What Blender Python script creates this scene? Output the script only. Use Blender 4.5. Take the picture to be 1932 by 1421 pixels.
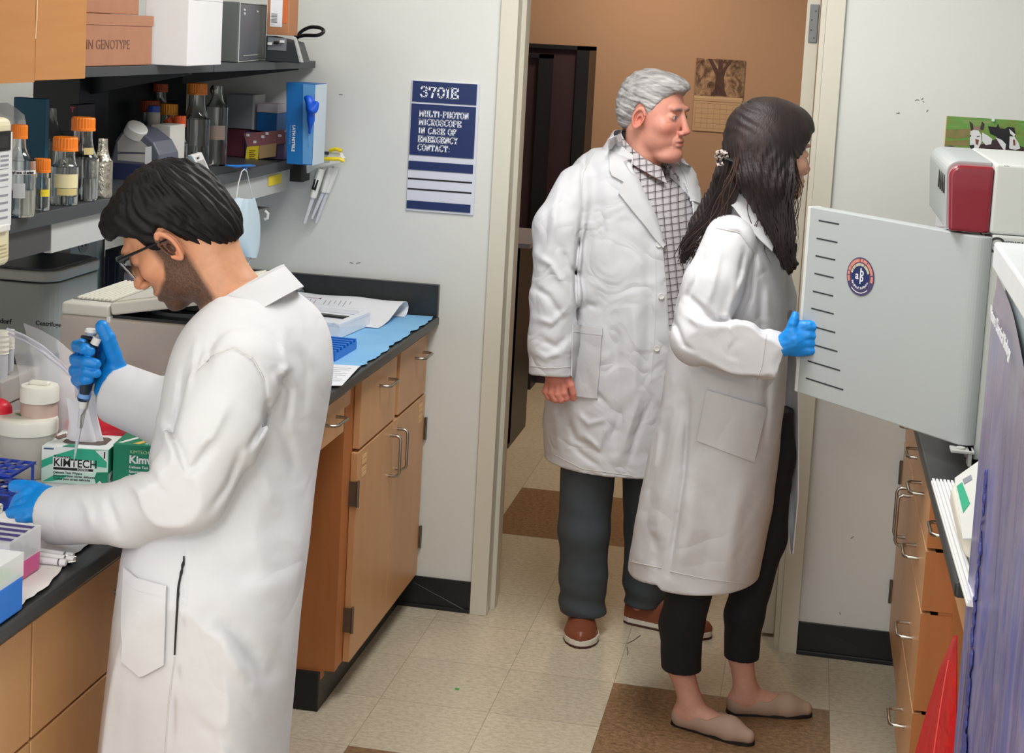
import bpy, bmesh, math, random
import numpy as np
from mathutils import Vector, Matrix
random.seed(7)
SC = bpy.context.scene
for o in list(bpy.data.objects): bpy.data.objects.remove(o, do_unlink=True)
# ---------------------------------------------------------------- camera (measured from the room's own lines)
IMW, IMH = 1932.0, 1421.0
FPX, PCX, PCY = 2980.698, 970.879, 399.335
YAW, PITCH, ROLL = -.1831, .1137, -.0539
CAMP = np.array([1.0519, -4.7561, 1.8449])
_f = np.array([math.sin(YAW)*math.cos(PITCH), math.cos(YAW)*math.cos(PITCH), -math.sin(PITCH)])
_r = np.array([math.cos(YAW), -math.sin(YAW), 0.0])
_d = np.cross(_f, _r)
CR = math.cos(ROLL)*_r + math.sin(ROLL)*_d
CD = -math.sin(ROLL)*_r + math.cos(ROLL)*_d
CAMM = np.array([CR, CD, _f])
cam = bpy.data.cameras.new('camera'); camo = bpy.data.objects.new('camera', cam); SC.collection.objects.link(camo)
cam.sensor_fit = 'HORIZONTAL'; cam.sensor_width = 36.0; cam.lens = FPX/IMW*36.0
cam.shift_x = (IMW/2 - PCX)/IMW; cam.shift_y = (PCY - IMH/2)/IMW
cam.clip_start = .05; cam.clip_end = 60
mw = Matrix(((CR[0], -CD[0], -_f[0], CAMP[0]), (CR[1], -CD[1], -_f[1], CAMP[1]), (CR[2], -CD[2], -_f[2], CAMP[2]), (0, 0, 0, 1)))
camo.matrix_world = mw
SC.camera = camo
# ---------------------------------------------------------------- light, world, exposure
SC.view_settings.view_transform = 'Standard'; SC.view_settings.look = 'None'
SC.view_settings.gamma = 1.0; SC.view_settings.use_curve_mapping = False
SC.view_settings.exposure = 0.56
wd = bpy.data.worlds.new('world'); SC.world = wd; wd.use_nodes = True
wd.node_tree.nodes['Background'].inputs[0].default_value = (1.0, 0.985, 0.965, 1)
wd.node_tree.nodes['Background'].inputs[1].default_value = 1.2
def area(name, loc, sx, sy, power, col=(1.0, 0.99, 0.975), rot=(0, 0, 0)):
    l = bpy.data.lights.new(name, 'AREA'); l.shape = 'RECTANGLE'; l.size = sx; l.size_y = sy; l.energy = power; l.color = col
    o = bpy.data.objects.new(name, l); SC.collection.objects.link(o); o.location = loc; o.rotation_euler = rot
    return o
LAB_LIGHTS = [(0.6, -1.25), (0.6, -3.7), (-1.3, -1.75), (-1.3, -3.7), (-3.0, -2.8), (0.6, -5.2), (-1.3, -5.2)]  # panels out of view; the rear row and far-left one are added for fill
for (x, y), e in zip(LAB_LIGHTS, (22, 5, 9, 8, 12, 26, 13)): area('ceiling_lamp_light', (x, y, 2.70), .56, 1.16, e)
area('office_lamp_light', (.15, 2.75, 2.62), .25, .25, 14, (1.0, .80, .58))
area('office_lamp_light', (1.6, 2.2, 2.62), .25, .25, 8, (1.0, .80, .60))
SC.cycles.use_denoising = True
SC.cycles.max_bounces = 10; SC.cycles.transmission_bounces = 10; SC.cycles.transparent_max_bounces = 12
SC.cycles.caustics_reflective = False; SC.cycles.caustics_refractive = False
SC.cycles.sample_clamp_indirect = 6.0
# ---------------------------------------------------------------- helpers
def A(u, v, x=None, y=None, z=None):
    """the point of the plane x=, y= or z= that the photograph shows at pixel (u, v)"""
    d = np.array([(u-PCX)/FPX, (v-PCY)/FPX, 1.0]) @ CAMM
    if x is not None: t = (x-CAMP[0])/d[0]
    elif y is not None: t = (y-CAMP[1])/d[1]
    else: t = (z-CAMP[2])/d[2]
    return CAMP + d*t
def lin(c):
    c = c/255.0
    return c/12.92 if c <= .04045 else ((c+.055)/1.055)**2.4
def RGB(r, g, b): return (lin(r), lin(g), lin(b), 1.0)
MATS = {}
def mat(name, col, rough=.5, metal=0.0, spec=.5, noise=None, bump=None, trans=0.0, ior=1.45, coat=0.0, sss=0.0, alpha=1.0, sheen=0.0, emit=None, stretch=None):
    """noise=(scale, amount, second colour) ; bump=(scale, strength, distance)"""
    if name in MATS: return MATS[name]
    m = bpy.data.materials.new(name); m.use_nodes = True; nt = m.node_tree; N = nt.nodes; L = nt.links
    b = N['Principled BSDF']
    b.inputs['Base Color'].default_value = col; b.inputs['Roughness'].default_value = rough; b.inputs['Metallic'].default_value = metal
    b.inputs['Specular IOR Level'].default_value = spec; b.inputs['Transmission Weight'].default_value = trans; b.inputs['IOR'].default_value = ior
    b.inputs['Coat Weight'].default_value = coat; b.inputs['Alpha'].default_value = alpha
    if sss: b.inputs['Subsurface Weight'].default_value = sss; b.inputs['Subsurface Radius'].default_value = (1, .35, .2); b.inputs['Subsurface Scale'].default_value = .006
    if sheen: b.inputs['Sheen Weight'].default_value = sheen
    if emit: b.inputs['Emission Color'].default_value = emit[0]; b.inputs['Emission Strength'].default_value = emit[1]
    if noise or bump:
        tc = N.new('ShaderNodeTexCoord'); mp = N.new('ShaderNodeMapping'); L.new(tc.outputs['Object'], mp.inputs[0])
        if stretch: mp.inputs['Scale'].default_value = stretch
    if noise:
        n = N.new('ShaderNodeTexNoise'); n.inputs['Scale'].default_value = noise[0]; n.inputs['Detail'].default_value = 5
        L.new(mp.outputs[0], n.inputs['Vector'])
        r = N.new('ShaderNodeValToRGB'); r.color_ramp.elements[0].position = .5-noise[1]; r.color_ramp.elements[1].position = .5+noise[1]
        r.color_ramp.elements[0].color = noise[2]; r.color_ramp.elements[1].color = col
        L.new(n.outputs['Fac'], r.inputs[0]); L.new(r.outputs[0], b.inputs['Base Color'])
    if bump:
        n2 = N.new('ShaderNodeTexNoise'); n2.inputs['Scale'].default_value = bump[0]; n2.inputs['Detail'].default_value = 4
        L.new(mp.outputs[0], n2.inputs['Vector'])
        bp = N.new('ShaderNodeBump'); bp.inputs['Strength'].default_value = bump[1]; bp.inputs['Distance'].default_value = bump[2]
        L.new(n2.outputs['Fac'], bp.inputs['Height']); L.new(bp.outputs[0], b.inputs['Normal'])
    MATS[name] = m
    return m
class MB:
    """collects shapes and links them as one mesh object"""
    def __init__(s): s.v = []; s.f = []
    def add(s, vs, fs):
        k = len(s.v); s.v += [tuple(map(float, p)) for p in vs]; s.f += [tuple(i+k for i in f) for f in fs]; return s
    def box(s, x0, x1, y0, y1, z0, z1):
        x0, x1 = min(x0, x1), max(x0, x1); y0, y1 = min(y0, y1), max(y0, y1); z0, z1 = min(z0, z1), max(z0, z1)
        return s.add([(x0,y0,z0),(x1,y0,z0),(x1,y1,z0),(x0,y1,z0),(x0,y0,z1),(x1,y0,z1),(x1,y1,z1),(x0,y1,z1)],
                     [(3,2,1,0),(4,5,6,7),(0,1,5,4),(1,2,6,5),(2,3,7,6),(3,0,4,7)])
    def obox(s, c, ax, ay, az):
        """box centred at c with half-axis vectors"""
        c, ax, ay, az = map(lambda q: np.array(q, float), (c, ax, ay, az))
        vs = [c+i*ax+j*ay+k*az for k in (-1, 1) for i, j in ((-1,-1),(1,-1),(1,1),(-1,1))]
        return s.add(vs, [(3,2,1,0),(4,5,6,7),(0,1,5,4),(1,2,6,5),(2,3,7,6),(3,0,4,7)])
    def prism(s, pts, vec):
        """closed outline pts (3D) swept by vec"""
        n = len(pts); pts = [np.array(p, float) for p in pts]; vec = np.array(vec, float)
        nrm = sum((np.cross(pts[i], pts[(i+1) % n]) for i in range(n)), np.zeros(3))
        if nrm @ vec > 0: pts = pts[::-1]
        vs = pts + [p+vec for p in pts]
        fs = [tuple(range(n)), tuple(range(2*n-1, n-1, -1))] + [(i, n+i, n+(i+1) % n, (i+1) % n) for i in range(n)]
        fs = [f if k == 0 or k == 1 else f for k, f in enumerate(fs)]
        return s.add(vs, fs)
    def lathe(s, prof, c=(0,0,0), n=24, ax=None):
        """prof = [(radius, height)...]; closed bottom/top when radius 0"""
        c = np.array(c, float)
        if ax is None: X, Y, Z = np.array([1,0,0.]), np.array([0,1,0.]), np.array([0,0,1.])
        else:
            Z = np.array(ax, float); Z /= np.linalg.norm(Z); t = np.array([1,0,0.]) if abs(Z[0]) < .8 else np.array([0,1,0.])
            X = np.cross(t, Z); X /= np.linalg.norm(X); Y = np.cross(Z, X)
        vs = []; fs = []; m = len(prof)
        for r, h in prof:
            for i in range(n):
                a = 2*math.pi*i/n; vs.append(c + X*r*math.cos(a) + Y*r*math.sin(a) + Z*h)
        for j in range(m-1):
            for i in range(n):
                i2 = (i+1) % n; fs.append((j*n+i, j*n+i2, (j+1)*n+i2, (j+1)*n+i))
        return s.add(vs, fs)
    def tube(s, pts, r, n=8, closed=False, flat=1.0, up=(0,0,1)):
        pts = [np.array(p, float) for p in pts]; m = len(pts)
        rr = r if hasattr(r, '__len__') else [r]*m
        vs = []; fs = []; X = None
        for j, p in enumerate(pts):
            a = pts[(j-1) % m] if (closed or j > 0) else p; b = pts[(j+1) % m] if (closed or j < m-1) else p
            t = b-a; t = t/(np.linalg.norm(t)+1e-12)
            if X is None:
                u = np.array(up, float); X = np.cross(u, t)
                if np.linalg.norm(X) < 1e-3: X = np.cross(np.array([1.,0,0]), t)
            X = X - t*(X@t); X /= np.linalg.norm(X)+1e-12; Y = np.cross(t, X)
            for i in range(n):
                q = 2*math.pi*i/n; vs.append(p + X*rr[j]*math.cos(q) + Y*rr[j]*flat*math.sin(q))
        for j in range(m if closed else m-1):
            j2 = (j+1) % m
            for i in range(n):
                i2 = (i+1) % n; fs.append((j*n+i, j*n+i2, j2*n+i2, j2*n+i))
        if not closed: fs.append(tuple(range(n-1, -1, -1))); fs.append(tuple((m-1)*n+i for i in range(n)))
        return s.add(vs, fs)
    def sheet(s, grid, th=0.0):
        """grid[j][i] of points -> surface; th gives it a thickness along its normal"""
        G = np.array(grid, float); h, w = G.shape[:2]
        if th:
            du = np.gradient(G, axis=1); dv = np.gradient(G, axis=0); nn = np.cross(du, dv); nn /= np.linalg.norm(nn, axis=2, keepdims=True)+1e-12
            H = G - nn*th
            vs = list(G.reshape(-1, 3)) + list(H.reshape(-1, 3)); k = h*w; fs = []
            for j in range(h-1):
                for i in range(w-1):
                    a, b, c, d = j*w+i, j*w+i+1, (j+1)*w+i+1, (j+1)*w+i
                    fs.append((a, b, c, d)); fs.append((k+d, k+c, k+b, k+a))
            ring = [i for i in range(w)] + [j*w+w-1 for j in range(1, h)] + [(h-1)*w+i for i in range(w-2, -1, -1)] + [j*w for j in range(h-2, 0, -1)]
            for q in range(len(ring)):
                a, b = ring[q], ring[(q+1) % len(ring)]; fs.append((b, a, k+a, k+b))
            return s.add(vs, fs)
        return s.add(list(G.reshape(-1, 3)), [(j*w+i, j*w+i+1, (j+1)*w+i+1, (j+1)*w+i) for j in range(h-1) for i in range(w-1)])
    def ellipsoid(s, c, r, n=16, m=10, R=None):
        c = np.array(c, float); vs = []; fs = []
        for j in range(m+1):
            t = math.pi*j/m
            for i in range(n):
                a = 2*math.pi*i/n; p = np.array([r[0]*math.sin(t)*math.cos(a), r[1]*math.sin(t)*math.sin(a), r[2]*math.cos(t)])
                if R is not None: p = np.array(R) @ p
                vs.append(c+p)
        for j in range(m):
            for i in range(n):
                i2 = (i+1) % n; fs.append((j*n+i, (j+1)*n+i, (j+1)*n+i2, j*n+i2))
        return s.add(vs, fs)
    def build(s, name, m, parent=None, smooth=False, bevel=0.0, seg=2, **props):
        me = bpy.data.meshes.new(name); me.from_pydata(s.v, [], s.f)
        bm = bmesh.new(); bm.from_mesh(me); bmesh.ops.remove_doubles(bm, verts=bm.verts, dist=1e-6)
        bmesh.ops.recalc_face_normals(bm, faces=bm.faces)
        if smooth:
            for f in bm.faces: f.smooth = True
            for e in bm.edges:
                if len(e.link_faces) == 2 and e.calc_face_angle(0) > .7: e.smooth = False
        bm.to_mesh(me); bm.free(); me.update()
        if m is not None: me.materials.append(m)
        o = bpy.data.objects.new(name, me); SC.collection.objects.link(o)
        if bevel:
            bv = o.modifiers.new('bevel', 'BEVEL'); bv.width = bevel; bv.segments = seg; bv.limit_method = 'ANGLE'; bv.angle_limit = .6; bv.harden_normals = False
        if parent is not None: o.parent = parent
        for k, q in props.items(): o[k] = q
        return o
def tag(o, label=None, category=None, group=None, kind=None):
    if label: o['label'] = label
    if category: o['category'] = category
    if group: o['group'] = group
    if kind: o['kind'] = kind
    return o
def thing(name, label, category, loc=(0,0,0), group=None):
    """an empty at the thing's base; parts are given in world coordinates and kept there"""
    o = bpy.data.objects.new(name, None); SC.collection.objects.link(o); o.location = loc; o.empty_display_size = .05
    return tag(o, label, category, group)
def settle(o):
    """keep children where they were modelled although the empty stands at its base"""
    inv = Matrix.Translation(o.location).inverted()
    for c in o.children: c.matrix_parent_inverse = inv
    return o
def dup(o, dloc=(0,0,0), rotz=None, label=None, parent=None, props=True):
    c = o.copy(); SC.collection.objects.link(c)
    if parent is not None: c.parent = parent
    else:
        c.location = Vector(o.location)+Vector(dloc)
        if rotz is not None: c.rotation_euler.z = rotz
        if label: c['label'] = label
    for ch in o.children: dup(ch, parent=c)
    return c
def text_mesh(txt, size, m, origin, xdir, ydir, parent, name='lettering', bold=0.0, depth=.0004, align='LEFT', squeeze=1.0, label=None):
    cu = bpy.data.curves.new(name, 'FONT'); cu.body = txt; cu.size = size; cu.extrude = depth; cu.offset = bold; cu.align_x = align; cu.resolution_u = 3
    to = bpy.data.objects.new(name, cu); SC.collection.objects.link(to)
    dg = bpy.context.evaluated_depsgraph_get(); me = bpy.data.meshes.new_from_object(to.evaluated_get(dg))
    bpy.data.objects.remove(to, do_unlink=True); bpy.data.curves.remove(cu)
    X = np.array(xdir, float); X /= np.linalg.norm(X); Y = np.array(ydir, float); Y -= X*(X@Y); Y /= np.linalg.norm(Y); Z = np.cross(X, Y)
    M = Matrix(((X[0]*squeeze, Y[0], Z[0], origin[0]), (X[1]*squeeze, Y[1], Z[1], origin[1]), (X[2]*squeeze, Y[2], Z[2], origin[2]), (0,0,0,1)))
    me.transform(M); me.materials.clear(); me.materials.append(m)
    o = bpy.data.objects.new(name, me); SC.collection.objects.link(o)
    if parent is not None: o.parent = parent
    if label: o['label'] = label
    return o
def quad(mb, p, q, r, t, th=.0006):
    """thin slab on four corners"""
    p, q, r, t = [np.array(a, float) for a in (p, q, r, t)]
    n = np.cross(q-p, t-p); n /= np.linalg.norm(n)
    return mb.prism([p, q, r, t], n*th)
def arc(c, r, a0, a1, n, X=(1,0,0), Y=(0,0,1)):
    c = np.array(c, float); X = np.array(X, float); Y = np.array(Y, float)
    return [c + X*r*math.cos(a0+(a1-a0)*i/n) + Y*r*math.sin(a0+(a1-a0)*i/n) for i in range(n+1)]
# ---------------------------------------------------------------- materials
WHITE = mat('painted_wall', RGB(214,216,212), .55, noise=(1.5,.3,RGB(209,210,205)), bump=(220,.12,.001))
FRAMEP = mat('door_frame_paint', RGB(206,202,188), .4, bump=(60,.05,.001))
BLACKRUB = mat('black_rubber', RGB(26,28,29), .42)
WOOD = mat('maple_veneer', RGB(206,158,112), .38, noise=(5,.35,RGB(192,142,97)), stretch=(3,3,.35))
WOODE = mat('maple_edge', RGB(186,120,70), .45, noise=(9,.3,RGB(168,104,58)), stretch=(3,3,.4))
TOPM = mat('black_epoxy_top', RGB(48,50,51), .33, noise=(60,.3,RGB(40,42,43)))
STEEL = mat('brushed_steel', RGB(176,170,160), .28, metal=1.0)
HINGE = mat('hinge_steel', RGB(120,112,102), .4, metal=.9)
SHELFM = mat('dark_shelf_laminate', RGB(62,65,68), .42)
DARK = mat('black_metal_upright', RGB(22,26,32), .5)
LGREY = mat('light_grey_metal', RGB(176,178,175), .5)
PWHITE = mat('white_plastic', RGB(226,226,222), .35)
BLACKP = mat('black_plastic', RGB(22,22,24), .35)
INK = mat('black_ink', RGB(24,24,26), .6)
WINK = mat('white_ink', RGB(226,228,232), .6)
YEL = mat('yellow_sticker', RGB(228,205,50), .5)
PAPER = mat('white_paper', RGB(226,227,232), .6)
GREYINK = mat('grey_print', RGB(140,142,150), .7)
GLASS = mat('clear_glass', (.97,.99,.98,1), .02, trans=1.0, ior=1.46)
CLEARP = mat('clear_plastic', (.93,.93,.95,1), .12, trans=.93, ior=1.2)
ORANGE = mat('orange_cap_plastic', RGB(238,128,30), .35)
NITRILE = mat('blue_nitrile', RGB(14,132,216), .40, bump=(120,.25,.0008))
TRAYBLUE = mat('blue_plastic', RGB(18,104,196), .32)
def cloth(name, col, soft, crease, scale):
    m = bpy.data.materials.new(name); m.use_nodes = True; N = m.node_tree.nodes; L = m.node_tree.links; b = N['Principled BSDF']
    b.inputs['Base Color'].default_value = col; b.inputs['Roughness'].default_value = .85; b.inputs['Specular IOR Level'].default_value = .3
    tc = N.new('ShaderNodeTexCoord'); n1 = N.new('ShaderNodeTexNoise'); n1.inputs['Scale'].default_value = 10; n1.inputs['Detail'].default_value = 3; L.new(tc.outputs['Object'], n1.inputs['Vector'])
    n2 = N.new('ShaderNodeTexNoise'); n2.inputs['Scale'].default_value = scale; n2.inputs['Detail'].default_value = 1.5; n2.inputs['Distortion'].default_value = .7; L.new(tc.outputs['Object'], n2.inputs['Vector'])
    def M(op, a, v):
        q = N.new('ShaderNodeMath'); q.operation = op; L.new(a, q.inputs[0])
        if v is not None: q.inputs[1].default_value = v
        return q.outputs[0]
    r = M('MINIMUM', M('MULTIPLY', M('ABSOLUTE', M('SUBTRACT', n2.outputs['Fac'], .5), None), 7.0), 1.0)
    b1 = N.new('ShaderNodeBump'); b1.inputs['Strength'].default_value = soft; b1.inputs['Distance'].default_value = .012; L.new(n1.outputs['Fac'], b1.inputs['Height'])
    b2 = N.new('ShaderNodeBump'); b2.inputs['Strength'].default_value = crease; b2.inputs['Distance'].default_value = .004; L.new(r, b2.inputs['Height']); L.new(b1.outputs[0], b2.inputs['Normal']); L.new(b2.outputs[0], b.inputs['Normal'])
    return m
COAT = cloth('white_coat_cloth', RGB(206,206,209), .4, .40, 5.0)
COATM = cloth('creased_coat_cloth', RGB(210,211,215), .35, .6, 9.0)
# ---------------------------------------------------------------- setting: floor
def floor_material():
    m = bpy.data.materials.new('vinyl_floor_tile'); m.use_nodes = True; nt = m.node_tree; N = nt.nodes; L = nt.links; b = N['Principled BSDF']
    tc = N.new('ShaderNodeTexCoord'); sp = N.new('ShaderNodeSeparateXYZ'); L.new(tc.outputs['Object'], sp.inputs[0])
    def M(op, a, b_=None, c=None):
        n = N.new('ShaderNodeMath'); n.operation = op
        for i, q in enumerate((a, b_, c)):
            if q is None: continue
            if isinstance(q, (int, float)): n.inputs[i].default_value = q
            else: L.new(q, n.inputs[i])
        return n.outputs[0]
    T = .3048
    u = M('DIVIDE', sp.outputs[0], T); v = M('DIVIDE', M('ADD', sp.outputs[1], .401), T)
    fu = M('FRACT', u); fv = M('FRACT', v)
    eu = M('MINIMUM', fu, M('SUBTRACT', 1.0, fu)); ev = M('MINIMUM', fv, M('SUBTRACT', 1.0, fv))
    joint = M('LESS_THAN', M('MINIMUM', eu, ev), .0035)
    cell = N.new('ShaderNodeCombineXYZ'); L.new(M('FLOOR', u), cell.inputs[0]); L.new(M('FLOOR', v), cell.inputs[1])
    wn = N.new('ShaderNodeTexWhiteNoise'); L.new(cell.outputs[0], wn.inputs[0])
    def speck(scale, sx, sy, lo, hi, ca, cb):
        mp = N.new('ShaderNodeMapping'); mp.inputs['Scale'].default_value = (sx, sy, 1); L.new(tc.outputs['Object'], mp.inputs[0])
        n = N.new('ShaderNodeTexNoise'); n.inputs['Scale'].default_value = scale; n.inputs['Detail'].default_value = 6; n.inputs['Roughness'].default_value = .72; L.new(mp.outputs[0], n.inputs['Vector'])
        r = N.new('ShaderNodeValToRGB'); r.color_ramp.elements[0].position = lo; r.color_ramp.elements[1].position = hi
        r.color_ramp.elements[0].color = ca; r.color_ramp.elements[1].color = cb; L.new(n.outputs['Fac'], r.inputs[0]); return r.outputs[0]
    base = speck(55, 1.0, 1.8, .30, .58, RGB(170,156,132), RGB(204,194,172))
    brown = speck(60, 1.0, 1.5, .34, .66, RGB(104,78,54), RGB(160,128,94))
    def rect(x0, x1, y0, y1):
        a = M('MULTIPLY', M('GREATER_THAN', sp.outputs[0], x0), M('LESS_THAN', sp.outputs[0], x1))
        c = M('MULTIPLY', M('GREATER_THAN', sp.outputs[1], y0), M('LESS_THAN', sp.outputs[1], y1)); return M('MULTIPLY', a, c)
    j = -.401
    bm_ = M('MAXIMUM', rect(2*T, 4*T, j-4*T, j), M('MAXIMUM', rect(0, 2*T, j-8*T, j-2*T), rect(0, 2*T, j+4*T, j+6*T)))
    mx = N.new('ShaderNodeMix'); mx.data_type = 'RGBA'; L.new(bm_, mx.inputs[0]); L.new(base, mx.inputs[6]); L.new(brown, mx.inputs[7])
    hv = N.new('ShaderNodeHueSaturation'); L.new(mx.outputs[2], hv.inputs['Color']); L.new(M('ADD', M('MULTIPLY', wn.outputs[0], .10), .95), hv.inputs['Value'])
    mj = N.new('ShaderNodeMix'); mj.data_type = 'RGBA'; L.new(M('MULTIPLY', joint, .55), mj.inputs[0]); L.new(hv.outputs[0], mj.inputs[6]); mj.inputs[7].default_value = RGB(92,82,66)
    L.new(mj.outputs[2], b.inputs['Base Color']); b.inputs['Roughness'].default_value = .30; b.inputs['Specular IOR Level'].default_value = .42
    nb = N.new('ShaderNodeTexNoise'); nb.inputs['Scale'].default_value = 9; L.new(tc.outputs['Object'], nb.inputs['Vector'])
    bp = N.new('ShaderNodeBump'); bp.inputs['Strength'].default_value = .1; bp.inputs['Distance'].default_value = .002; L.new(nb.outputs['Fac'], bp.inputs['Height']); L.new(bp.outputs[0], b.inputs['Normal'])
    return m
def struct(name, mb, m, bevel=0.0, parent=None):
    o = mb.build(name, m, parent, bevel=bevel)
    if parent is None: o['kind'] = 'structure'
    return o
OFFICE = mat('tan_office_wall', RGB(172,140,116), .7, bump=(120,.15,.001))
CEIL = mat('ceiling_tile', RGB(222,220,214), .8, bump=(90,.3,.002))
struct('floor', MB().box(-4, 3, -7, 4.2, -.05, 0), floor_material())
struct('wall_back', MB().box(-4, .098, 0, .14, 0, 2.75).box(1.122, 2.15, 0, .14, 0, 2.75).box(.098, 1.122, 0, .14, 2.14, 2.75), WHITE)
struct('wall_right', MB().box(2.11, 2.2, -5.7, 0, 0, 2.75), WHITE)
struct('wall_left', MB().box(-4.1, -4, -5.7, 0, 0, 2.75), WHITE)
struct('wall_office_back', MB().box(-1.6, 3.0, 3.62, 3.7, 0, 2.65), OFFICE)
struct('wall_office_left', MB().box(-1.7, -1.6, .14, 3.62, 0, 2.65), OFFICE)
struct('wall_office_right', MB().box(3.0, 3.1, .14, 3.62, 0, 2.65), OFFICE)
struct('ceiling', MB().box(-4, 2.2, -5.9, .14, 2.75, 2.8), CEIL)
struct('ceiling_office', MB().box(-1.6, 3.0, .14, 3.7, 2.65, 2.7), CEIL)
# lamps: each troffer is a thing
LAMPW = mat('lamp_frame', RGB(230,230,228), .5)
DIFF = mat('lamp_diffuser', RGB(240,240,236), .4, emit=((1,.985,.95,1), 1.2))
for k, (x, y) in enumerate(LAB_LIGHTS):
    t = thing('ceiling_light', 'fluorescent ceiling panel '+('above the aisle just before the doorway', 'above the aisle beside the man with the pipette', 'over the left bench near the sign wall', 'over the left bench away from the sign wall', 'added for fill nearest the far left wall', 'added for fill above the aisle farthest from the doorway', 'added for fill over the left bench farthest from the sign wall')[k], 'lamp', (x, y, 2.75), 'ceiling lights of the laboratory')
    MB().box(x-.31, x+.31, y-.61, y-.585, 2.715, 2.75).box(x-.31, x+.31, y+.585, y+.61, 2.715, 2.75).box(x-.31, x-.285, y-.585, y+.585, 2.715, 2.75).box(x+.285, x+.31, y-.585, y+.585, 2.715, 2.75).build('frame', LAMPW, t)
    MB().box(x-.285, x+.285, y-.585, y+.585, 2.73, 2.75).build('diffuser', DIFF, t)
    settle(t)
# door frame (steel) and door leaf
def jamb(x0, x1, inner):
    s = 1 if inner > x0 else -1
    return (x0, x1, s)
fl = MB().box(.098, .152, -.014, 0.0, 0, 2.19).box(.142, .152, 0, .05, 0, 2.14).box(.152, .166, .05, .10, 0, 2.14).box(.142, .152, .10, .20, 0, 2.14).box(.098, .152, .14, .154, 0, 2.19)
struct('trim_1', fl, FRAMEP, bevel=.0015)
fr = MB().box(1.068, 1.122, -.014, 0.0, 0, 2.19).box(1.068, 1.078, 0, .20, 0, 2.14).box(1.052, 1.068, .03, .085, 0, 2.14)
struct('trim_2', fr, FRAMEP, bevel=.0015)
struct('trim_3', MB().box(.098, 1.122, -.014, .2, 2.14, 2.19), FRAMEP, bevel=.0015)
DOORP = mat('door_leaf_paint', RGB(196,190,174), .45)
dl = struct('door_1', MB().box(1.010, 1.050, .10, 1.0, .012, 2.13), DOORP, bevel=.002)
hg = MB().box(1.020, 1.046, .094, .1005, 1.858, 1.972).build('hinge', mat('painted_hinge', RGB(112,114,114), .45, metal=.4), dl, bevel=.002)
hb = MB()
for z, x in ((1.952,1.037),(1.925,1.027),(1.895,1.027),(1.872,1.037)): hb.lathe([(0,0),(.0022,0),(.0022,.0012),(0,.0012)], (x, .094, z), 8, (0,-1,0))
hb.build('screw', BLACKP, hg)
# cove base
struct('baseboard_back', MB().box(-.139, .098, -.006, 0, 0, .102).box(-.139, .098, -.012, -.006, 0, .012), BLACKRUB, bevel=.002)
struct('baseboard_right', MB().box(1.122, 1.44, -.006, 0, 0, .102).box(1.122, 1.44, -.014, -.006, 0, .014), BLACKRUB, bevel=.002)
struct('baseboard_office', MB().box(-1.6, 3.0, 3.612, 3.62, 0, .10), BLACKRUB)
# pencil and scuff marks on the wall
MARK = mat('pencil_mark', RGB(120,118,112), .8)
mk = MB()
for (u, v, du, dv) in ((1726,190,4,-2),(1731,188,3,1),(1738,188,4,-3),(1741,191,3,2),(1691,213,5,1),(1695,211,2,3),(1748,211,3,-4),(660,495,6,2),(672,497,8,-2),(1605,1016,5,-3),(1584,1155,2,5),(640,178,7,1)):
    p = A(u, v, y=-.0012); q = A(u+du, v+dv, y=-.0012); mk.tube([p, q], .0010, 4)
mo = mk.build('wall_scuffs', MARK); mo['kind'] = 'stuff'; mo['label'] = 'small grey scuff marks scattered on the white wall'
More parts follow.
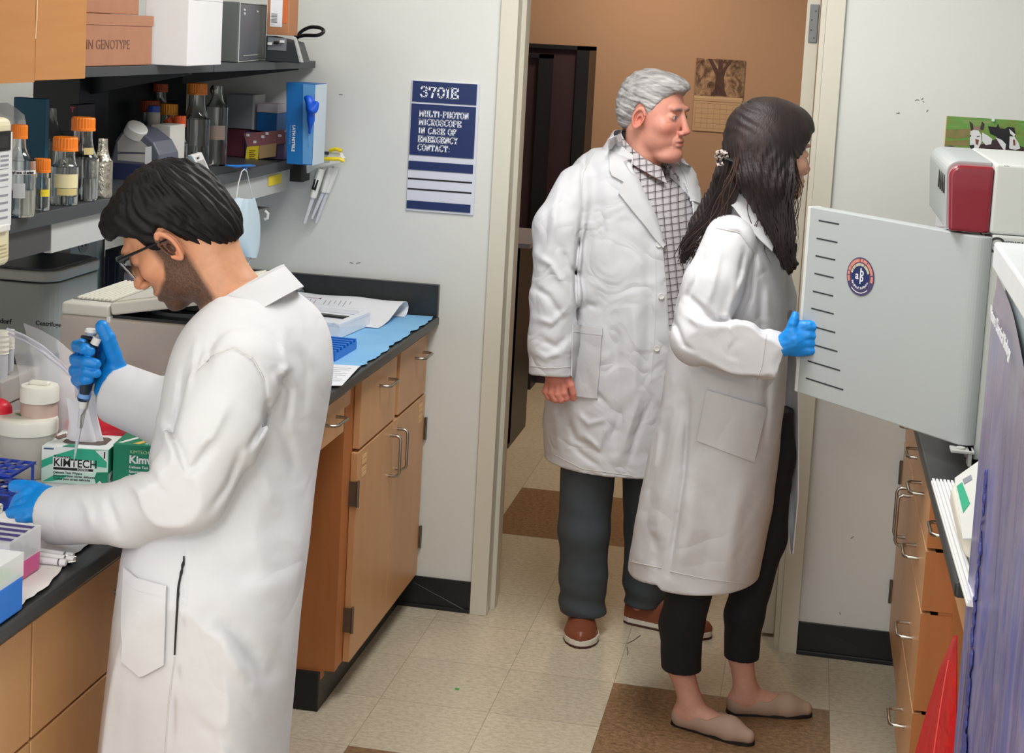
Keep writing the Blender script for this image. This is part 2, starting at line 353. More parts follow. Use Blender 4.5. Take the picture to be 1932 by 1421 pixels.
# ---------------------------------------------------------------- room sign
NAVY = mat('navy_sign_plate', RGB(24,42,92), .42)
SIGNW = mat('sign_white', RGB(206,210,222), .45)
G = {'0':[[(.5,1),(.2,.85),(.08,.5),(.2,.15),(.5,0),(.8,.15),(.92,.5),(.8,.85),(.5,1)]],
 '1':[[(.2,.78),(.5,1),(.5,0)],'s(.2,0,.8)'], '3':[[(.12,.8),(.3,.98),(.7,.98),(.88,.76),(.7,.55),(.42,.53)],[(.7,.53),(.92,.28),(.72,.03),(.3,.02),(.08,.22)]],
 '7':[[(.1,.72),(.1,.97),(.92,.97),(.6,.5),(.45,0)]],
 'A':[[(.12,0),(.5,1),(.88,0)],[(.27,.35),(.73,.35)],'s(0,0,.3)','s(.7,0,1)'], 'C':[[(.9,.7),(.88,.85),(.55,1),(.2,.85),(.07,.5),(.2,.15),(.55,0),(.92,.2)],[(.9,.66),(.9,.98)]],
 'E':[[(.18,0),(.18,1)],[(0,.97),(.9,.97),(.9,.72)],[(.18,.5),(.62,.5)],[(.62,.36),(.62,.64)],[(0,.03),(.94,.03),(.94,.3)]],
 'F':[[(.18,0),(.18,1)],[(0,.97),(.9,.97),(.9,.72)],[(.18,.5),(.62,.5)],[(.62,.36),(.62,.64)],'s(0,0,.42)'],
 'G':[[(.88,.72),(.85,.87),(.55,1),(.2,.85),(.07,.5),(.2,.15),(.55,0),(.82,.12),(.84,.42)],[(.58,.42),(1,.42)],[(.88,.66),(.88,.98)]],
 'H':[[(.18,0),(.18,1)],[(.82,0),(.82,1)],[(.18,.5),(.82,.5)],'s(0,0,.36)','s(.64,0,1)','s(0,1,.36)','s(.64,1,1)'],
 'I':[[(.5,0),(.5,1)],'s(.25,0,.75)','s(.25,1,.75)'], 'L':[[(.2,0),(.2,1)],[(0,.03),(.9,.03),(.9,.32)],'s(0,1,.42)'],
 'M':[[(.16,0),(.16,1),(.5,.2),(.84,1),(.84,0)],'s(0,0,.32)','s(.68,0,1)','s(0,1,.2)','s(.8,1,1)'], 'N':[[(.18,0),(.18,1),(.82,0),(.82,1)],'s(0,0,.36)','s(.62,1,1)','s(0,1,.2)'],
 'O':[[(.5,1),(.18,.85),(.06,.5),(.18,.15),(.5,0),(.82,.15),(.94,.5),(.82,.85),(.5,1)]],
 'P':[[(.2,0),(.2,1)],[(0,.97),(.65,.97),(.9,.82),(.9,.62),(.65,.47),(.2,.47)],'s(0,0,.44)'],
 'R':[[(.2,0),(.2,1)],[(0,.97),(.62,.97),(.86,.82),(.86,.66),(.62,.52),(.2,.52)],[(.52,.5),(.8,.05),(1,.03)],'s(0,0,.4)'],
 'S':[[(.86,.72),(.8,.9),(.5,1),(.2,.9),(.12,.72),(.3,.56),(.7,.44),(.9,.26),(.78,.08),(.5,0),(.2,.08),(.1,.3)]],
 'T':[[(.5,0),(.5,1)],[(.06,.72),(.06,.97),(.94,.97),(.94,.72)],'s(.28,0,.72)'],
 'U':[[(.18,1),(.18,.3),(.35,.03),(.65,.03),(.82,.3),(.82,1)],'s(0,1,.36)','s(.64,1,1)'], 'Y':[[(.12,1),(.5,.5),(.88,1)],[(.5,.5),(.5,0)],'s(0,1,.3)','s(.7,1,1)','s(.28,0,.72)'],
 '-':[[(.2,.42),(.8,.42)]], ':':[[(.45,.08),(.55,.08)],[(.45,.55),(.55,.55)]], ' ':[]}
def slab(txt, h, m, org, parent, wdt=.78, stroke=.17, thin=.10, gap=.12):
    mb = MB(); x = 0
    for ch in txt:
        w = h*wdt*(.55 if ch in 'I:1' else .5 if ch in ' -' else 1.25 if ch == 'M' else 1)
        for st in G[ch]:
            if isinstance(st, str):
                a, b_, c = eval(st[1:]); st = [(a, b_), (c, b_)]
            for (a, b_), (c, d) in zip(st[:-1], st[1:]):
                p = np.array([x+a*w, b_*h]); q = np.array([x+c*w, d*h]); t = q-p; ln = np.linalg.norm(t)
                if ln < 1e-6: continue
                t /= ln; n = np.array([-t[1], t[0]]); vert = abs(t[1]); wd = h*(thin+(stroke-thin)*vert)/2
                p = p-t*wd*.6; q = q+t*wd*.6
                c4 = [p+n*wd, q+n*wd, q-n*wd, p-n*wd]
                mb.prism([(org[0]+k[0], org[1], org[2]+k[1]) for k in c4], (0, -.0006, 0))
        x += w + h*gap
    return mb.build('lettering', m, parent)
sg = thing('room_sign', 'navy and white room number sign screwed to the wall left of the doorway', 'sign', (-.065, 0, 1.27))
sx0, sx1, sz0, sz1 = -.172, .043, 1.272, 1.678
MB().box(sx0, sx1, -.006, 0, sz0, sz1).build('backing', SIGNW, sg, bevel=.001)
pl = MB().box(sx0+.004, sx1-.008, -.0085, -.006, 1.612, 1.676).box(sx0+.003, sx1-.008, -.0085, -.006, 1.447, 1.606).box(sx0+.002, sx1-.008, -.0085, -.006, 1.401, 1.428).box(sx0+.002, sx1-.010, -.0085, -.006, 1.279, 1.304)
pl.build('navy_panel', NAVY, sg)
MB().box(sx0+.002, sx1-.009, -.0072, -.006, 1.370, 1.375).box(sx0+.002, sx1-.009, -.0072, -.006, 1.338, 1.343).build('rule_line', INK, sg)
LW = mat('sign_letter_white', RGB(222,226,236), .5)
slab('3701E', .032, LW, (-.143, -.0085, 1.628), sg, wdt=.74, stroke=.19, thin=.10, gap=.10)
for i, ln in enumerate(['MULTI-PHOTON', 'MICROSCOPE', 'IN CASE OF', 'EMERGENCY', 'CONTACT:']):
    slab(ln, .0195, LW, (-.143, -.0085, 1.567-i*.0263), sg, wdt=.60, stroke=.20, thin=.11, gap=.11)
settle(sg)
# ---------------------------------------------------------------- office behind the doorway
NIGHT = mat('dark_plum_laminate', RGB(52,36,44), .5)
NIGHTF = mat('black_cabinet_frame', RGB(24,27,32), .4)
t = thing('storage_cabinet', 'tall dark plum cabinet with black edges standing in the office', 'cabinet', (-.5, 3.4, 0))
MB().box(-.98, -.16, 3.36, 3.60, 0, 1.765).build('body', NIGHT, t)
MB().box(-.165, -.10, 3.34, 3.60, 0, 1.785).box(-1.0, -.10, 3.34, 3.60, 1.765, 1.785).build('frame', NIGHTF, t)
MB().box(-.98, -.30, 3.20, 3.34, .0, 1.715).build('door', NIGHT, t)
MB().box(-.335, -.285, 3.18, 3.34, 0, 1.735).box(-1.0, -.285, 3.18, 3.34, 1.715, 1.735).build('door_edge', NIGHTF, t)
settle(t)
t = thing('desk', 'black desk with pale grey top standing in the office just past the doorway', 'desk', (-.3, 2.3, 0))
d0 = A(940, 470, y=1.9)
MB().box(-.95, -.105, 1.9, 2.45, .915, .935).build('tabletop', mat('grey_desk_top', RGB(128,126,132), .4), t)
MB().box(-.93, -.17, 2.0, 2.03, .02, .915).box(-.20, -.17, 2.0, 2.42, 0, .915).build('panel', NIGHTF, t)
settle(t)
def picture_material(name, cols, scale, contrast=.2):
    m = bpy.data.materials.new(name); m.use_nodes = True; N = m.node_tree.nodes; L = m.node_tree.links; b = N['Principled BSDF']; b.inputs['Roughness'].default_value = .4
    tc = N.new('ShaderNodeTexCoord'); mp = N.new('ShaderNodeMapping'); mp.inputs['Scale'].default_value = scale; L.new(tc.outputs['Object'], mp.inputs[0])
    n = N.new('ShaderNodeTexNoise'); n.inputs['Scale'].default_value = 1; n.inputs['Detail'].default_value = 6; n.inputs['Roughness'].default_value = .65; n.inputs['Distortion'].default_value = .8; L.new(mp.outputs[0], n.inputs['Vector'])
    r = N.new('ShaderNodeValToRGB'); k = len(cols)
    while len(r.color_ramp.elements) < k: r.color_ramp.elements.new(.5)
    for i, c in enumerate(cols): r.color_ramp.elements[i].position = .5-contrast+2*contrast*i/(k-1); r.color_ramp.elements[i].color = c
    L.new(n.outputs['Fac'], r.inputs[0]); L.new(r.outputs[0], b.inputs['Base Color']); return m
t = thing('wall_calendar', 'wall calendar with a sepia tree picture hanging on the tan office wall', 'calendar', (.58, 3.61, 1.40))
TREE = picture_material('sepia_forest_print', [RGB(58,40,30), RGB(104,80,62), RGB(150,122,98), RGB(176,150,124)], (26,26,18), .16)
MB().box(.43, .685, 3.612, 3.618, 1.56, 1.755).build('picture', TREE, t)
BARK = mat('sepia_bark_print', RGB(92,66,62), .5, noise=(60,.25,RGB(52,34,32)), stretch=(4,4,1))
tr = MB(); y = 3.6105
tr.prism([(.515,y,1.565),(.60,y,1.565),(.585,y,1.60),(.578,y,1.66),(.585,y,1.70),(.62,y,1.755),(.60,y,1.755),(.570,y,1.705),(.565,y,1.755),(.545,y,1.755),(.545,y,1.70),(.51,y,1.755),(.49,y,1.755),(.535,y,1.67),(.535,y,1.60)], (0,.0015,0))
tr.build('tree_print', BARK, t)
MB().box(.43, .683, 3.613, 3.618, 1.545, 1.56).build('binding', mat('calendar_edge', RGB(196,170,140), .6), t)
cp = MB().box(.43, .68, 3.614, 3.618, 1.375, 1.545).build('page', mat('calendar_page', RGB(186,158,128), .7), t)
gl = MB()
for i in range(6): gl.box(.44, .67, 3.6135, 3.614, 1.39+i*.026, 1.391+i*.026)
for i in range(8): gl.box(.44+i*.0325, .441+i*.0325, 3.6135, 3.614, 1.39, 1.52)
gl.box(.43, .68, 3.6130, 3.614, 1.532, 1.5345)
gl.build('grid_lines', mat('calendar_lines', RGB(140,112,88), .7), cp)
settle(t)
# ---------------------------------------------------------------- handles
def pull(y0, y1, z, x, dirx, parent, vertical=False, z0=0, z1=0, r=.0042, out=.032, c=.009):
    """bent-wire pull; horizontal along y at height z, or vertical at y0"""
    xo = x+dirx*out
    if not vertical: pts = [(x, y0, z)] + [(xo-dirx*c, y0, z)] + [(xo, y0+c*(1 if y1 > y0 else -1), z)] + [(xo, y1-c*(1 if y1 > y0 else -1), z), (xo-dirx*c, y1, z), (x, y1, z)]
    else: pts = [(x, y0, z0), (xo-dirx*c*1.4, y0, z0), (xo-dirx*c*.4, y0, z0+c*.4), (xo, y0, z0+c*1.4), (xo, y0, z1-c*1.4), (xo-dirx*c*.4, y0, z1-c*.4), (xo-dirx*c*1.4, y0, z1), (x, y0, z1)]
    return MB().tube(pts, r, 10).build('handle', STEEL, parent, smooth=True)
def hinge_plate(x, y, z, dirx, parent, side=-1):
    """wrap-round cabinet hinge on the door edge at y"""
    mb = MB().box(x+dirx*.001, x+dirx*.004, y-.004, y+.014, z-.034, z+.034).tube([(x+dirx*.005, y+side*.004, z-.036), (x+dirx*.005, y+side*.004, z+.036)], .0045, 8).box(x-dirx*.030, x+dirx*.002, y+side*.006, y+side*.003, z-.034, z+.034)
    return mb.build('hinge', HINGE, parent)
def louvres(x, y0, y1, z0, parent, dirx):
    mb = MB()
    for k in range(2):
        zb = z0-k*.035
        for q in range(2): mb.box(x, x+dirx*.0012, y0+q*.0, y1, zb-q*.014, zb-q*.014+.0115)
    return mb.build('vent_slots', mat('pale_vent_strip', RGB(222,184,132), .5), parent)
# ---------------------------------------------------------------- left bench: cabinets
XF = -.080                                           # front plane of doors and drawers
t = thing('base_cabinet', 'maple base cabinet with two drawers over two doors at the wall, left of the doorway', 'cabinet', (-.4, -.4, 0))
MB().box(-.70, -.10, -.81, -.02, .112, .915).build('body', WOODE, t)
MB().box(-.70, -.098, -.832, -.802, .112, .915).box(-.70, -.135, -.832, -.802, .085, .112).build('side_panel', WOODE, t, bevel=.001)
MB().box(-.70, -.137, -.845, -.0, 0, .108).build('toe_kick', BLACKRUB, t, bevel=.003)
def drawer(y0, y1, z0, z1, x, dirx, parent, pulls=True, hy=None, hz=None):
    d = MB().box(x, x-dirx*.019, y0, y1, z0, z1).build('drawer', WOOD, parent, bevel=.0012)
    MB().box(x-dirx*.0195, x-dirx*.0200, y0, y1, z0, z1)
    ym = (y0+y1)/2 if hy is None else hy; zm = (z0+z1)/2+.02 if hz is None else hz
    if pulls: pull(ym-.048, ym+.048, zm, x, dirx, d)
    return d
drawer(-.747, -.383, .706, .893, XF, 1, t, hy=-.52, hz=.842)
drawer(-.345, -.018, .706, .893, XF, 1, t, hy=-.12, hz=.842)
for (y0, y1, hy, yh, side) in ((-.757, -.388, -.425, -.757, -1), (-.385, -.012, -.345, -.012, 1)):
    d = MB().box(XF, XF-.019, y0, y1, .112, .697).build('door', WOOD, t, bevel=.0012)
    pull(hy, hy, 0, XF, 1, d, True, .545, .665, r=.0045)
    for z in (.585, .232): hinge_plate(XF, yh, z, 1, d, side)
    ly = (-.715, -.672) if side < 0 else (-.09, -.05)
    louvres(XF+.0003, ly[0], ly[1], .668, d, 1)
settle(t)
t = thing('desk_apron', 'maple pencil-drawer apron over the empty knee space beside the base cabinet', 'drawer unit', (-.4, -1.3, .8))
MB().box(-.62, -.10, -1.86, -.842, .835, .915).build('frame', WOODE, t)
MB().box(-.083, -.10, -.905, -.842, .852, .895).build('filler_strip', WOOD, t)
drawer(-1.84, -.902, .792, .893, XF, 1, t, hy=-1.02, hz=.848)
settle(t)
struct('wall_knee_space', MB().box(-.74, -.70, -1.9, -.0, .0, .915), WOODE)
t = thing('drawer_cabinet', 'maple drawer cabinet under the bench where the man with the pipette stands', 'cabinet', (-.4, -2.5, 0))
MB().box(-.70, -.10, -3.35, -1.86, .112, .915).build('body', WOODE, t)
MB().box(-.70, -.137, -3.35, -1.86, 0, .108).build('toe_kick', BLACKRUB, t)
for (y0, y1) in ((-2.560, -1.875), (-3.30, -2.566)):
    for (z0, z1) in ((.703, .893), (.41, .697), (.115, .404)):
        drawer(y0, y1, z0, z1, XF, 1, t, hy=(y0+y1)/2-.0, hz=(z1-.055))
settle(t)
t = thing('worktop', 'long black resin worktop of the left bench with upstand against the wall', 'worktop', (-.8, -1.7, .92))
MB().box(-1.56, -.048, -3.4, -.004, .918, .946).build('slab', TOPM, t, bevel=.006, seg=3)
MB().box(-1.56, -.052, -.024, -.002, .946, 1.047).build('upstand', TOPM, t, bevel=.002)
settle(t)
t = thing('base_cabinet', 'maple cabinets on the far side of the left bench, hidden behind it', 'cabinet', (-1.2, -1.7, 0)) if False else None
struct('wall_bench_core', MB().box(-1.5, -.9, -3.35, -.03, 0, .915), WOODE)
# ---------------------------------------------------------------- right bench
XR = 1.390
t = thing('base_cabinet', 'maple base cabinet with long door pulls on the right, beside the black cove base', 'cabinet', (1.7, -.4, 0))
MB().box(1.41, 2.10, -.74, -.02, .112, .915).build('body', WOODE, t)
MB().box(1.445, 2.10, -.742, -.02, 0, .108).build('toe_kick', BLACKRUB, t)
drawer(-.375, -.020, .706, .893, XR, -1, t, hz=.80, hy=-.235)
drawer(-.735, -.385, .706, .893, XR, -1, t, hz=.80, hy=-.565)
for (y0, y1, hy, yh, side) in ((-.372, -.020, -.335, -.020, 1), (-.735, -.376, -.41, -.735, -1)):
    d = MB().box(XR, XR+.019, y0, y1, .112, .697).build('door', WOOD, t, bevel=.0012)
    pull(hy, hy, 0, XR, -1, d, True, .50, .64, r=.0045)
    for z in (.60, .232): hinge_plate(XR, yh, z, -1, d, side)
settle(t)
t = thing('drawer_cabinet', 'maple stack of drawers with wire pulls under the right bench, next to the red bag', 'cabinet', (1.7, -.95, 0))
MB().box(1.41, 2.10, -1.20, -.745, .112, .915).build('body', WOODE, t)
MB().box(1.445, 2.10, -1.20, -.745, 0, .108).build('toe_kick', BLACKRUB, t)
for (z0, z1, hz) in ((.745, .893, .82), (.60, .738, .665), (.365, .593, .47), (.115, .358, .25)):
    d = MB().box(XR-.018, XR+.004, -1.20, -.748, z0, z1).build('drawer', WOOD, t, bevel=.0012)
    MB().box(XR-.0178, XR+.06, -1.2035, -1.2005, z0+.001, z1-.001).build('edge_band', WOODE, d)
    pull(-1.03, -.93, hz, XR-.018, -1, d, out=.034)
settle(t)
t = thing('desk_apron', 'maple pencil-drawer apron over the knee space right of the drawer stack', 'drawer unit', (1.6, -1.6, .8))
MB().box(1.41, 2.10, -2.0, -1.22, .835, .915).build('frame', WOODE, t)
drawer(-1.98, -1.235, .80, .893, XR, -1, t, hy=-1.40, hz=.85)
MB().box(1.44, 2.10, -1.235, -1.206, .0, .83).build('side_panel', WOODE, t)
settle(t)
t = thing('worktop', 'black worktop of the right bench under the grey instrument', 'worktop', (1.7, -1.0, .92))
MB().box(1.350, 2.11, -2.03, -.002, .918, .946).build('slab', TOPM, t, bevel=.006, seg=3)
settle(t)
# ---------------------------------------------------------------- solid modelling for bodies and cloth (distance fields -> one continuous surface)
def nrm(v): v = np.array(v, float); return v/np.linalg.norm(v)
def smin(a, b, k):
    if k <= 0: return np.minimum(a, b)
    h = np.clip(.5+.5*(b-a)/k, 0, 1); return b+(a-b)*h-k*h*(1-h)
def smax(a, b, k): return -smin(-a, -b, k)
def cap(a, b, ra, rb=None):
    a = np.array(a, float); b = np.array(b, float); rb = ra if rb is None else rb; ab = b-a; L2 = ab@ab+1e-12
    def f(P):
        t = np.clip((P-a)@ab/L2, 0, 1); return np.linalg.norm(P-a-t[:, None]*ab, axis=1)-(ra+(rb-ra)*t)
    return f
def ell(c, r, R=None):
    c = np.array(c, float); r = np.array(r, float)
    def f(P):
        q = P-c
        if R is not None: q = q@R
        k0 = np.linalg.norm(q/r, axis=1); k1 = np.linalg.norm(q/(r*r), axis=1)+1e-9; return k0*(k0-1)/k1
    return f
def chain(pts, rads, k=0.0):
    fs = [cap(pts[i], pts[i+1], rads[i], rads[i+1]) for i in range(len(pts)-1)]
    def f(P):
        d = fs[0](P)
        for g in fs[1:]: d = smin(d, g(P), k)
        return d
    return f
def union(items):
    def f(P):
        d = None
        for g, k in items:
            e = g(P); d = e if d is None else (smin(d, e, k) if k >= 0 else smax(d, -e, -k))
        return d
    return f
def loft(rows, capk=.006):
    """rows of (z, cx, cy, rx, ry); smooth closed column of ellipses"""
    R = np.array(sorted(rows), float); zz = np.linspace(R[0, 0], R[-1, 0], 90)
    C = [np.interp(zz, R[:, 0], R[:, i]) for i in range(1, 5)]
    for _ in range(3): C = [np.convolve(np.r_[c[0], c, c[-1]], [.25, .5, .25], 'valid') for c in C]
    def f(P):
        cx, cy, rx, ry = [np.interp(P[:, 2], zz, c) for c in C]
        x = P[:, 0]-cx; y = P[:, 1]-cy
        k0 = np.sqrt((x/rx)**2+(y/ry)**2); k1 = np.sqrt((x/rx**2)**2+(y/ry**2)**2)+1e-6
        d = k0*(k0-1)/k1; d = np.where(k0 < .3, -.7*np.minimum(rx, ry), d)
        return smax(smax(d, zz[0]-P[:, 2], capk), P[:, 2]-zz[-1], .02)
    return f
def rows_uv(data, y):
    out = []
    for v, ul, ur, ry in data:
        p = A(ul, v, y=y); q = A(ur, v, y=y); out.append(((p[2]+q[2])/2, (p[0]+q[0])/2, y, (q[0]-p[0])/2, ry))
    return out
def UV(P):
    q = (P-CAMP)@CAMM.T; return q[:, 0]/q[:, 2]*FPX+PCX, q[:, 1]/q[:, 2]*FPX+PCY
def polyseg(u, v, pts):
    d = None
    for (a, b), (c, e) in zip(pts[:-1], pts[1:]):
        x, y = c-a, e-b; t = np.clip(((u-a)*x+(v-b)*y)/(x*x+y*y+1e-9), 0, 1); g = np.hypot(u-a-t*x, v-b-t*y)
        d = g if d is None else np.minimum(d, g)
    return d
def folds(lst, cy, soft=.03):
    """cloth folds drawn on the side that faces the room; (points, half width px, depth m): depth>0 sinks"""
    def f(P):
        u, v = UV(P); m = np.clip(.5+(cy-P[:, 1])/soft*.5, 0, 1); s = np.zeros(len(P))
        for pts, w, dep in lst:
            us = [p[0] for p in pts]; vs = [p[1] for p in pts]
            k = (u > min(us)-3*w) & (u < max(us)+3*w) & (v > min(vs)-3*w) & (v < max(vs)+3*w)
            if not k.any(): continue
            d = polyseg(u[k], v[k], pts)
            if len(pts) > 1:   # fade towards both ends
                L = math.hypot(pts[-1][0]-pts[0][0], pts[-1][1]-pts[0][1])+1e-6
                e = np.minimum(np.hypot(u[k]-pts[0][0], v[k]-pts[0][1]), np.hypot(u[k]-pts[-1][0], v[k]-pts[-1][1]))
                fade = np.clip(.25+e/(.22*L+w), 0, 1)
            else: fade = 1
            s[k] += dep*np.exp(-(d/w)**2)*fade
        return s*m
    return f
def rumple(amp, freq, seed=0, sx=1, sy=1, sz=1):
    rng = np.random.RandomState(seed); K = rng.randn(7, 3)*freq*np.array([sx, sy, sz]); ph = rng.rand(7)*6.28; K2 = rng.randn(3, 3)*freq*.45; p2 = rng.rand(3)*6.28
    def f(P):
        w = sum(np.sin(P@K2[i]+p2[i]) for i in range(3))
        return amp*sum(np.sin(P@K[i]+ph[i]+w*.9) for i in range(7))/3.0
    return f
def polygonize(f, lo, hi, h, newton=1):
    lo = np.array(lo, float); hi = np.array(hi, float); B = 8
    nb = np.ceil((hi-lo)/(h*B)).astype(int)+1; n = nb*B
    bc = np.stack(np.meshgrid(*[np.arange(k) for k in nb], indexing='ij'), -1).reshape(-1, 3)
    cen = lo+(bc*B+(B-1)/2)*h; d = np.concatenate([f(cen[i:i+200000]) for i in range(0, len(cen), 200000)])
    act = np.abs(d) < B*h*.5*1.7321*1.35+.004
    F = np.where(d < 0, -1.0, 1.0).reshape(nb); F = F.repeat(B, 0).repeat(B, 1).repeat(B, 2)*.05
    ab = bc[act]; off = np.stack(np.meshgrid(*[np.arange(B)]*3, indexing='ij'), -1).reshape(-1, 3)
    idx = (ab[:, None, :]*B+off[None]).reshape(-1, 3)
    vals = np.concatenate([f(lo+idx[i:i+300000]*h) for i in range(0, len(idx), 300000)]) if len(idx) else np.zeros(0)
    F[idx[:, 0], idx[:, 1], idx[:, 2]] = vals
    F[0] = F[-1] = abs(F[0])+.01; F[:, 0] = abs(F[:, 0]); F[:, -1] = abs(F[:, -1]); F[:, :, 0] = abs(F[:, :, 0]); F[:, :, -1] = abs(F[:, :, -1])
    I = F < 0; cnt = np.zeros((n-1), int)
    for a in (0, 1):
        for b in (0, 1):
            for c in (0, 1): cnt += I[a:n[0]-1+a, b:n[1]-1+b, c:n[2]-1+c]
    cells = np.argwhere((cnt > 0) & (cnt < 8)); vid = -np.ones(n-1, int); vid[tuple(cells.T)] = np.arange(len(cells))
    acc = np.zeros((len(cells), 3)); num = np.zeros(len(cells))
    cor = [(a, b, c) for a in (0, 1) for b in (0, 1) for c in (0, 1)]
    for p in cor:
        for ax in range(3):
            if p[ax]: continue
            q = list(p); q[ax] = 1
            fa = F[tuple((cells+p).T)]; fb = F[tuple((cells+q).T)]; m = (fa < 0) != (fb < 0)
            t = fa[m]/(fa[m]-fb[m]); pt = np.tile(np.array(p, float), (m.sum(), 1)); pt[:, ax] += t; acc[m] += pt; num[m] += 1
    V = lo+(cells+acc/num[:, None])*h; faces = []
    for ax in range(3):
        b, c = (ax+1) % 3, (ax+2) % 3; s0 = [slice(None)]*3; s1 = [slice(None)]*3; s0[ax] = slice(0, -1); s1[ax] = slice(1, None)
        e = np.argwhere(I[tuple(s0)] != I[tuple(s1)]); e = e[(e[:, b] > 0) & (e[:, c] > 0) & (e[:, b] < n[b]-1) & (e[:, c] < n[c]-1)]
        def cid(db, dc):
            g = e.copy(); g[:, b] -= db; g[:, c] -= dc; return vid[tuple(g.T)]
        q = np.stack([cid(1, 1), cid(0, 1), cid(0, 0), cid(1, 0)], 1); ins = I[tuple(e.T)]
        q[~ins] = q[~ins][:, ::-1]; faces.append(q[(q >= 0).all(1)])
    Q = np.concatenate(faces)
    for _ in range(newton):
        e = h*.35; g = np.stack([(f(V+np.eye(3)[i]*e)-f(V-np.eye(3)[i]*e))/(2*e) for i in range(3)], 1); g2 = (g*g).sum(1); fv = f(V)
        st = -g*(fv/np.maximum(g2, .15))[:, None]; ln = np.linalg.norm(st, axis=1); V = V+st*np.minimum(1, .6*h/np.maximum(ln, 1e-9))[:, None]
    return V, Q
def mesh_np(name, parts, m, parent=None, col=None):
    """parts = [(V, Q)...] joined into one mesh object; col(V) gives a colour attribute"""
    V = np.concatenate([p[0] for p in parts]); k = 0; qs = []
    for v, q in parts: qs.append(q+k); k += len(v)
    Q = np.concatenate(qs)
    me = bpy.data.meshes.new(name); me.vertices.add(len(V)); me.vertices.foreach_set('co', V.astype(np.float32).ravel())
    me.loops.add(Q.size); me.loops.foreach_set('vertex_index', Q.astype(np.int32).ravel())
    me.polygons.add(len(Q)); me.polygons.foreach_set('loop_start', np.arange(0, Q.size, 4, dtype=np.int32)); me.polygons.foreach_set('loop_total', np.full(len(Q), 4, dtype=np.int32))
    me.update(calc_edges=True); me.validate(); me.polygons.foreach_set('use_smooth', np.ones(len(me.polygons), dtype=bool))
    if col is not None:
        a = me.color_attributes.new('Col', 'FLOAT_COLOR', 'POINT'); c = np.ones((len(V), 4), np.float32); c[:, :3] = col(V); a.data.foreach_set('color', c.ravel())
    me.materials.append(m); o = bpy.data.objects.new(name, me); SC.collection.objects.link(o)
    if parent is not None: o.parent = parent
    return o
def bbox(pts, pad): P = np.array(pts, float); return P.min(0)-pad, P.max(0)+pad
# ---- laying patches, pockets, seams and buttons onto a cloth surface
from mathutils.bvhtree import BVHTree
def bvh_of(o):
    me = o.data; return BVHTree.FromPolygons([v.co[:] for v in me.vertices], [p.vertices[:] for p in me.polygons])
def hit(bv, u, v):
    d = np.array([(u-PCX)/FPX, (v-PCY)/FPX, 1.0]) @ CAMM; d /= np.linalg.norm(d)
    r = bv.ray_cast(Vector(CAMP), Vector(d)); return (np.array(r[0]), np.array(r[1])) if r[0] is not None else (None, None)
def laid(bv, polyA, polyB, n, m, off):
    """grid between two polylines (pixel outlines) laid on a surface, lifted by off"""
    def samp(pl, k):
        pl = np.array(pl, float); s = np.r_[0, np.cumsum(np.hypot(*np.diff(pl, axis=0).T))]; t = np.linspace(0, s[-1], k); return np.stack([np.interp(t, s, pl[:, 0]), np.interp(t, s, pl[:, 1])], 1)
    a = samp(polyA, n); b = samp(polyB, n); G = []; last = None
    for j in range(m):
        row = []
        for i in range(n):
            u, v = a[i]+(b[i]-a[i])*j/(m-1); p, q = hit(bv, u, v)
            if p is None:
                if last is None: row.append(None); continue
                dep = (last-CAMP)@_f; d = np.array([(u-PCX)/FPX, (v-PCY)/FPX, 1.0]) @ CAMM; p = CAMP+d*dep; row.append(p); continue
            if q@(p-CAMP) > 0: q = -q
            p = p+q*off; last = p; row.append(p)
        G.append(row)
    flat = [p for r in G for p in r if p is not None]
    G = np.array([[p if p is not None else flat[0] for p in r] for r in G])
    for _ in range(1):
        G[1:-1, 1:-1] = .5*G[1:-1, 1:-1]+.125*(G[:-2, 1:-1]+G[2:, 1:-1]+G[1:-1, :-2]+G[1:-1, 2:])
    return G
def line_on(bv, pts, n, off=.0008):
    G = laid(bv, pts, [(a+.5, b+.5) for a, b in pts], n, 2, off); return [g for g in G[0]]
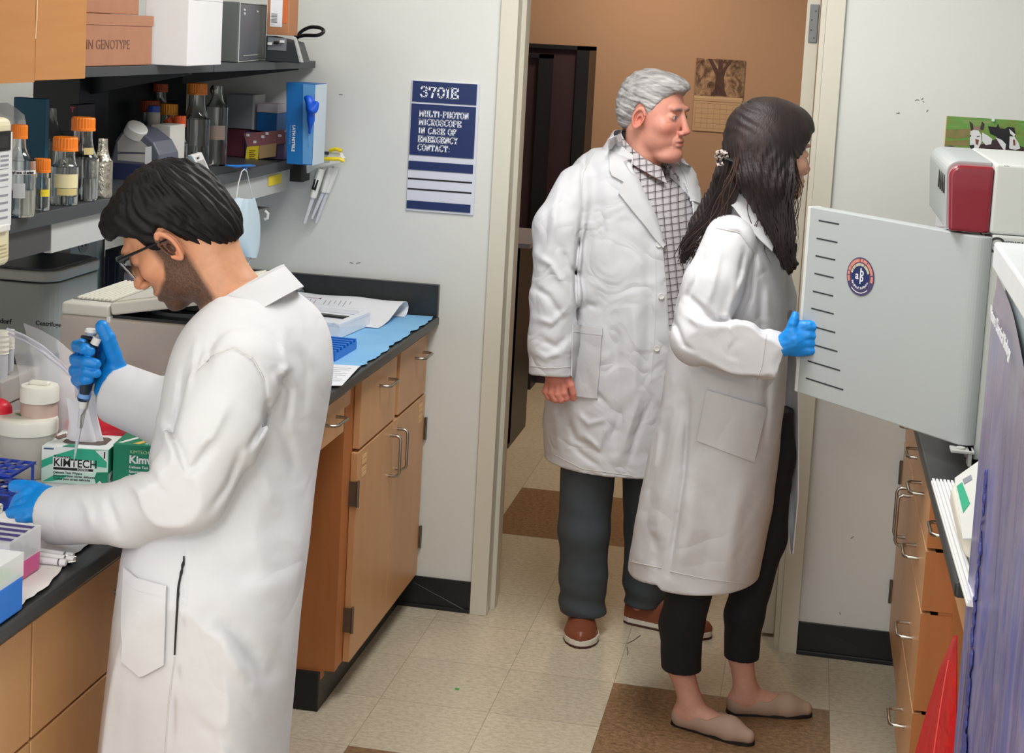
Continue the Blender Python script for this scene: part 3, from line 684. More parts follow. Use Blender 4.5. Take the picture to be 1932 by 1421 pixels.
# ---------------------------------------------------------------- heads
def frame(yaw, pitch, roll):
    y, p, r = [math.radians(q) for q in (yaw, pitch, roll)]
    f = np.array([math.cos(y)*math.cos(p), math.sin(y)*math.cos(p), -math.sin(p)]); l = np.array([-math.sin(y), math.cos(y), 0]); u = np.cross(f, l)
    return np.array([f, l*math.cos(r)+u*math.sin(r), -l*math.sin(r)+u*math.cos(r)]).T
def head_field(fat=0.0, nose=1.0, brow=1.0, jaw=1.0, smooth=1.0, lidz=0.0):
    it = [(ell((-.014,0,.042),(.100,.077,.088)),0), (ell((.034,0,-.025),(.060,.060+fat,.082)),.03), (ell((.030,0,-.070),(.056,.052+fat,.042)),.025),
          (ell((.079*jaw,0,-.099*jaw),(.024,.026+fat*.5,.019)),.018)]
    for s in (1, -1):
        it += [(ell((.060,s*.042,-.022),(.026,.022+fat*.6,.022)),.02), (ell((.086,s*.022,.032),(.014,.026,.009*brow)),.012)]
    for s in (1, -1): it += [(ell((.106,s*.033,.008),(.021,.019,.014)),-.010)]
    for s in (1, -1): it += [(ell((.0775,s*.032,.0085),(.0150,.0175,.0125)),.005)]
    for s in (1, -1): it += [(ell((.0945,s*.0325,.0075),(.010,.0125,.0036)),-.0012)]
    it += [(cap((.091,0,.024),(.110*nose,0,-.022),.0085,.0105),.008), (ell((.1145*nose,0,-.031),(.0120,.0120,.0105)),.006)]
    for s in (1, -1): it += [(ell((.104*nose,s*.0125,-.038),(.0105,.0075,.0075)),.005)]
    it += [(ell((.078,0,-.064),(.023,.031,.024)),.014), (ell((.0978,0,-.0620),(.0070,.022,.0052)),.005), (ell((.0972,0,-.0752),(.0078,.019,.0062)),.005)]
    it += [(ell((.1065,0,-.0685),(.0062,.022,.0010)),-.002)]
    for s in (1, -1): it += [(ell((.1085*nose,s*.0085,-.0455),(.0042,.0030,.0028)),-.002)]
    base = union(it)
    Re = frame(0, 0, 0)
    ears = []
    for s in (1, -1):
        yaw = math.radians(s*24); c = np.array([-.006, s*.080, -.004])
        ax = np.array([math.cos(yaw)*1, -math.sin(yaw), 0]) ; ax = np.array([math.cos(yaw), -s*abs(math.sin(yaw))*-1 if False else -math.sin(yaw), 0.0])
        ay = np.array([math.sin(yaw), math.cos(yaw), 0]); az = np.array([0, 0, 1.0]); t = math.radians(-14)
        ax2 = ax*math.cos(t)+az*math.sin(t); az2 = -ax*math.sin(t)+az*math.cos(t); R = np.array([ax2, ay, az2]).T
        ears.append((c, R, s))
    def f(P):
        d = base(P)
        for c, R, s in ears:
            m = np.linalg.norm(P-c, axis=1) < .06
            if not m.any(): continue
            q = (P[m]-c)@R; x, y, z = q[:, 0], q[:, 1]*s, q[:, 2]
            w = 1-.22*np.clip(-z/.034, 0, 1)                       # narrower towards the lobe
            rr = np.sqrt((x/(.0190*w))**2+(z/.0330)**2)
            rim = np.sqrt(((rr-.86)*.018)**2+(y-.0075)**2)-.0036*np.where((x > .004) & (z > -.016) & (z < .012), .55, 1.0)
            plate = np.maximum((rr-.9)*.018, np.abs(y+.0005)-.0026)
            anti = np.sqrt(((np.sqrt((x/(.0105))**2+((z-.001)/.0195)**2)-1)*.011)**2+(y-.0032)**2)-.0024
            hole = np.sqrt(((x-.004)/.0062)**2+((z+.004)/.0095)**2+((y-.003)/.008)**2); hole = (hole-1)*.0062
            e = smin(smin(rim, plate, .0015), anti, .0015); root = np.sqrt((x-.006)**2*1+(z*.55)**2+(y+.010)**2)-.013; e = smin(e, root, .006)
            e = smax(e, -hole, .002); d[m] = smin(d[m], e, .004)
        return d
    return f
def skin_material(name, rough=.46):
    m = bpy.data.materials.new(name); m.use_nodes = True; N = m.node_tree.nodes; L = m.node_tree.links; b = N['Principled BSDF']
    a = N.new('ShaderNodeAttribute'); a.attribute_name = 'Col'; tc = N.new('ShaderNodeTexCoord'); n = N.new('ShaderNodeTexNoise'); n.inputs['Scale'].default_value = 90; n.inputs['Detail'].default_value = 5; L.new(tc.outputs['Object'], n.inputs['Vector'])
    hv = N.new('ShaderNodeHueSaturation'); mr = N.new('ShaderNodeMapRange'); mr.inputs['To Min'].default_value = .90; mr.inputs['To Max'].default_value = 1.10; L.new(n.outputs['Fac'], mr.inputs[0]); L.new(mr.outputs[0], hv.inputs['Value'])
    L.new(a.outputs['Color'], hv.inputs['Color']); L.new(hv.outputs[0], b.inputs['Base Color']); b.inputs['Roughness'].default_value = rough; b.inputs['Specular IOR Level'].default_value = .35
    b.inputs['Subsurface Weight'].default_value = .12; b.inputs['Subsurface Radius'].default_value = (1, .35, .2); b.inputs['Subsurface Scale'].default_value = .004
    bp = N.new('ShaderNodeBump'); bp.inputs['Strength'].default_value = .15; bp.inputs['Distance'].default_value = .0006; n2 = N.new('ShaderNodeTexNoise'); n2.inputs['Scale'].default_value = 600; L.new(tc.outputs['Object'], n2.inputs['Vector']); L.new(n2.outputs['Fac'], bp.inputs['Height']); L.new(bp.outputs[0], b.inputs['Normal'])
    return m
def mixc(a, b, t): t = np.clip(t, 0, 1)[:, None]; return a*(1-t)+np.array(b)*t
def c3(r, g, b): return np.array([lin(r), lin(g), lin(b)])
def gauss(L, c, r): return np.exp(-(((L-np.array(c))/np.array(r))**2).sum(1))
def face_colour(L, skin, lip, brow, beard=None, beardc=None, red=None, dark=None):
    c = np.tile(skin, (len(L), 1)); ay = np.abs(L[:, 1]); x, z = L[:, 0], L[:, 2]
    if red is not None:
        for p, r in (((.118, 0, -.034), (.016, .016, .014)), ((.07, .045, -.03), (.03, .02, .022)), ((.07, -.045, -.03), (.03, .02, .022)), ((-.006, .09, -.01), (.03, .02, .03)), ((-.006, -.09, -.01), (.03, .02, .03))):
            c = mixc(c, red, .55*gauss(L, p, r))
    if beard is not None: c = mixc(c, beardc, beard(L, ay, x, z))
    c = mixc(c, lip, 1.0*np.clip(gauss(np.c_[x, ay, z], (.104, 0, -.0685), (.012, .022, .0095))*1.5-.45, 0, 1))
    c = mixc(c, brow, 1.3*gauss(np.c_[x, ay, z], (.094, .030, .0315), (.020, .018, .0050)))
    c = mixc(c, skin*.5, .7*gauss(np.c_[x, ay, z], (.092, .033, .0120), (.010, .016, .0016)))
    return c
def eye(parent, C, R, side, iris=(60, 44, 34)):
    c = C+R@np.array([.0800, side*.032, .0078])
    e = MB().ellipsoid(c, (.0122, .0122, .0122), 20, 14, R).build('eye', mat('eye_white', RGB(214,206,200), .2), parent, smooth=True)
    fw = R@np.array([1., 0, 0]); MB().lathe([(0, .0004), (.0056, .0002), (.0060, -.0010), (0, -.0012)], c+fw*.0118, 14, fw).build('iris', mat('iris_%d' % iris[0], RGB(*iris), .15), e)
    return e
def hand_field(fingers, palm, k=.006):
    """fingers: list of (points, radii) each its own chain; palm: list of (field, k)"""
    fs = [chain(p, r, .002) for p, r in fingers]; pf = union(palm)
    def f(P):
        g = fs[0](P)
        for q in fs[1:]: g = smin(g, q(P), .0012)
        return smin(g, pf(P), k)
    return f
# ================================================================ people
def PT(u, v, y): return A(u, v, y=y)
def mesh_of(name, f, pts, pad, h, m, parent, col=None, newton=1):
    lo, hi = bbox(pts, pad); V, Q = polygonize(f, lo, hi, h, newton); return mesh_np(name, [(V, Q)], m, parent, col)
SKINS = {}
HAIRBUMP = dict(bump=(140, .55, .0012), stretch=(1, 1, .18))
# ---------------------------------------------------------------- the man with the pipette
YS = -2.22
sci = thing('person', 'man in white lab coat and blue gloves leaning over the left bench with a pipette', 'person', (.06, YS, 0))
hC = np.array([.000, YS, 1.466]); hR = frame(184, 38, -6)
hf = head_field(fat=.001, nose=1.02, jaw=.97, brow=1.2)
def sci_head(P):
    L = (P-hC)@hR/.93; d = hf(L)*.93; n = neck_s(P); return smin(d, n, .022)
nb = PT(470, 585, YS); neck_s = chain([hC+hR@np.array([-.030, 0, -.035]), PT(412, 520, YS), PT(436, 560, YS), PT(470, 612, YS)], [.056, .051, .055, .066], .01)
S_rows = rows_uv([(548,432,538,.085),(575,402,572,.14),(605,372,596,.182),(645,350,612,.2),(700,334,617,.205),(780,320,606,.200),(860,298,592,.192),(940,274,582,.19),(1040,247,572,.195),(1150,236,557,.205),(1250,228,546,.21),(1421,211,530,.20),(1520,204,523,.205),(1660,200,520,.21)], YS)
def _depth(rows, z0, y0, z1, y1, d0):
    # recompute the rows for a body whose hips stand nearer than its head
    return rows
S_DATA = [(548,432,538,.085,-2.22),(575,402,572,.14,-2.22),(605,372,596,.182,-2.22),(645,350,612,.198,-2.225),(700,334,617,.20,-2.23),(780,320,606,.19,-2.24),(860,298,592,.175,-2.26),(940,274,582,.165,-2.29),(1040,247,572,.17,-2.34),(1150,236,557,.185,-2.37),(1250,228,546,.195,-2.38),(1421,211,530,.205,-2.38),(1520,204,523,.21,-2.38),(1660,200,520,.215,-2.38)]
S_rows = [rows_uv([(v, a, b, r)], y)[0] for v, a, b, r, y in S_DATA]
sh = PT(455, 702, -2.385); s1 = PT(418, 800, -2.44); el = PT(352, 925, -2.475); s3 = PT(245, 968, -2.45); cu = PT(103, 972, -2.385)
shF = PT(430, 690, -2.03); elF = PT(335, 790, -2.085); cuF = PT(218, 741, -2.060)
FS = [([(372,700),(400,672),(440,657),(478,680),(498,715),(505,760)],3.0,.0035), ([(505,760),(497,800),(470,845)],6,.010), ([(455,850),(430,915),(395,965)],7,.005),
 ([(300,790),(325,850),(330,905)],9,-.006), ([(318,800),(345,860),(352,900)],7,.005), ([(265,860),(290,905),(330,935)],9,.006), ([(240,900),(262,930),(300,985)],9,-.005), ([(200,935),(215,975),(225,1005)],8,.005), ([(150,925),(165,960),(170,1000)],9,-.004),
 ([(400,840),(370,880),(345,895)],8,.006), ([(430,760),(400,820),(365,850)],10,-.005), ([(520,700),(548,735),(540,800)],8,.007), ([(555,640),(575,700),(570,790)],13,.006), ([(530,620),(545,690),(520,720)],10,-.006),
 ([(345,1020),(350,1100),(345,1200)],3,.004), ([(342,1230),(330,1330),(325,1421)],2.5,.004), ([(400,1170),(450,1200),(500,1260)],22,.010), ([(360,1240),(420,1210),(470,1290)],18,-.008), ([(400,1050),(450,1080),(520,1060)],26,.007), ([(500,900),(480,1000),(500,1100)],22,-.006),
 ([(350,1330),(400,1370),(430,1420)],16,.007), ([(280,1180),(270,1300),(262,1421)],16,-.006), ([(250,1240),(245,1330),(240,1421)],12,.006), ([(420,620),(400,650),(388,700)],8,.005), ([(370,640),(362,690),(350,740)],7,-.005), ([(345,700),(338,760),(325,820)],6,.005), ([(505,770),(540,830),(560,900)],14,.006), ([(470,860),(500,900),(520,960)],12,-.005)]
fS = folds([(p, w, d*1.25) for p, w, d in FS], YS, .05); rS = rumple(.0011, 26, 3, 1, 1, .6)
tor = loft(S_rows); nearA = chain([sh, s1, el, s3, cu], [.070, .069, .062, .050, .047], .02); farA = chain([shF, elF, cuF], [.070, .062, .056], .02)
cut1 = cap(cu+nrm(cu-s3)*.026, cu+nrm(cu-s3)*.12, .040, .044); cutF = cap(cuF+nrm(cuF-elF)*.034, cuF+nrm(cuF-elF)*.12, .047, .050)
dn = nrm(cu-s3+np.array([0, 0, -.0])); dF = nrm(cuF-elF)
hem_z = .33
def coatS(P):
    a = smax(nearA(P), (P-cu)@dn, .004); b = smax(farA(P), (P-cuF)@dF, .004)
    a = smax(a, -cut1(P), .003); b = smax(b, -cutF(P), .003)
    d = smin(smin(tor(P), b, .022), a, .007)
    d = smax(d, -neck_cut(P), .006)
    return smax(d + fS(P) + rS(P), hem_z-P[:, 2], .004)
neck_cut = chain([PT(452, 558, YS), PT(440, 470, YS)], [.066, .075], .0)
pts = [p for p in (sh, el, cu, elF, cuF)] + [PT(400, 548, YS-.1), PT(620, 700, YS+.22), PT(520, 1660, YS+.2), PT(200, 1660, YS-.25)]
SK_S = skin_material('tan_skin'); colS = c3(204, 146, 112)
def beardS(L, ay, x, z):
    # beard edge: from the sideburn down the cheek, then forward to the corner of the mouth
    edge = np.interp(x, [-.03, .010, .030, .050, .070, .088, .12], [.02, .02, -.020, -.043, -.052, -.060, -.062])
    jaw = np.clip((edge-z)/.010, 0, 1)*np.clip((x+.018)/.014, 0, 1); cheek = 1-.75*gauss(np.c_[x, ay, z], (.104, 0, -.0685), (.014, .024, .010))
    must = gauss(np.c_[x, ay, z], (.104, 0, -.054), (.022, .030, .0075))
    side = np.clip((x-.004)/.01, 0, 1)*np.clip((.042-x)/.014, 0, 1)*np.clip((.050-z)/.01, 0, 1)
    chin = np.clip((.10+.0-np.abs(z+.115))/.02, 0, 1)*0
    mott = .84+.16*np.random.RandomState(3).rand(len(x)); k = np.clip(jaw*cheek*1.15+side*1.0, 0, 1)*mott; k = np.maximum(k, must*1.3); under = np.clip((-.125-z)/.02, 0, 1)
    return np.clip(k*(1-under), 0, 1)*.93*np.clip((ay < .085)*1.0, 0, 1)
def col_sci(V):
    L = (V-hC)@hR/.93; c = face_colour(L, colS, c3(150, 84, 70), c3(34, 26, 24), beardS, c3(38, 27, 24), c3(205, 120, 92))
    far = np.linalg.norm(V-hC, axis=1) > .19; c[far] = colS; return c
lo, hi = bbox([hC], .175); hV = polygonize(sci_head, [lo[0], lo[1], hC[2]-.20], [hi[0]+.05, hi[1], hi[2]], .0021)
# hidden body under the cloth
def sci_body(P):
    d = union([(loft([(z, cx, cy, rx*.72, ry*.78) for z, cx, cy, rx, ry in S_rows if z > .80]), 0), (chain([sh, el, cu, PT(100, 968, -2.34)], [.048, .036, .027, .026], .01), .03), (chain([shF, elF, PT(225, 742, -2.06)], [.048, .036, .027], .01), .03),
        (chain([np.array([.09, YS-.19, .92]), np.array([.09, YS-.20, .50]), np.array([.09, YS-.21, .08])], [.06, .05, .04], .01), .02), (chain([np.array([.09, YS-.08, .92]), np.array([.09, YS-.07, .50]), np.array([.09, YS-.06, .08])], [.06, .05, .04], .01), .02), (neck_s, .02)])(P)
    return d
lo, hi = bbox([PT(95, 968, -2.45), np.array([.24, YS+.3, 1.33]), np.array([-.25, YS-.3, .0])], .03)
bV = polygonize(sci_body, lo, hi, .010)
mesh_np('body', [hV, bV], SK_S, sci, col_sci)
for s in (1, -1): eye(sci, hC, hR*.93, s)
# hair
hairS = rumple(1.0, 60, 5)
def sci_hair(P):
    L = (P-hC)@hR/.93; x, y, z = L[:, 0], L[:, 1], L[:, 2]; ay = np.abs(y)
    d = smin(ell((-.012, 0, .045), (.106, .086, .097))(L), ell((.066, 0, .082), (.050, .060, .036))(L), .03)
    d = smin(d, ell((-.070, 0, -.015), (.048, .062, .060))(L), .03)
    line = np.interp(x, [-.14, -.055, -.030, -.012, .005, .020, .034, .046, .075, .115], [-.078, -.066, -.030, .030, .034, -.006, .004, .040, .062, .055])
    line = line + .012*np.clip((.05-ay)/.05, 0, 1)*(x > .03)
    az = np.arctan2(y, x+.05)*9+z*30
    st = .0016*np.sin(az*3.1+hairS(P*.5)*2.2)+.0012*np.sin(x*260+y*120+hairS(P)*2)
    cutp = (line - z)*.85 + .0014*np.sin(x*420)*np.sin(y*300)
    return smax(d+st, cutp, .010)
lo, hi = bbox([hC], .17); HS = mat('black_hair', RGB(13,12,14), .55, spec=.3, bump=(260,.8,.0014), stretch=(.16,1,.5))
hv = polygonize(sci_hair, lo, hi, .0028); mesh_np('hair', [hv], HS, sci)
# coat
lo, hi = bbox(pts, .05); lo[2] = .30
cV = polygonize(coatS, lo, hi, .0052); coat_s = mesh_np('lab_coat', [cV], COAT, sci); bvS = bvh_of(coat_s)
SEAM = mat('coat_stitching', RGB(206,203,200), .8); SLIT = mat('coat_slit_shadow_cloth', RGB(120,116,112), .9)
def lay(bv, a, b, n, m, off, th, name, parent, mt=None): 
    return MB().sheet(laid(bv, a, b, n, m, off), th).build(name, mt or COAT, parent, smooth=True)
# collar: stand and fall, wrapped round the neck
def collar(parent, inner, outer, th, name='collar', m=None):
    a = np.array(inner); b = np.array(outer); n = len(a)
    ts = np.linspace(0, 1, 7); G = [[a[i]+(b[i]-a[i])*t for i in range(n)] for t in ts]
    return MB().sheet(G, th).build(name, m or COAT, parent, smooth=True)
def ringpts(c, rx, ry, a0, a1, n, X, Y, lift=None):
    return [np.array(c)+X*rx*math.cos(a)+Y*ry*math.sin(a)+(np.array(lift(a)) if lift else 0) for a in np.linspace(a0, a1, n)]
Xc = nrm(PT(530, 500, YS)-PT(392, 585, YS)); Yc = np.array([0, 1., 0]); cc = (PT(530, 505, YS)+PT(392, 590, YS))/2
ups = nrm(np.cross(Yc, Xc)); ups = ups if ups[2] > 0 else -ups
inn = ringpts(cc, .082, .074, math.pi*1.0, -math.pi*1.0, 33, Xc, Yc, lambda a: ups*(-.002))
out = ringpts(cc-ups*.046+Xc*-.010, .099, .104, math.pi*.94, -math.pi*.94, 33, Xc, Yc, lambda a: -ups*.012*max(0, -math.cos(a)))
top = ringpts(cc+ups*.004, .079, .070, math.pi*1.0, -math.pi*1.0, 33, Xc, Yc)
stand = ringpts(cc-ups*.042, .075, .068, math.pi*1.0, -math.pi*1.0, 33, Xc, Yc)
G = np.array([out, [(o*.35+i*.65) for o, i in zip(out, inn)], inn, top, stand]); 
MB().sheet(G, -.003).build('collar', COAT, coat_s, smooth=True)
lay(bvS, [(240,1072),(262,1092),(317,1108)], [(232,1245),(268,1276),(312,1252)], 12, 12, .0035, .004, 'pocket', coat_s)
lay(bvS, [(240,1072),(262,1092),(317,1108)], [(240,1095),(262,1115),(316,1130)], 12, 3, .0050, .003, 'pocket_hem', coat_s, COAT)
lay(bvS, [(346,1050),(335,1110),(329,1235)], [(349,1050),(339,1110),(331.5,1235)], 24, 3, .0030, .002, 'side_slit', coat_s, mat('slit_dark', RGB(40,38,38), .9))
for pl in ([(306,1108),(303,1180),(300,1262)], [(372,700),(400,670),(440,655),(480,680),(500,720)], [(330,1240),(318,1330),(312,1421)]): MB().tube(line_on(bvS, pl, 24), .0011, 4).build('seam', SEAM, coat_s)
# near hand, spread flat on the bench
def yz(u, v, z): return A(u, v, z=z)
yh = -2.33
f_ = [([PT(92,934,yh),PT(62,921,yh+.01),PT(45,918,yh+.015),PT(28,917,yh+.02)],[.015,.0125,.0115,.0105]),
      ([PT(84,942,yh),PT(52,932,yh-.01),PT(36,942,yh-.005),PT(28,956,yh)],[.014,.0120,.0108,.0100]),
      ([PT(84,955,yh-.01),PT(50,948,yh-.022),PT(36,955,yh-.022),PT(30,966,yh-.015)],[.014,.0118,.0105,.0095]),
      ([PT(86,966,yh-.02),PT(55,962,yh-.035),PT(38,966,yh-.035),PT(21,968,yh-.03)],[.014,.0120,.0105,.0098]),
      ([PT(92,976,yh-.02),PT(66,974,yh-.04),PT(50,976,yh-.045),PT(38,978,yh-.04)],[.013,.0105,.0095,.0085])]
palm = [(chain([PT(128,965,-2.36), PT(112,958,-2.35)],[.027,.028],0),0), (ell(PT(88,955,-2.34),(.036,.040,.030)),.015)]
hfld = hand_field(f_, palm, .008); rn = rumple(.0006, 160, 9)
mesh_of('glove', lambda P: hfld(P)+rn(P), [p for a, _ in f_ for p in a]+[PT(128,965,-2.36)], .05, .0026, NITRILE, sci)
# far hand closed round the pipette, thumb on the plunger
yp = -2.085
def F(vl, ut, vt, ul, r=.0112): return ([PT(204, vl-2, -2.045), PT(160, vl-4, -2.035), PT(ul+10, vl, -2.055), PT(ul+11, vl+2, -2.085), PT((ul+ut)/2+3, (vl+vt)/2, -2.112), PT(ut-9, vt, -2.110)], [.014, .0115, r, r, r*.98, r*.86])
f2 = [F(653, 179, 663, 136), F(678, 190, 687, 132), F(698, 190, 704, 131), F(716, 178, 716, 135, .0105),
      ([PT(222, 705, -2.06), PT(214, 670, -2.075), PT(203, 637, -2.085), PT(192, 616, -2.088)], [.020, .0150, .0135, .0118])]
palm2 = [(chain([PT(212, 705, -2.062), PT(200, 735, -2.062)], [.026, .022], 0), 0), (chain([PT(222, 720, -2.07), PT(248, 745, -2.06)], [.028, .030], 0), .015), (cap(PT(205, 668, -2.05), PT(204, 730, -2.05), .014, .016), .01), (cap(PT(150, 720, -2.06), PT(160, 742, -2.06), .010, .008), .008)]
hf2 = hand_field(f2, palm2, .007)
mesh_of('glove', lambda P: hf2(P)+rn(P), [p for a, _ in f2 for p in a]+[PT(248,745,-2.06)], .05, .0024, NITRILE, sci)
# safety glasses
def W(l): return hC+hR@np.array(l, float)*.93
sg_ = MB().tube([W((-.012,.079,.006)), W((.03,.080,.016)), W((.075,.074,.024)), W((.094,.062,.026))], [.0035,.005,.0065,.0075], 8, flat=.45).tube([W((.094,.062,.026)), W((.108,.035,.030)), W((.112,0,.028)), W((.108,-.035,.030)), W((.094,-.062,.026))], [.0065,.0048,.0042,.0048,.0065], 8)
sg_.tube([W((-.012,-.079,.006)), W((.03,-.080,.016)), W((.094,-.062,.026))], .005, 8, flat=.45)
gl_o = sg_.build('safety_glasses', mat('black_glasses_frame', RGB(24,28,34), .3), sci, smooth=True)
G = [[W((.094+.018*math.cos(a)-.004*t, .062*math.sin(a), .024-.040*t)) for a in np.linspace(-1.45, 1.45, 21)] for t in np.linspace(0, 1, 6)]
MB().sheet(G, .0012).build('lens', mat('clear_lens', (.95,.97,.98,1), .03, trans=1.0, ior=1.3), gl_o, smooth=True)
# trousers and shoes, below the frame
TRG = mat('dark_trousers', RGB(40,42,48), .8)
mesh_of('trousers', union([(chain([np.array([.09, YS-.20, .80]), np.array([.09, YS-.21, .50]), np.array([.09, YS-.21, .07])], [.075, .070, .060], .02), 0), (chain([np.array([.09, YS-.09, .80]), np.array([.09, YS-.07, .50]), np.array([.09, YS-.06, .07])], [.075, .070, .060], .02), .02)]), [np.array([-.05, YS-.2, .02]), np.array([.16, YS+.2, .90])], .10, .012, TRG, sci)
def shoe(parent, heel, toe, w, m_up, m_sole, m_out, sole=.026, hgt=.085, low=None, foot=None, toe_r=1.0):
    """laced or slip-on shoe: outsole, sole, upper"""
    heel = np.array([heel[0], heel[1], 0.]); toe = np.array([toe[0], toe[1], 0.]); L = np.linalg.norm(toe-heel); X = (toe-heel)/L; Y = np.array([-X[1], X[0], 0])
    prof = [(0, .0), (.02, .52), (.08, .72), (.22, .74), (.42, .72), (.60, .92), (.74, 1.0), (.86, .86), (.94, .60), (.985, .30), (1, .0)]
    def outl(s=1.0): 
        r = [heel+X*(L*t)+Y*(w/2*q*s) for t, q in prof]; l = [heel+X*(L*t)-Y*(w/2*q*s*.94) for t, q in prof[1:-1]][::-1]; return r+l
    sh_ = thing_child('shoe', parent)
    MB().prism([p for p in outl(1.0)], (0, 0, .006)).build('outsole', m_out, sh_)
    MB().prism([p+np.array([0, 0, .006]) for p in outl(1.03)], (0, 0, sole-.006)).build('sole', m_sole, sh_, bevel=.004)
    R = np.array([X, Y, [0, 0, 1.]]).T
    def f(P):
        q = (P-heel)@R; x, y, z = q[:, 0]/L, q[:, 1], q[:, 2]
        hw = np.interp(x, [t for t, _ in prof], [s for _, s in prof])*w/2*1.0
        top = np.interp(x, [0, .1, .3, .45, .6, .8, .95, 1.0], [hgt*.92, hgt, hgt*1.05, hgt*.98, hgt*.80, hgt*.62, hgt*.48, hgt*.34])
        k = np.sqrt((y/np.maximum(hw, .004))**2+(np.clip(z-.008, -1, 1)/top)**2*1.0); d = (k-1)*np.minimum(hw+.004, top)*.8
        ex = np.maximum(-x*L+.002, (x-1)*L); return np.maximum(np.maximum(d, ex), sole-.003-z)
    up = f if low is None else (lambda P: np.maximum(f(P), low((P-heel)@R, L)))
    V, Q = polygonize(up, np.minimum(heel, toe)-[.07, .07, 0], np.maximum(heel, toe)+[.07, .07, hgt*1.2+.02], .0035)
    mesh_np('upper', [(V, Q)], m_up, sh_)
    return sh_
def thing_child(name, parent):
    o = bpy.data.objects.new(name, None); SC.collection.objects.link(o); o.parent = parent; o.empty_display_size = .02; return o
LEA = mat('brown_leather', RGB(126,70,48), .38, bump=(200,.1,.0006)); SOLEW = mat('white_rubber_sole', RGB(214,208,196), .5); OUTS = mat('dark_outsole', RGB(70,38,28), .6)
for s in (1, -1): shoe(sci, (.17, YS-.15+s*.10), (-.10, YS-.15+s*.11), .10, TRG, BLACKRUB, BLACKRUB)
settle_deep = lambda o: settle(o)
settle(sci)
# ---------------------------------------------------------------- the older man in the doorway
YM = .02
man = thing('person', 'white-haired man in white lab coat and checked shirt standing in the doorway', 'person', (.52, .0, 0))
mC = np.array([.583, YM-.03, 1.613]); mR = frame(-24, 3, 0)
mf = head_field(fat=.008, nose=1.0, brow=1.15)
neck_m = chain([mC+mR@np.array([-.025, 0, -.05]), mC+mR@np.array([-.022, 0, -.115]), PT(1206, 330, YM-.01), PT(1196, 365, YM)], [.058, .058, .058, .062], .012)
jowl = union([(ell((.060, 0, -.112), (.040, .046, .022)), 0)])
def man_head(P):
    L = (P-mC)@mR; d = smin(mf(L), jowl(L), .02); d = smin(d, neck_m(P), .016)
    wr = .0012*np.exp(-((L[:, 0]-.062)/.018)**2)*np.sin(L[:, 2]*700)*(np.abs(L[:, 2]+.03) < .03)*0
    nl = .0022*np.exp(-(polyseg(L[:, 0], L[:, 2], [(.094, -.040), (.088, -.058), (.086, -.078)])/.0035)**2)*(np.abs(L[:, 1]) > .015)*(np.abs(L[:, 1]) < .05)
    bag = .0010*np.exp(-(polyseg(L[:, 0], L[:, 2], [(.092, -.006), (.080, -.010)])/.0025)**2)*(np.abs(L[:, 1]) > .015)
    return d+nl+bag
M_rows = rows_uv([(284,1124,1286,.10),(300,1092,1306,.15),(350,1062,1318,.172),(420,1052,1332,.182),(520,1046,1338,.19),(620,1042,1340,.19),(720,1034,1334,.185),(800,1024,1322,.18),(870,1028,1300,.18),(905,1028,1298,.18),(960,1028,1298,.18)], YM)
msh = PT(1096, 352, YM-.10); m1 = PT(1054, 430, YM-.17); mel = PT(1048, 560, YM-.19); m3 = PT(1042, 640, YM-.20); mcu = PT(1040, 706, YM-.205)
FM = [([(1098,400),(1092,450),(1085,520),(1088,600)],4,.010), ([(1110,280),(1098,330),(1100,400)],4,.005), ([(1060,470),(1075,505),(1090,520)],5,.006), ([(1010,480),(1040,500),(1070,545)],6,-.006), ([(1005,540),(1035,560),(1060,600)],6,.006), ([(1010,600),(1040,610),(1075,580)],6,-.005), ([(1020,640),(1050,655),(1070,635)],6,.006), ([(1005,660),(1030,675),(1060,665)],6,-.005), ([(1035,400),(1030,440),(1012,480)],6,.005), ([(1060,330),(1045,400),(1050,450)],8,-.005),
 ([(1105,700),(1120,740),(1140,760)],5,.005), ([(1090,780),(1110,800),(1150,790)],5,-.004), ([(1070,790),(1085,830),(1110,840)],6,.005), ([(1100,820),(1130,845),(1145,800)],5,-.004), ([(1150,830),(1165,800),(1175,770)],5,.004), ([(1170,860),(1190,800),(1210,740)],6,-.005), ([(1185,880),(1200,820),(1230,750)],5,.005), ([(1080,840),(1100,860),(1130,880)],5,.004), ([(1160,600),(1165,700),(1160,850)],10,.006), ([(1195,560),(1200,660),(1195,780)],9,-.006), ([(1220,450),(1225,560),(1222,700)],9,.005), ([(1140,330),(1150,430),(1145,540)],12,-.005), ([(1095,590),(1110,575),(1130,580)],5,.004), ([(1040,760),(1050,800),(1055,850)],6,-.005)]
fM = folds([(p, w*1.1, d*1.35) for p, w, d in FM], YM+.02, .05); rM = rumple(.0016, 42, 11)
_tm = loft(M_rows); XmH = mR@np.array([1., 0, 0]); XmH[2] = 0; XmH = nrm(XmH)
_tc = PT(1216, 284, YM-.02)+XmH*.050+np.array([0, 0, -.045]); _tn = nrm(XmH*.62+np.array([0, 0, .78])); torM = lambda P: smax(_tm(P), (P-_tc)@_tn, .05)
arM = chain([msh, m1, mel, m3, mcu], [.070, .074, .073, .070, .068], .02)
dM = nrm(mcu-m3); cutM = cap(mcu+dM*.044, mcu+dM*.15, .059, .062)
shF2 = PT(1272, 350, YM+.07); arF = chain([shF2, PT(1305, 480, YM+.12), PT(1300, 620, YM+.12)], [.072, .068, .06], .02)
Vpoly = [(1172,238),(1183,292),(1205,345),(1232,400),(1250,455),(1258,545),(1262,625),(1330,625),(1312,450),(1305,380),(1280,318),(1262,286),(1240,236)]
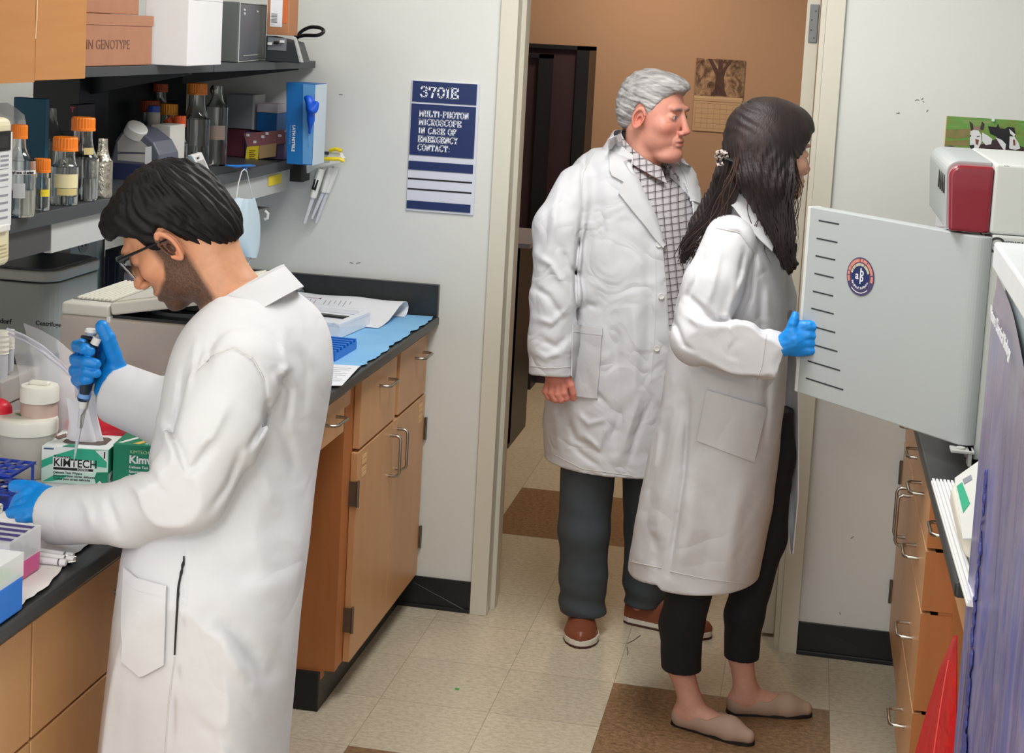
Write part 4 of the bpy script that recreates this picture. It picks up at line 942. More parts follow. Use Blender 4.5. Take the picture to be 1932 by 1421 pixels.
def inpoly(u, v, poly):
    """signed distance (px) to a polygon, negative inside"""
    P = np.array(poly, float); n = len(P); d = polyseg(u, v, [tuple(p) for p in P]+[tuple(P[0])]); c = np.zeros(len(u), bool)
    for i in range(n):
        x1, y1 = P[i]; x2, y2 = P[(i+1) % n]; k = ((y1 > v) != (y2 > v)) & (u < (x2-x1)*(v-y1)/(y2-y1+1e-12)+x1); c ^= k
    return np.where(c, -d, d)
def coatM(P):
    a = smax(smax(arM(P), (P-mcu)@dM, .004), -cutM(P), .003); t = torM(P); d = smin(smin(t, arF(P), .03), a, .014)+fM(P)+rM(P)
    d = smax(d, -neckcutM(P), .012); u, v = UV(P); k = inpoly(u, v, Vpoly)/620.0
    k = np.maximum(k, P[:, 1]-YM); d = smax(d, -np.maximum(k, -(t+.034)), .003)
    return smax(d, .533-P[:, 2], .004)
neckcutM = chain([PT(1214, 325, YM-.01), PT(1212, 240, YM-.02)], [.080, .09], 0)
lo, hi = bbox([PT(1000, 300, YM-.28), PT(1340, 300, YM+.2), PT(1020, 905, YM-.2), PT(1345, 905, YM+.2), PT(1200, 235, YM)], .05); lo[2] = .46
coat_m = mesh_np('lab_coat', [polygonize(coatM, lo, hi, .0052)], COATM, man); bvM = bvh_of(coat_m)
def plaid():
    m = bpy.data.materials.new('plaid_shirt'); m.use_nodes = True; N = m.node_tree.nodes; L = m.node_tree.links; b = N['Principled BSDF']; b.inputs['Roughness'].default_value = .8
    tc = N.new('ShaderNodeTexCoord'); mp = N.new('ShaderNodeMapping'); mp.inputs['Rotation'].default_value = (0, math.radians(9), 0); L.new(tc.outputs['Object'], mp.inputs[0]); sp = N.new('ShaderNodeSeparateXYZ'); L.new(mp.outputs[0], sp.inputs[0])
    def line(o, per, w, ph):
        a = N.new('ShaderNodeMath'); a.operation = 'MULTIPLY_ADD'; a.inputs[1].default_value = 1/per; a.inputs[2].default_value = ph; L.new(o, a.inputs[0])
        f = N.new('ShaderNodeMath'); f.operation = 'FRACT'; L.new(a.outputs[0], f.inputs[0]); g = N.new('ShaderNodeMath'); g.operation = 'LESS_THAN'; g.inputs[1].default_value = w; L.new(f.outputs[0], g.inputs[0]); return g.outputs[0]
    col = None; base = RGB(192,188,192)
    for o, per, w, ph, c, al in ((sp.outputs[0],.0200,.34,.2,RGB(128,120,120),.5),(sp.outputs[2],.0200,.30,.1,RGB(118,110,110),.5),(sp.outputs[0],.0200,.09,.0,RGB(52,44,44),.85),(sp.outputs[2],.0200,.10,.9,RGB(52,44,44),.85)):
        mx = N.new('ShaderNodeMix'); mx.data_type = 'RGBA'; k = N.new('ShaderNodeMath'); k.operation = 'MULTIPLY'; k.inputs[1].default_value = al; L.new(line(o, per, w, ph), k.inputs[0]); L.new(k.outputs[0], mx.inputs[0])
        if col is None: mx.inputs[6].default_value = base
        else: L.new(col, mx.inputs[6])
        mx.inputs[7].default_value = c; col = mx.outputs[2]
    L.new(col, b.inputs['Base Color']); return m
PLAID = plaid()
def shirtf(P):
    d = torM(P)+.016+fM(P)*.5; d = smax(d, -chain([PT(1216, 325, YM-.02), PT(1216, 250, YM-.03)], [.066, .075], 0)(P), .012); return smax(d, .95-P[:, 2], .003)
lo2 = lo.copy(); lo2[2] = .93; shirt = mesh_np('shirt', [polygonize(shirtf, lo2, hi, .0055)], PLAID, man)
# shirt collar
ncM = PT(1216, 284, YM-.02); Xm = mR@np.array([1., 0, 0]); Xm[2] = 0; Xm = nrm(Xm); Ym = np.array([-Xm[1], Xm[0], 0]); tilt = lambda a: np.array([0, 0, -.052*math.cos(a)+.006])
sc_in = ringpts(ncM, .073, .070, math.radians(16), math.radians(344), 31, Xm, Ym, tilt)
sc_out = ringpts(ncM, .100, .096, math.radians(24), math.radians(336), 31, Xm, Ym, lambda a: tilt(a)+np.array([0, 0, -.036-.014*max(0, math.cos(a))**3])+Xm*.014*max(0, math.cos(a)))
collar(shirt, sc_in, sc_out, .0025, 'shirt_collar', PLAID)
co_in = ringpts(ncM-Xm*.012+np.array([0, 0, -.004]), .086, .086, math.radians(75), math.radians(285), 27, Xm, Ym, tilt)
co_out = ringpts(ncM-Xm*.012, .118, .124, math.radians(70), math.radians(290), 27, Xm, Ym, lambda a: tilt(a)+np.array([0, 0, -.062]))
collar(coat_m, co_in, co_out, .003)
lay(bvM, [(1172,252),(1186,300),(1210,352),(1236,405),(1252,460)], [(1146,262),(1152,330),(1178,345),(1166,362),(1249,468)], 22, 7, .006, .0035, 'lapel', coat_m)
lay(bvM, [(1270,290),(1290,330),(1305,380)], [(1290,300),(1318,340),(1318,385)], 14, 5, .006, .0035, 'lapel', coat_m)
lay(bvM, [(1078,612),(1138,618)], [(1074,745),(1128,752)], 12, 12, .003, .004, 'pocket', coat_m)
lay(bvM, [(1078,612),(1138,618)], [(1078,626),(1138,632)], 12, 3, .0048, .003, 'pocket_hem', coat_m)
for (u, v) in ((1243,461),(1247,559),(1239,657)):
    p, q = hit(bvM, u, v)
    if p is not None: MB().lathe([(0, .001), (.009, .001), (.0095, .004), (.007, .0045), (.006, .003), (0, .003)], p+q*.001*(1 if q@(p-CAMP) < 0 else -1), 16, q if q@(p-CAMP) < 0 else -q).build('button', PWHITE, coat_m, smooth=True)
for pl in ([(1250,470),(1258,560),(1262,640)], [(1236,470),(1238,560),(1235,640),(1228,720)], [(1040,855),(1100,885),(1195,898)], [(1000,690),(1035,695),(1078,692)], [(1122,285),(1100,330),(1094,390)]): MB().tube(line_on(bvM, pl, 24), .0010, 4).build('seam', SEAM, coat_m)
# skin
SK_M = skin_material('ruddy_skin'); colM = c3(214, 150, 130)
def beardM(L, ay, x, z): return .28*np.clip((-.045-z)/.02, 0, 1)*np.clip((x-.02)/.03, 0, 1)
def col_man(V):
    L = (V-mC)@mR; c = face_colour(L, colM, c3(176, 96, 88), c3(120, 100, 96), beardM, c3(168, 112, 100), c3(208, 104, 92))
    far = np.linalg.norm(V-mC, axis=1) > .21; c[far] = c3(206, 130, 114); return c
lo, hi = bbox([mC], .165); hV = polygonize(man_head, [lo[0]-.03, lo[1], mC[2]-.24], hi, .0022)
hy = YM-.215
mfing = [([PT(1036,722,hy),PT(1030,738,hy-.01),PT(1036,749,hy-.012),PT(1042,752,hy)],[.0125,.0115,.0105,.0095]), ([PT(1044,724,hy-.01),PT(1040,742,hy-.018),PT(1048,754,hy-.018),PT(1054,754,hy)],[.0125,.0115,.0108,.0098]),
  ([PT(1053,724,hy-.012),PT(1052,744,hy-.020),PT(1058,755,hy-.018),PT(1063,752,hy)],[.0125,.0115,.0105,.0098]), ([PT(1063,724,hy-.010),PT(1064,742,hy-.016),PT(1068,752,hy-.012),PT(1071,750,hy+.004)],[.0120,.0110,.0100,.0092]), ([PT(1070,712,hy),PT(1077,728,hy-.006),PT(1081,742,hy-.004),PT(1082,752,hy)],[.0130,.0110,.0100,.0090])]
mh = hand_field(mfing, [(ell(PT(1053,715,hy),(.034,.022,.030)),0), (cap(PT(1048,716,hy),PT(1042,690,hy+.01),.027,.028),.012)], .006)
V1 = polygonize(mh, *bbox([p for a, _ in mfing for p in a]+[PT(1045,690,hy)], .04), .0024)
def man_body(P):
    return union([(loft([(z, cx, cy, rx*.74, ry*.72) for z, cx, cy, rx, ry in M_rows if .60 < z < 1.46]), 0), (chain([msh, mel, PT(1042,700,hy+.01)], [.038, .034, .026], .01), .01), (arFb, .03), (legm1, .03), (legm2, .03), (neck_m, .02)])(P)
arFb = chain([shF2, PT(1305, 480, YM+.12), PT(1300, 620, YM+.12)], [.05, .042, .03], .01)
hipm = PT(1130, 780, YM); legm1 = chain([hipm+[-.01, -.03, 0], PT(1102, 1000, -.05), PT(1097, 1140, -.045), np.array([.455, -.05, .05])], [.06, .05, .042, .038], .01); legm2 = chain([hipm+[.10, .06, 0], PT(1225, 1000, .08), PT(1212, 1110, .09), np.array([.63, .095, .05])], [.06, .05, .042, .038], .01)
V2 = polygonize(man_body, *bbox([PT(1000,300,YM-.2), PT(1340,300,YM+.2), np.array([.45,-.1,.0])], .05), .011)
mesh_np('body', [hV, V1, V2], SK_M, man, col_man)
for s in (1, -1): eye(man, mC, mR, s, (84, 100, 110))
hairM = rumple(1.0, 70, 8)
def man_hair(P):
    L = (P-mC)@mR; x, y, z = L[:, 0], L[:, 1], L[:, 2]; ay = np.abs(y)
    d = smin(ell((-.016, 0, .048), (.106, .084, .094))(L), ell((.050, .004, .098), (.050, .058, .028))(L), .03); d = smin(d, ell((-.080, 0, .005), (.036, .062, .062))(L), .03)
    line = np.interp(x, [-.14, -.07, -.040, -.022, -.008, .006, .020, .030, .055, .080, .11], [-.066, -.052, -.030, .026, .040, .030, -.002, .018, .058, .080, .082])
    sw = x*60+z*230+y*50+hairM(P)*.9
    st = .0011*np.sin(sw)+.0007*np.sin(sw*2.3+1)
    return smax(d+st, (line-z)*.85, .010)
mesh_np('hair', [polygonize(man_hair, *bbox([mC], .165), .0028)], mat('silver_hair', RGB(196,193,192), .6, noise=(70,.22,RGB(120,116,116)), bump=(200,.7,.0012), stretch=(.22,1,1.3)), man)
# trousers and shoes
TR = mat('charcoal_trousers', RGB(62,68,74), .75, bump=(700,.15,.0005)); rT = rumple(.0014, 30, 21, 1.0, 1.0, .8)
t1 = chain([PT(1112, 830, -.03), PT(1102, 1000, -.05), PT(1100, 1085, -.045), PT(1098, 1160, -.04)], [.088, .078, .072, .073], .02); t2 = chain([PT(1225, 830, .07), PT(1224, 1000, .08), PT(1218, 1090, .09), PT(1216, 1140, .09)], [.088, .076, .068, .064], .02)
zt = .066
mesh_of('trousers', lambda P: smax(smin(t1(P), t2(P), .02)+rT(P)+.003*np.sin(P[:, 2]*95+P[:, 0]*20)*np.clip((.20-P[:, 2])/.12, 0, 1), zt-P[:, 2], .004), [np.array([.30, -.15, .06]), np.array([.75, .2, .62])], .04, .006, TR, man)
s_ = shoe(man, (.445, .095), (.478, -.186), .112, LEA, SOLEW, OUTS, hgt=.088); s2_ = shoe(man, (.580, .105), (.862, .030), .108, LEA, SOLEW, OUTS, hgt=.088)
for q in (s_, s2_): q['label'] = 'brown slip-on shoe with white sole'
settle(man)
# ---------------------------------------------------------------- the woman at the instrument door
YW = -.58
wom = thing('person', 'woman with long dark hair in white lab coat holding the grey instrument door open', 'person', (.95, -.55, 0))
wC = np.array([.949, -.62, 1.562]); wR = frame(30, 2, 0)
wf = head_field(fat=-.002, nose=.96, brow=.7, jaw=.96)
neck_w = chain([wC+wR@np.array([-.025, 0, -.05]), wC+wR@np.array([-.035, 0, -.12]), PT(1420, 400, YW-.02)], [.050, .050, .065], .01)
def wom_head(P):
    L = (P-wC)@wR; return smin(wf(L), neck_w(P), .022)
W_rows = rows_uv([(372,1392,1446,.07),(396,1348,1462,.125),(430,1322,1470,.165),(480,1302,1478,.18),(560,1280,1486,.175),(640,1264,1488,.17),(740,1250,1482,.18),(840,1230,1472,.19),(940,1208,1460,.20),(1040,1190,1440,.205),(1108,1181,1424,.21),(1180,1176,1414,.21)], YW)
wsh = PT(1378, 455, YW-.14); w1 = PT(1345, 540, YW-.20); wel = PT(1315, 640, YW-.25); w3 = PT(1395, 655, YW-.285); wcu = PT(1466, 674, YW-.262)
FW = [([(1350,432),(1395,440),(1425,480),(1418,560),(1398,605)],3.5,.004), ([(1300,560),(1350,605),(1378,606)],5,.010), ([(1290,590),(1330,620),(1372,612)],6,-.006), ([(1372,608),(1385,640),(1370,665)],5,.008), ([(1350,640),(1365,670),(1400,680)],6,.006), ([(1400,520),(1380,570),(1372,600)],7,-.006), ([(1335,480),(1318,540),(1300,590)],8,.004), ([(1270,600),(1290,650),(1320,665)],5,.005), ([(1310,684),(1370,712),(1430,716)],4,.003),
 ([(1300,760),(1290,900),(1262,1085)],5,.007), ([(1285,760),(1262,900),(1225,1060)],12,-.007), ([(1300,900),(1300,1000),(1275,1095)],14,-.006), ([(1330,900),(1340,1000),(1325,1100)],16,.005), ([(1400,900),(1385,1000),(1370,1110)],14,-.005), ([(1440,520),(1435,600),(1440,640)],8,.006), ([(1410,440),(1440,520),(1448,600)],8,-.004), ([(1260,780),(1245,880),(1215,960)],8,.005), ([(1340,740),(1330,800),(1310,880)],8,.004), ([(1230,1000),(1240,1040),(1235,1080)],9,.004)]
fW = folds([(p, w*1.1, d*1.5) for p, w, d in FW]+[([(1330,470),(1312,530),(1290,570)],6,.008), ([(1360,460),(1345,540),(1330,585)],7,-.006), ([(1405,470),(1395,520),(1385,560)],5,.006), ([(1250,650),(1246,720),(1238,800)],7,.006), ([(1300,700),(1310,760),(1300,830)],9,-.005), ([(1450,700),(1446,760),(1440,840)],8,.006)], YW+.02, .05); rW = rumple(.0011, 28, 17)
torW = loft(W_rows); arW = chain([wsh, w1, wel, w3, wcu], [.068, .074, .064, .064, .062], .02); dW = nrm(wcu-w3); cutW = cap(wcu+dW*.042, wcu+dW*.15, .054, .058)
neckcutW = chain([PT(1424, 392, YW-.02), PT(1424, 300, YW-.03)], [.062, .07], 0)
arWf = chain([PT(1440, 455, YW+.13), PT(1462, 560, YW+.16), PT(1470, 640, YW+.10)], [.060, .055, .05], .02)
def coatW(P):
    a = smax(smax(arW(P), (P-wcu)@dW, .004), -cutW(P), .003); d = smin(smin(torW(P), arWf(P), .03), a, .010)+fW(P)+rW(P); d = smax(d, -neckcutW(P), .006)
    u, v = UV(P); zc = np.interp(P[:, 0], [.64, .742, .756, .98], [.408, .430, .420, .426]); return smax(d, zc-P[:, 2], .004)
lo, hi = bbox([PT(1180, 1110, YW-.24), PT(1500, 1110, YW+.24), PT(1300, 372, YW), wcu], .05); lo[2] = .33
coat_w = mesh_np('lab_coat', [polygonize(coatW, lo, hi, .0052)], COAT, wom); bvW = bvh_of(coat_w)
# open front edge of the coat hanging on the far side
Gf = []
for t, (v, ul, ur) in enumerate([(585,1478,1497),(660,1482,1503),(740,1482,1507),(840,1478,1508),(940,1484,1507),(1045,1490,1497)]):
    Gf.append([PT(ul+(ur-ul)*k/5, v, YW+.10+.035*math.sin(k/5*3.1)-.03*k/5) for k in range(6)])
MB().sheet(Gf, .003).build('coat_front', COAT, coat_w, smooth=True)
lay(bvW, [(1334,735),(1443,768)], [(1314,830),(1420,872)], 14, 12, .0035, .004, 'pocket', coat_w)
lay(bvW, [(1336,735),(1443,768)], [(1332,752),(1440,786)], 14, 3, .0050, .003, 'pocket_hem', coat_w)
co_in = ringpts(PT(1424, 366, YW-.02), .062, .066, math.radians(40), math.radians(300), 25, np.array([1., 0, 0]), np.array([0, 1., 0]), lambda a: np.array([0, 0, -.02*math.cos(a)]))
co_out = ringpts(PT(1424, 402, YW-.02), .090, .108, math.radians(36), math.radians(306), 25, np.array([1., 0, 0]), np.array([0, 1., 0]), lambda a: np.array([0, 0, -.03*math.cos(a)-.02]))
collar(coat_w, co_in, co_out, .003)
ia = [PT(1398,350,-.655), PT(1410,354,-.675), PT(1428,378,-.69), PT(1447,412,-.70), PT(1462,446,-.70)]; oa = [PT(1368,378,-.68), PT(1384,392,-.715), PT(1408,424,-.735), PT(1432,452,-.74), PT(1456,474,-.735)]
collar(coat_w, ia, oa, .003)
lay(bvW, [(1404,372),(1432,420),(1458,470)], [(1420,368),(1450,410),(1474,470)], 12, 4, .006, .003, 'lapel', coat_w)
for pl in ([(1350,430),(1395,438),(1424,478),(1420,560),(1400,600)], [(1446,632),(1438,690),(1428,716)], [(1192,1060),(1248,1072)], [(1264,1078),(1330,1092),(1410,1102)]): MB().tube(line_on(bvW, pl, 24), .0010, 4).build('seam', SEAM, coat_w)
SK_W = skin_material('fair_skin'); colW = c3(216, 166, 142)
def col_wom(V):
    L = (V-wC)@wR; c = face_colour(L, colW, c3(176, 84, 80), c3(52, 36, 32)); far = np.linalg.norm(V-wC, axis=1) > .19; c[far] = c3(200, 150, 132); return c
hV = polygonize(wom_head, *bbox([wC, wC-[0, 0, .06]], .15), .0024)
hy = YW-.285
kneeN = PT(1312, 1060, YW-.09); ankN = PT(1285, 1262, -.62); kneeF = PT(1440, 1010, YW+.08); ankF = PT(1398, 1240, -.485)
heelN = np.array([.795, -.612, 0]); toeN = np.array([1.022, -.690, 0]); heelF = np.array([.935, -.500, 0]); toeF = np.array([1.172, -.450, 0])
def footf(heel, toe, w=.0):
    X = nrm(toe-heel); return chain([heel+X*.030+[0, 0, .030], heel+X*.10+[0, 0, .036], heel+X*.16+[0, 0, .026], toe-X*.022+[0, 0, .016]], [.027+w, .028+w, .027+w, .014+w], .01)
fN, fF = footf(heelN, toeN), footf(heelF, toeF)
aN = heelN+nrm(toeN-heelN)*.050+[0, 0, .075]; aF = heelF+nrm(toeF-heelF)*.050+[0, 0, .075]
def wom_body(P):
    return union([(loft([(z, cx, cy, rx*.66, ry*.66) for z, cx, cy, rx, ry in W_rows if z > .78]), 0), (chain([wsh, wel, PT(1450, 664, hy), PT(1484, 650, hy)], [.045, .032, .0215, .021], .005), .012), (chain([np.array([.86, YW-.06, .85]), kneeN, ankN, aN, aN-[0, 0, .03]], [.07, .048, .034, .031, .030], .012), .03), (chain([np.array([.93, YW+.07, .85]), kneeF, ankF, aF, aF-[0, 0, .03]], [.07, .048, .034, .031, .030], .012), .03), (fN, .03), (fF, .03), (neck_w, .02)])(P)
bV = polygonize(wom_body, *bbox([PT(1262, 640, YW-.3), PT(1500, 372, YW+.2), np.array([1.17, -.70, 0]), np.array([.78, -.45, 0])], .04), .0085)
mesh_np('body', [hV, bV], SK_W, wom, col_wom)
for s in (1, -1): eye(wom, wC, wR, s)
LEG = mat('black_slim_trousers', RGB(20,22,28), .8, bump=(700,.15,.0005)); rL = rumple(.0014, 40, 31, .6, .6, 1.2)
l1 = chain([PT(1335, 880, YW-.05), kneeN, PT(1286, 1180, -.64), ankN+[0, 0, .006]], [.095, .066, .058, .055], .02); l2 = chain([PT(1466, 742, YW+.05), PT(1446, 860, YW+.08), kneeF, PT(1404, 1160, -.50), ankF], [.045, .075, .062, .052, .049], .02)
pcN = ankN[2]; pcF = ankF[2]
mesh_of('trousers', lambda P: smin(smax(l1(P), pcN-P[:, 2], .003), smax(l2(P), pcF-P[:, 2], .003), .012)+rL(P), [np.array([.70, -.78, .12]), np.array([1.08, -.38, .78])], .03, .0055, LEG, wom)
FLAT = mat('taupe_knit_flat', RGB(172,146,128), .85, bump=(600,.3,.0006)); SOLB = mat('thin_black_sole', RGB(28,22,20), .6)
def flat_shoe(heel, toe, fld, parent):
    L = np.linalg.norm(toe-heel); X = nrm(toe-heel); Y = np.array([-X[1], X[0], 0]); R = np.array([X, Y, [0, 0, 1.]]).T
    s_ = thing_child('shoe', parent)
    def up(P):
        q = (P-heel)@R; x, z = q[:, 0]/L, q[:, 2]; d = chain([heel+X*.034+[0, 0, .026], heel+X*.11+[0, 0, .030], heel+X*.17+[0, 0, .024], toe-X*.022+[0, 0, .0185]], [.034, .034, .034, .0205], .015)(P)
        top = np.interp(x+np.abs(q[:, 1])*1.2, [-.1, 0, .25, .50, .62, .72, 1.2], [.072, .068, .050, .045, .062, .10, .15]); return np.maximum(np.maximum(d, z-top), .006-z)
    V, Q = polygonize(up, np.minimum(heel, toe)-[.06, .06, 0.01], np.maximum(heel, toe)+[.06, .06, .11], .0030); mesh_np('upper', [(V, Q)], FLAT, s_)
    prof = [(0, 0), (.02, .50), (.08, .72), (.22, .78), (.42, .80), (.60, .95), (.74, .98), (.86, .84), (.94, .66), (.985, .38), (1, 0)]
    o = [heel+X*(L*t)+Y*(.034*q) for t, q in prof]+[heel+X*(L*t)-Y*(.034*q) for t, q in prof[1:-1]][::-1]
    MB().prism([p+[0, 0, .0005] for p in o], (0, 0, .0075)).build('sole', SOLB, s_)
flat_shoe(heelN, toeN, fN, wom); flat_shoe(heelF, toeF, fF, wom)
# glove on the door edge
wf_ = [([PT(1498,v,hy),PT(1528,v-1,hy-.012),PT(1543,v+1,hy-.010),PT(1545,v+2,hy+.004)],[.015,.0135,.0125,.010]) for v in (616,632,648,661)]
wf_.append(([PT(1490,632,hy-.01),PT(1496,612,hy-.012),PT(1499,601,hy-.01),PT(1500,595,hy-.006)],[.016,.0125,.0110,.0092]))
palmw = [(chain([PT(1474,654,hy), PT(1500,641,hy)],[.0265,.034],0),0), (ell(PT(1515,640,hy-.004),(.036,.020,.040)),.012)]
hw_ = hand_field(wf_, palmw, .010)
mesh_of('glove', lambda P: smax(hw_(P)+rn(P), -(P-PT(1471,654,hy))@nrm(PT(1500,642,hy)-PT(1471,654,hy)), .003), [p for a, _ in wf_ for p in a]+[PT(1475,650,hy)], .04, .0026, NITRILE, wom)
# hair
hrW = rumple(1.0, 26, 41); hrW2 = rumple(1.0, 55, 43)
def pc(lst, y, k=.01): return chain([PT(u, v, y+(dy if True else 0)) for u, v, r, dy in lst], [r/722. for u, v, r, dy in lst], k)
back = pc([(1395,285,30,.0),(1372,330,24,.0),(1352,380,24,.02),(1322,425,22,.03),(1300,462,15,.03),(1290,492,6,.03)], -.64)
back2 = pc([(1410,290,40,.05),(1392,350,36,.06),(1366,395,28,.06),(1330,440,18,.05),(1312,480,6,.05)], -.60)
frontf = pc([(1450,280,42,-.06),(1456,350,42,-.08),(1466,410,30,-.08),(1480,460,20,-.09),(1490,498,14,-.09),(1489,512,6,-.09)], -.62)
midf = pc([(1420,290,44,-.06),(1422,335,36,-.09),(1440,380,24,-.09),(1460,430,12,-.09),(1475,480,6,-.09)], -.62)
def wom_hair(P):
    L = (P-wC)@wR; x, y, z = L[:, 0], L[:, 1], L[:, 2]
    d = smin(ell((-.016, 0, .050), (.112, .094, .100))(L), ell((.052, 0, .075), (.056, .066, .055))(L), .03)
    line = np.interp(x, [-.2, .0, .030, .055, .072, .088, .12], [-.30, -.30, -.20, -.055, .030, .056, .062]); d = smax(d, (line-z)*.8, .012)
    d = smin(d, smin(smin(back(P), back2(P), .02), smin(frontf(P), midf(P), .02), .015), .03)
    u, v = UV(P); w = hrW(P)
    w2 = hrW2(P); st = .0018*np.sin(u*.36+v*.10+w*2.6)*(.6+.4*w2)+.0012*np.sin(u*.85-v*.12+w*3.4)
    up = np.clip((P[:, 2]-1.57)/.03, 0, 1); st2 = .0013*np.sin(np.hypot(u-1385, v-300)*.33+w*2.2+w2*1.5)*(.5+.5*w2); st = st*(1-up)+st2*up
    face = ell((.100, 0, -.030), (.070, .050, .100))(L); d = smax(d, -face, .006)
    return d+st
HW = mat('dark_brown_hair', RGB(50,38,36), .5, spec=.35, noise=(24,.25,RGB(28,22,22)), bump=(260,.9,.0016), stretch=(1,1,.10))
hair_w = mesh_np('hair', [polygonize(wom_hair, *bbox([wC+[0, 0, .03], PT(1285, 500, -.64), PT(1500, 515, -.71)], .12), .0034)], HW, wom)
lk = MB(); rg = random.Random(5)
def lock(pts, r, wav=4):
    n = 18; P = np.array([[p[0], p[1], p[2]] for p in pts], float); s = np.linspace(0, len(P)-1, n); ph = rg.random()*6
    Q = [PT(np.interp(a, range(len(P)), P[:, 0])+wav*math.sin(a*2.4+ph)*min(1, a), np.interp(a, range(len(P)), P[:, 1]), np.interp(a, range(len(P)), P[:, 2])) for a in s]
    lk.tube(Q, [r*(1-.75*(i/(n-1))**1.5) for i in range(n)], 5)
for i in range(46):
    a = rg.random(); u0 = 1372+a*50; lock([(u0, 300, -.72+.03*a), (u0-12-14*a, 350, -.715), (u0-40-10*a+rg.uniform(-8,8), 410, -.70), (1287+a*40+rg.uniform(-6,10), 455+rg.uniform(-10,15), -.69), (1280+a*34+rg.uniform(-8,12), 490+rg.uniform(-14,14), -.68)], .0032, 5)
for i in range(60):
    a = rg.random(); u0 = 1420+a*78; lock([(u0, 300, -.735+.02*a), (u0+rg.uniform(-4,6), 350, -.745), (u0+12*(1-a)+rg.uniform(-4,6), 400, -.745), (1460+a*34+rg.uniform(-6,6), 455, -.745), (1478+a*18+rg.uniform(-6,8), 498+rg.uniform(-16,14), -.735)], .0030, 4)
for i in range(7): 
    u0 = 1484+i*3; lock([(u0, 300, -.66), (u0+8, 350, -.68), (u0+4+rg.uniform(-3,6), 400, -.69), (u0-6+rg.uniform(0,10), 430+i*4, -.69)], .0012, 5)
lk.build('hair_locks', HW, hair_w, smooth=True); lk = MB()
for i in range(26): 
    a = rg.random(); lock([(1385+a*60, 296, -.74), (1372+a*70+rg.uniform(-8,8), 345, -.745), (1350+a*110+rg.uniform(-12,12), 398, -.735), (1310+a*160+rg.uniform(-12,12), 450, -.725), (1286+a*200+rg.uniform(-10,14), 492+rg.uniform(-20,10), -.715)], .0016, 7) if (a < .28 or a > .62) else None
for i in range(12): lock([(1500, 300+i*3, -.66), (1512-i, 350, -.68), (1506-i*2, 392+i*2, -.69), (1494+rg.uniform(-4,10), 440+i*2, -.70), (1490+rg.uniform(-6,14), 475+i*2, -.70)], .0009, 5)
lk.build('hair_locks', mat('brown_hair_strand', RGB(70,52,46), .5, spec=.3), hair_w, smooth=True)
LEO = mat('leopard_clip', RGB(200,184,176), .3, noise=(130,.03,RGB(30,24,26)))
cp = thing_child('hair_clip', wom)
MB().tube([PT(1352,296,-.70), PT(1354,288,-.71), PT(1362,286,-.715), PT(1370,290,-.715), PT(1372,300,-.71)], .0062, 8).tube([PT(1354,302,-.70), PT(1356,312,-.705), PT(1366,308,-.71)], .0055, 8).ellipsoid(PT(1360,296,-.705), (.011,.008,.012), 10, 8).build('clip_body', LEO, cp, smooth=True)
MB().tube([PT(1370,300,-.72), PT(1382,304,-.725), PT(1388,318,-.72), PT(1380,326,-.715)], .0055, 8).build('clip_teeth', BLACKP, cp, smooth=True)
settle(wom)
# ================================================================ things on the left bench
ZT = .946; ZS = 1.415; ZU = 1.719
def AP(u, v, p, n):
    d = np.array([(u-PCX)/FPX, (v-PCY)/FPX, 1.0]) @ CAMM; p = np.array(p, float); n = np.array(n, float); return CAMP+d*(((p-CAMP)@n)/(d@n))
def solo(mb, name, m, label, cat, group=None, **k):
    return tag(mb.build(name, m, None, **k), label, cat, group)
def ruffle(p, amp, seed):
    r = random.Random(seed); return [(a+r.uniform(-amp, amp), b) for a, b in p]
# liners
def liner(name, y0, y1, x_back, edge, m, label, z=ZT, seed=1, amp=.0016):
    r = random.Random(seed); ny = 90; nx = 40; G = []; rm = rumple(1.0, 14, seed)
    ex = 0.0
    for j in range(ny):
        y = y0+(y1-y0)*j/(ny-1); ex = .6*ex+r.uniform(-.006, .006); xe = np.interp(y, [e[0] for e in edge], [e[1] for e in edge])+ex; row = []
        for i in range(nx):
            x = x_back+(xe-x_back)*i/(nx-1); w = rm(np.array([[x*2, y, 0]]))[0]; zz = z+.0030+amp*(w*.8)+max(0, (i-nx+4))*.0004; row.append((x, y, max(zz, z+.0012)))
        G.append(row)
    return solo(MB().sheet(G), name, m, label, 'bench liner', smooth=True)
BLUEPAD = mat('blue_bench_pad', RGB(138,192,232), .7, noise=(12,.3,RGB(120,178,224)))
WHPAD = mat('white_bench_pad', RGB(232,230,228), .75)
liner('bench_liner', -1.42, -.035, -.74, [(-1.42,-.075),(-1.2,-.070),(-.9,-.066),(-.5,-.060),(-.2,-.056),(-.035,-.060)], BLUEPAD, 'pale blue absorbent liner with a torn edge covering the far end of the left bench')
liner('bench_liner', -3.2, -1.72, -.95, [(-3.2,-.050),(-2.72,-.056),(-2.60,-.064),(-2.45,-.078),(-2.35,-.088),(-2.2,-.10),(-1.72,-.09)], WHPAD, 'white absorbent liner with a ragged torn edge under the tip boxes on the left bench', seed=4)
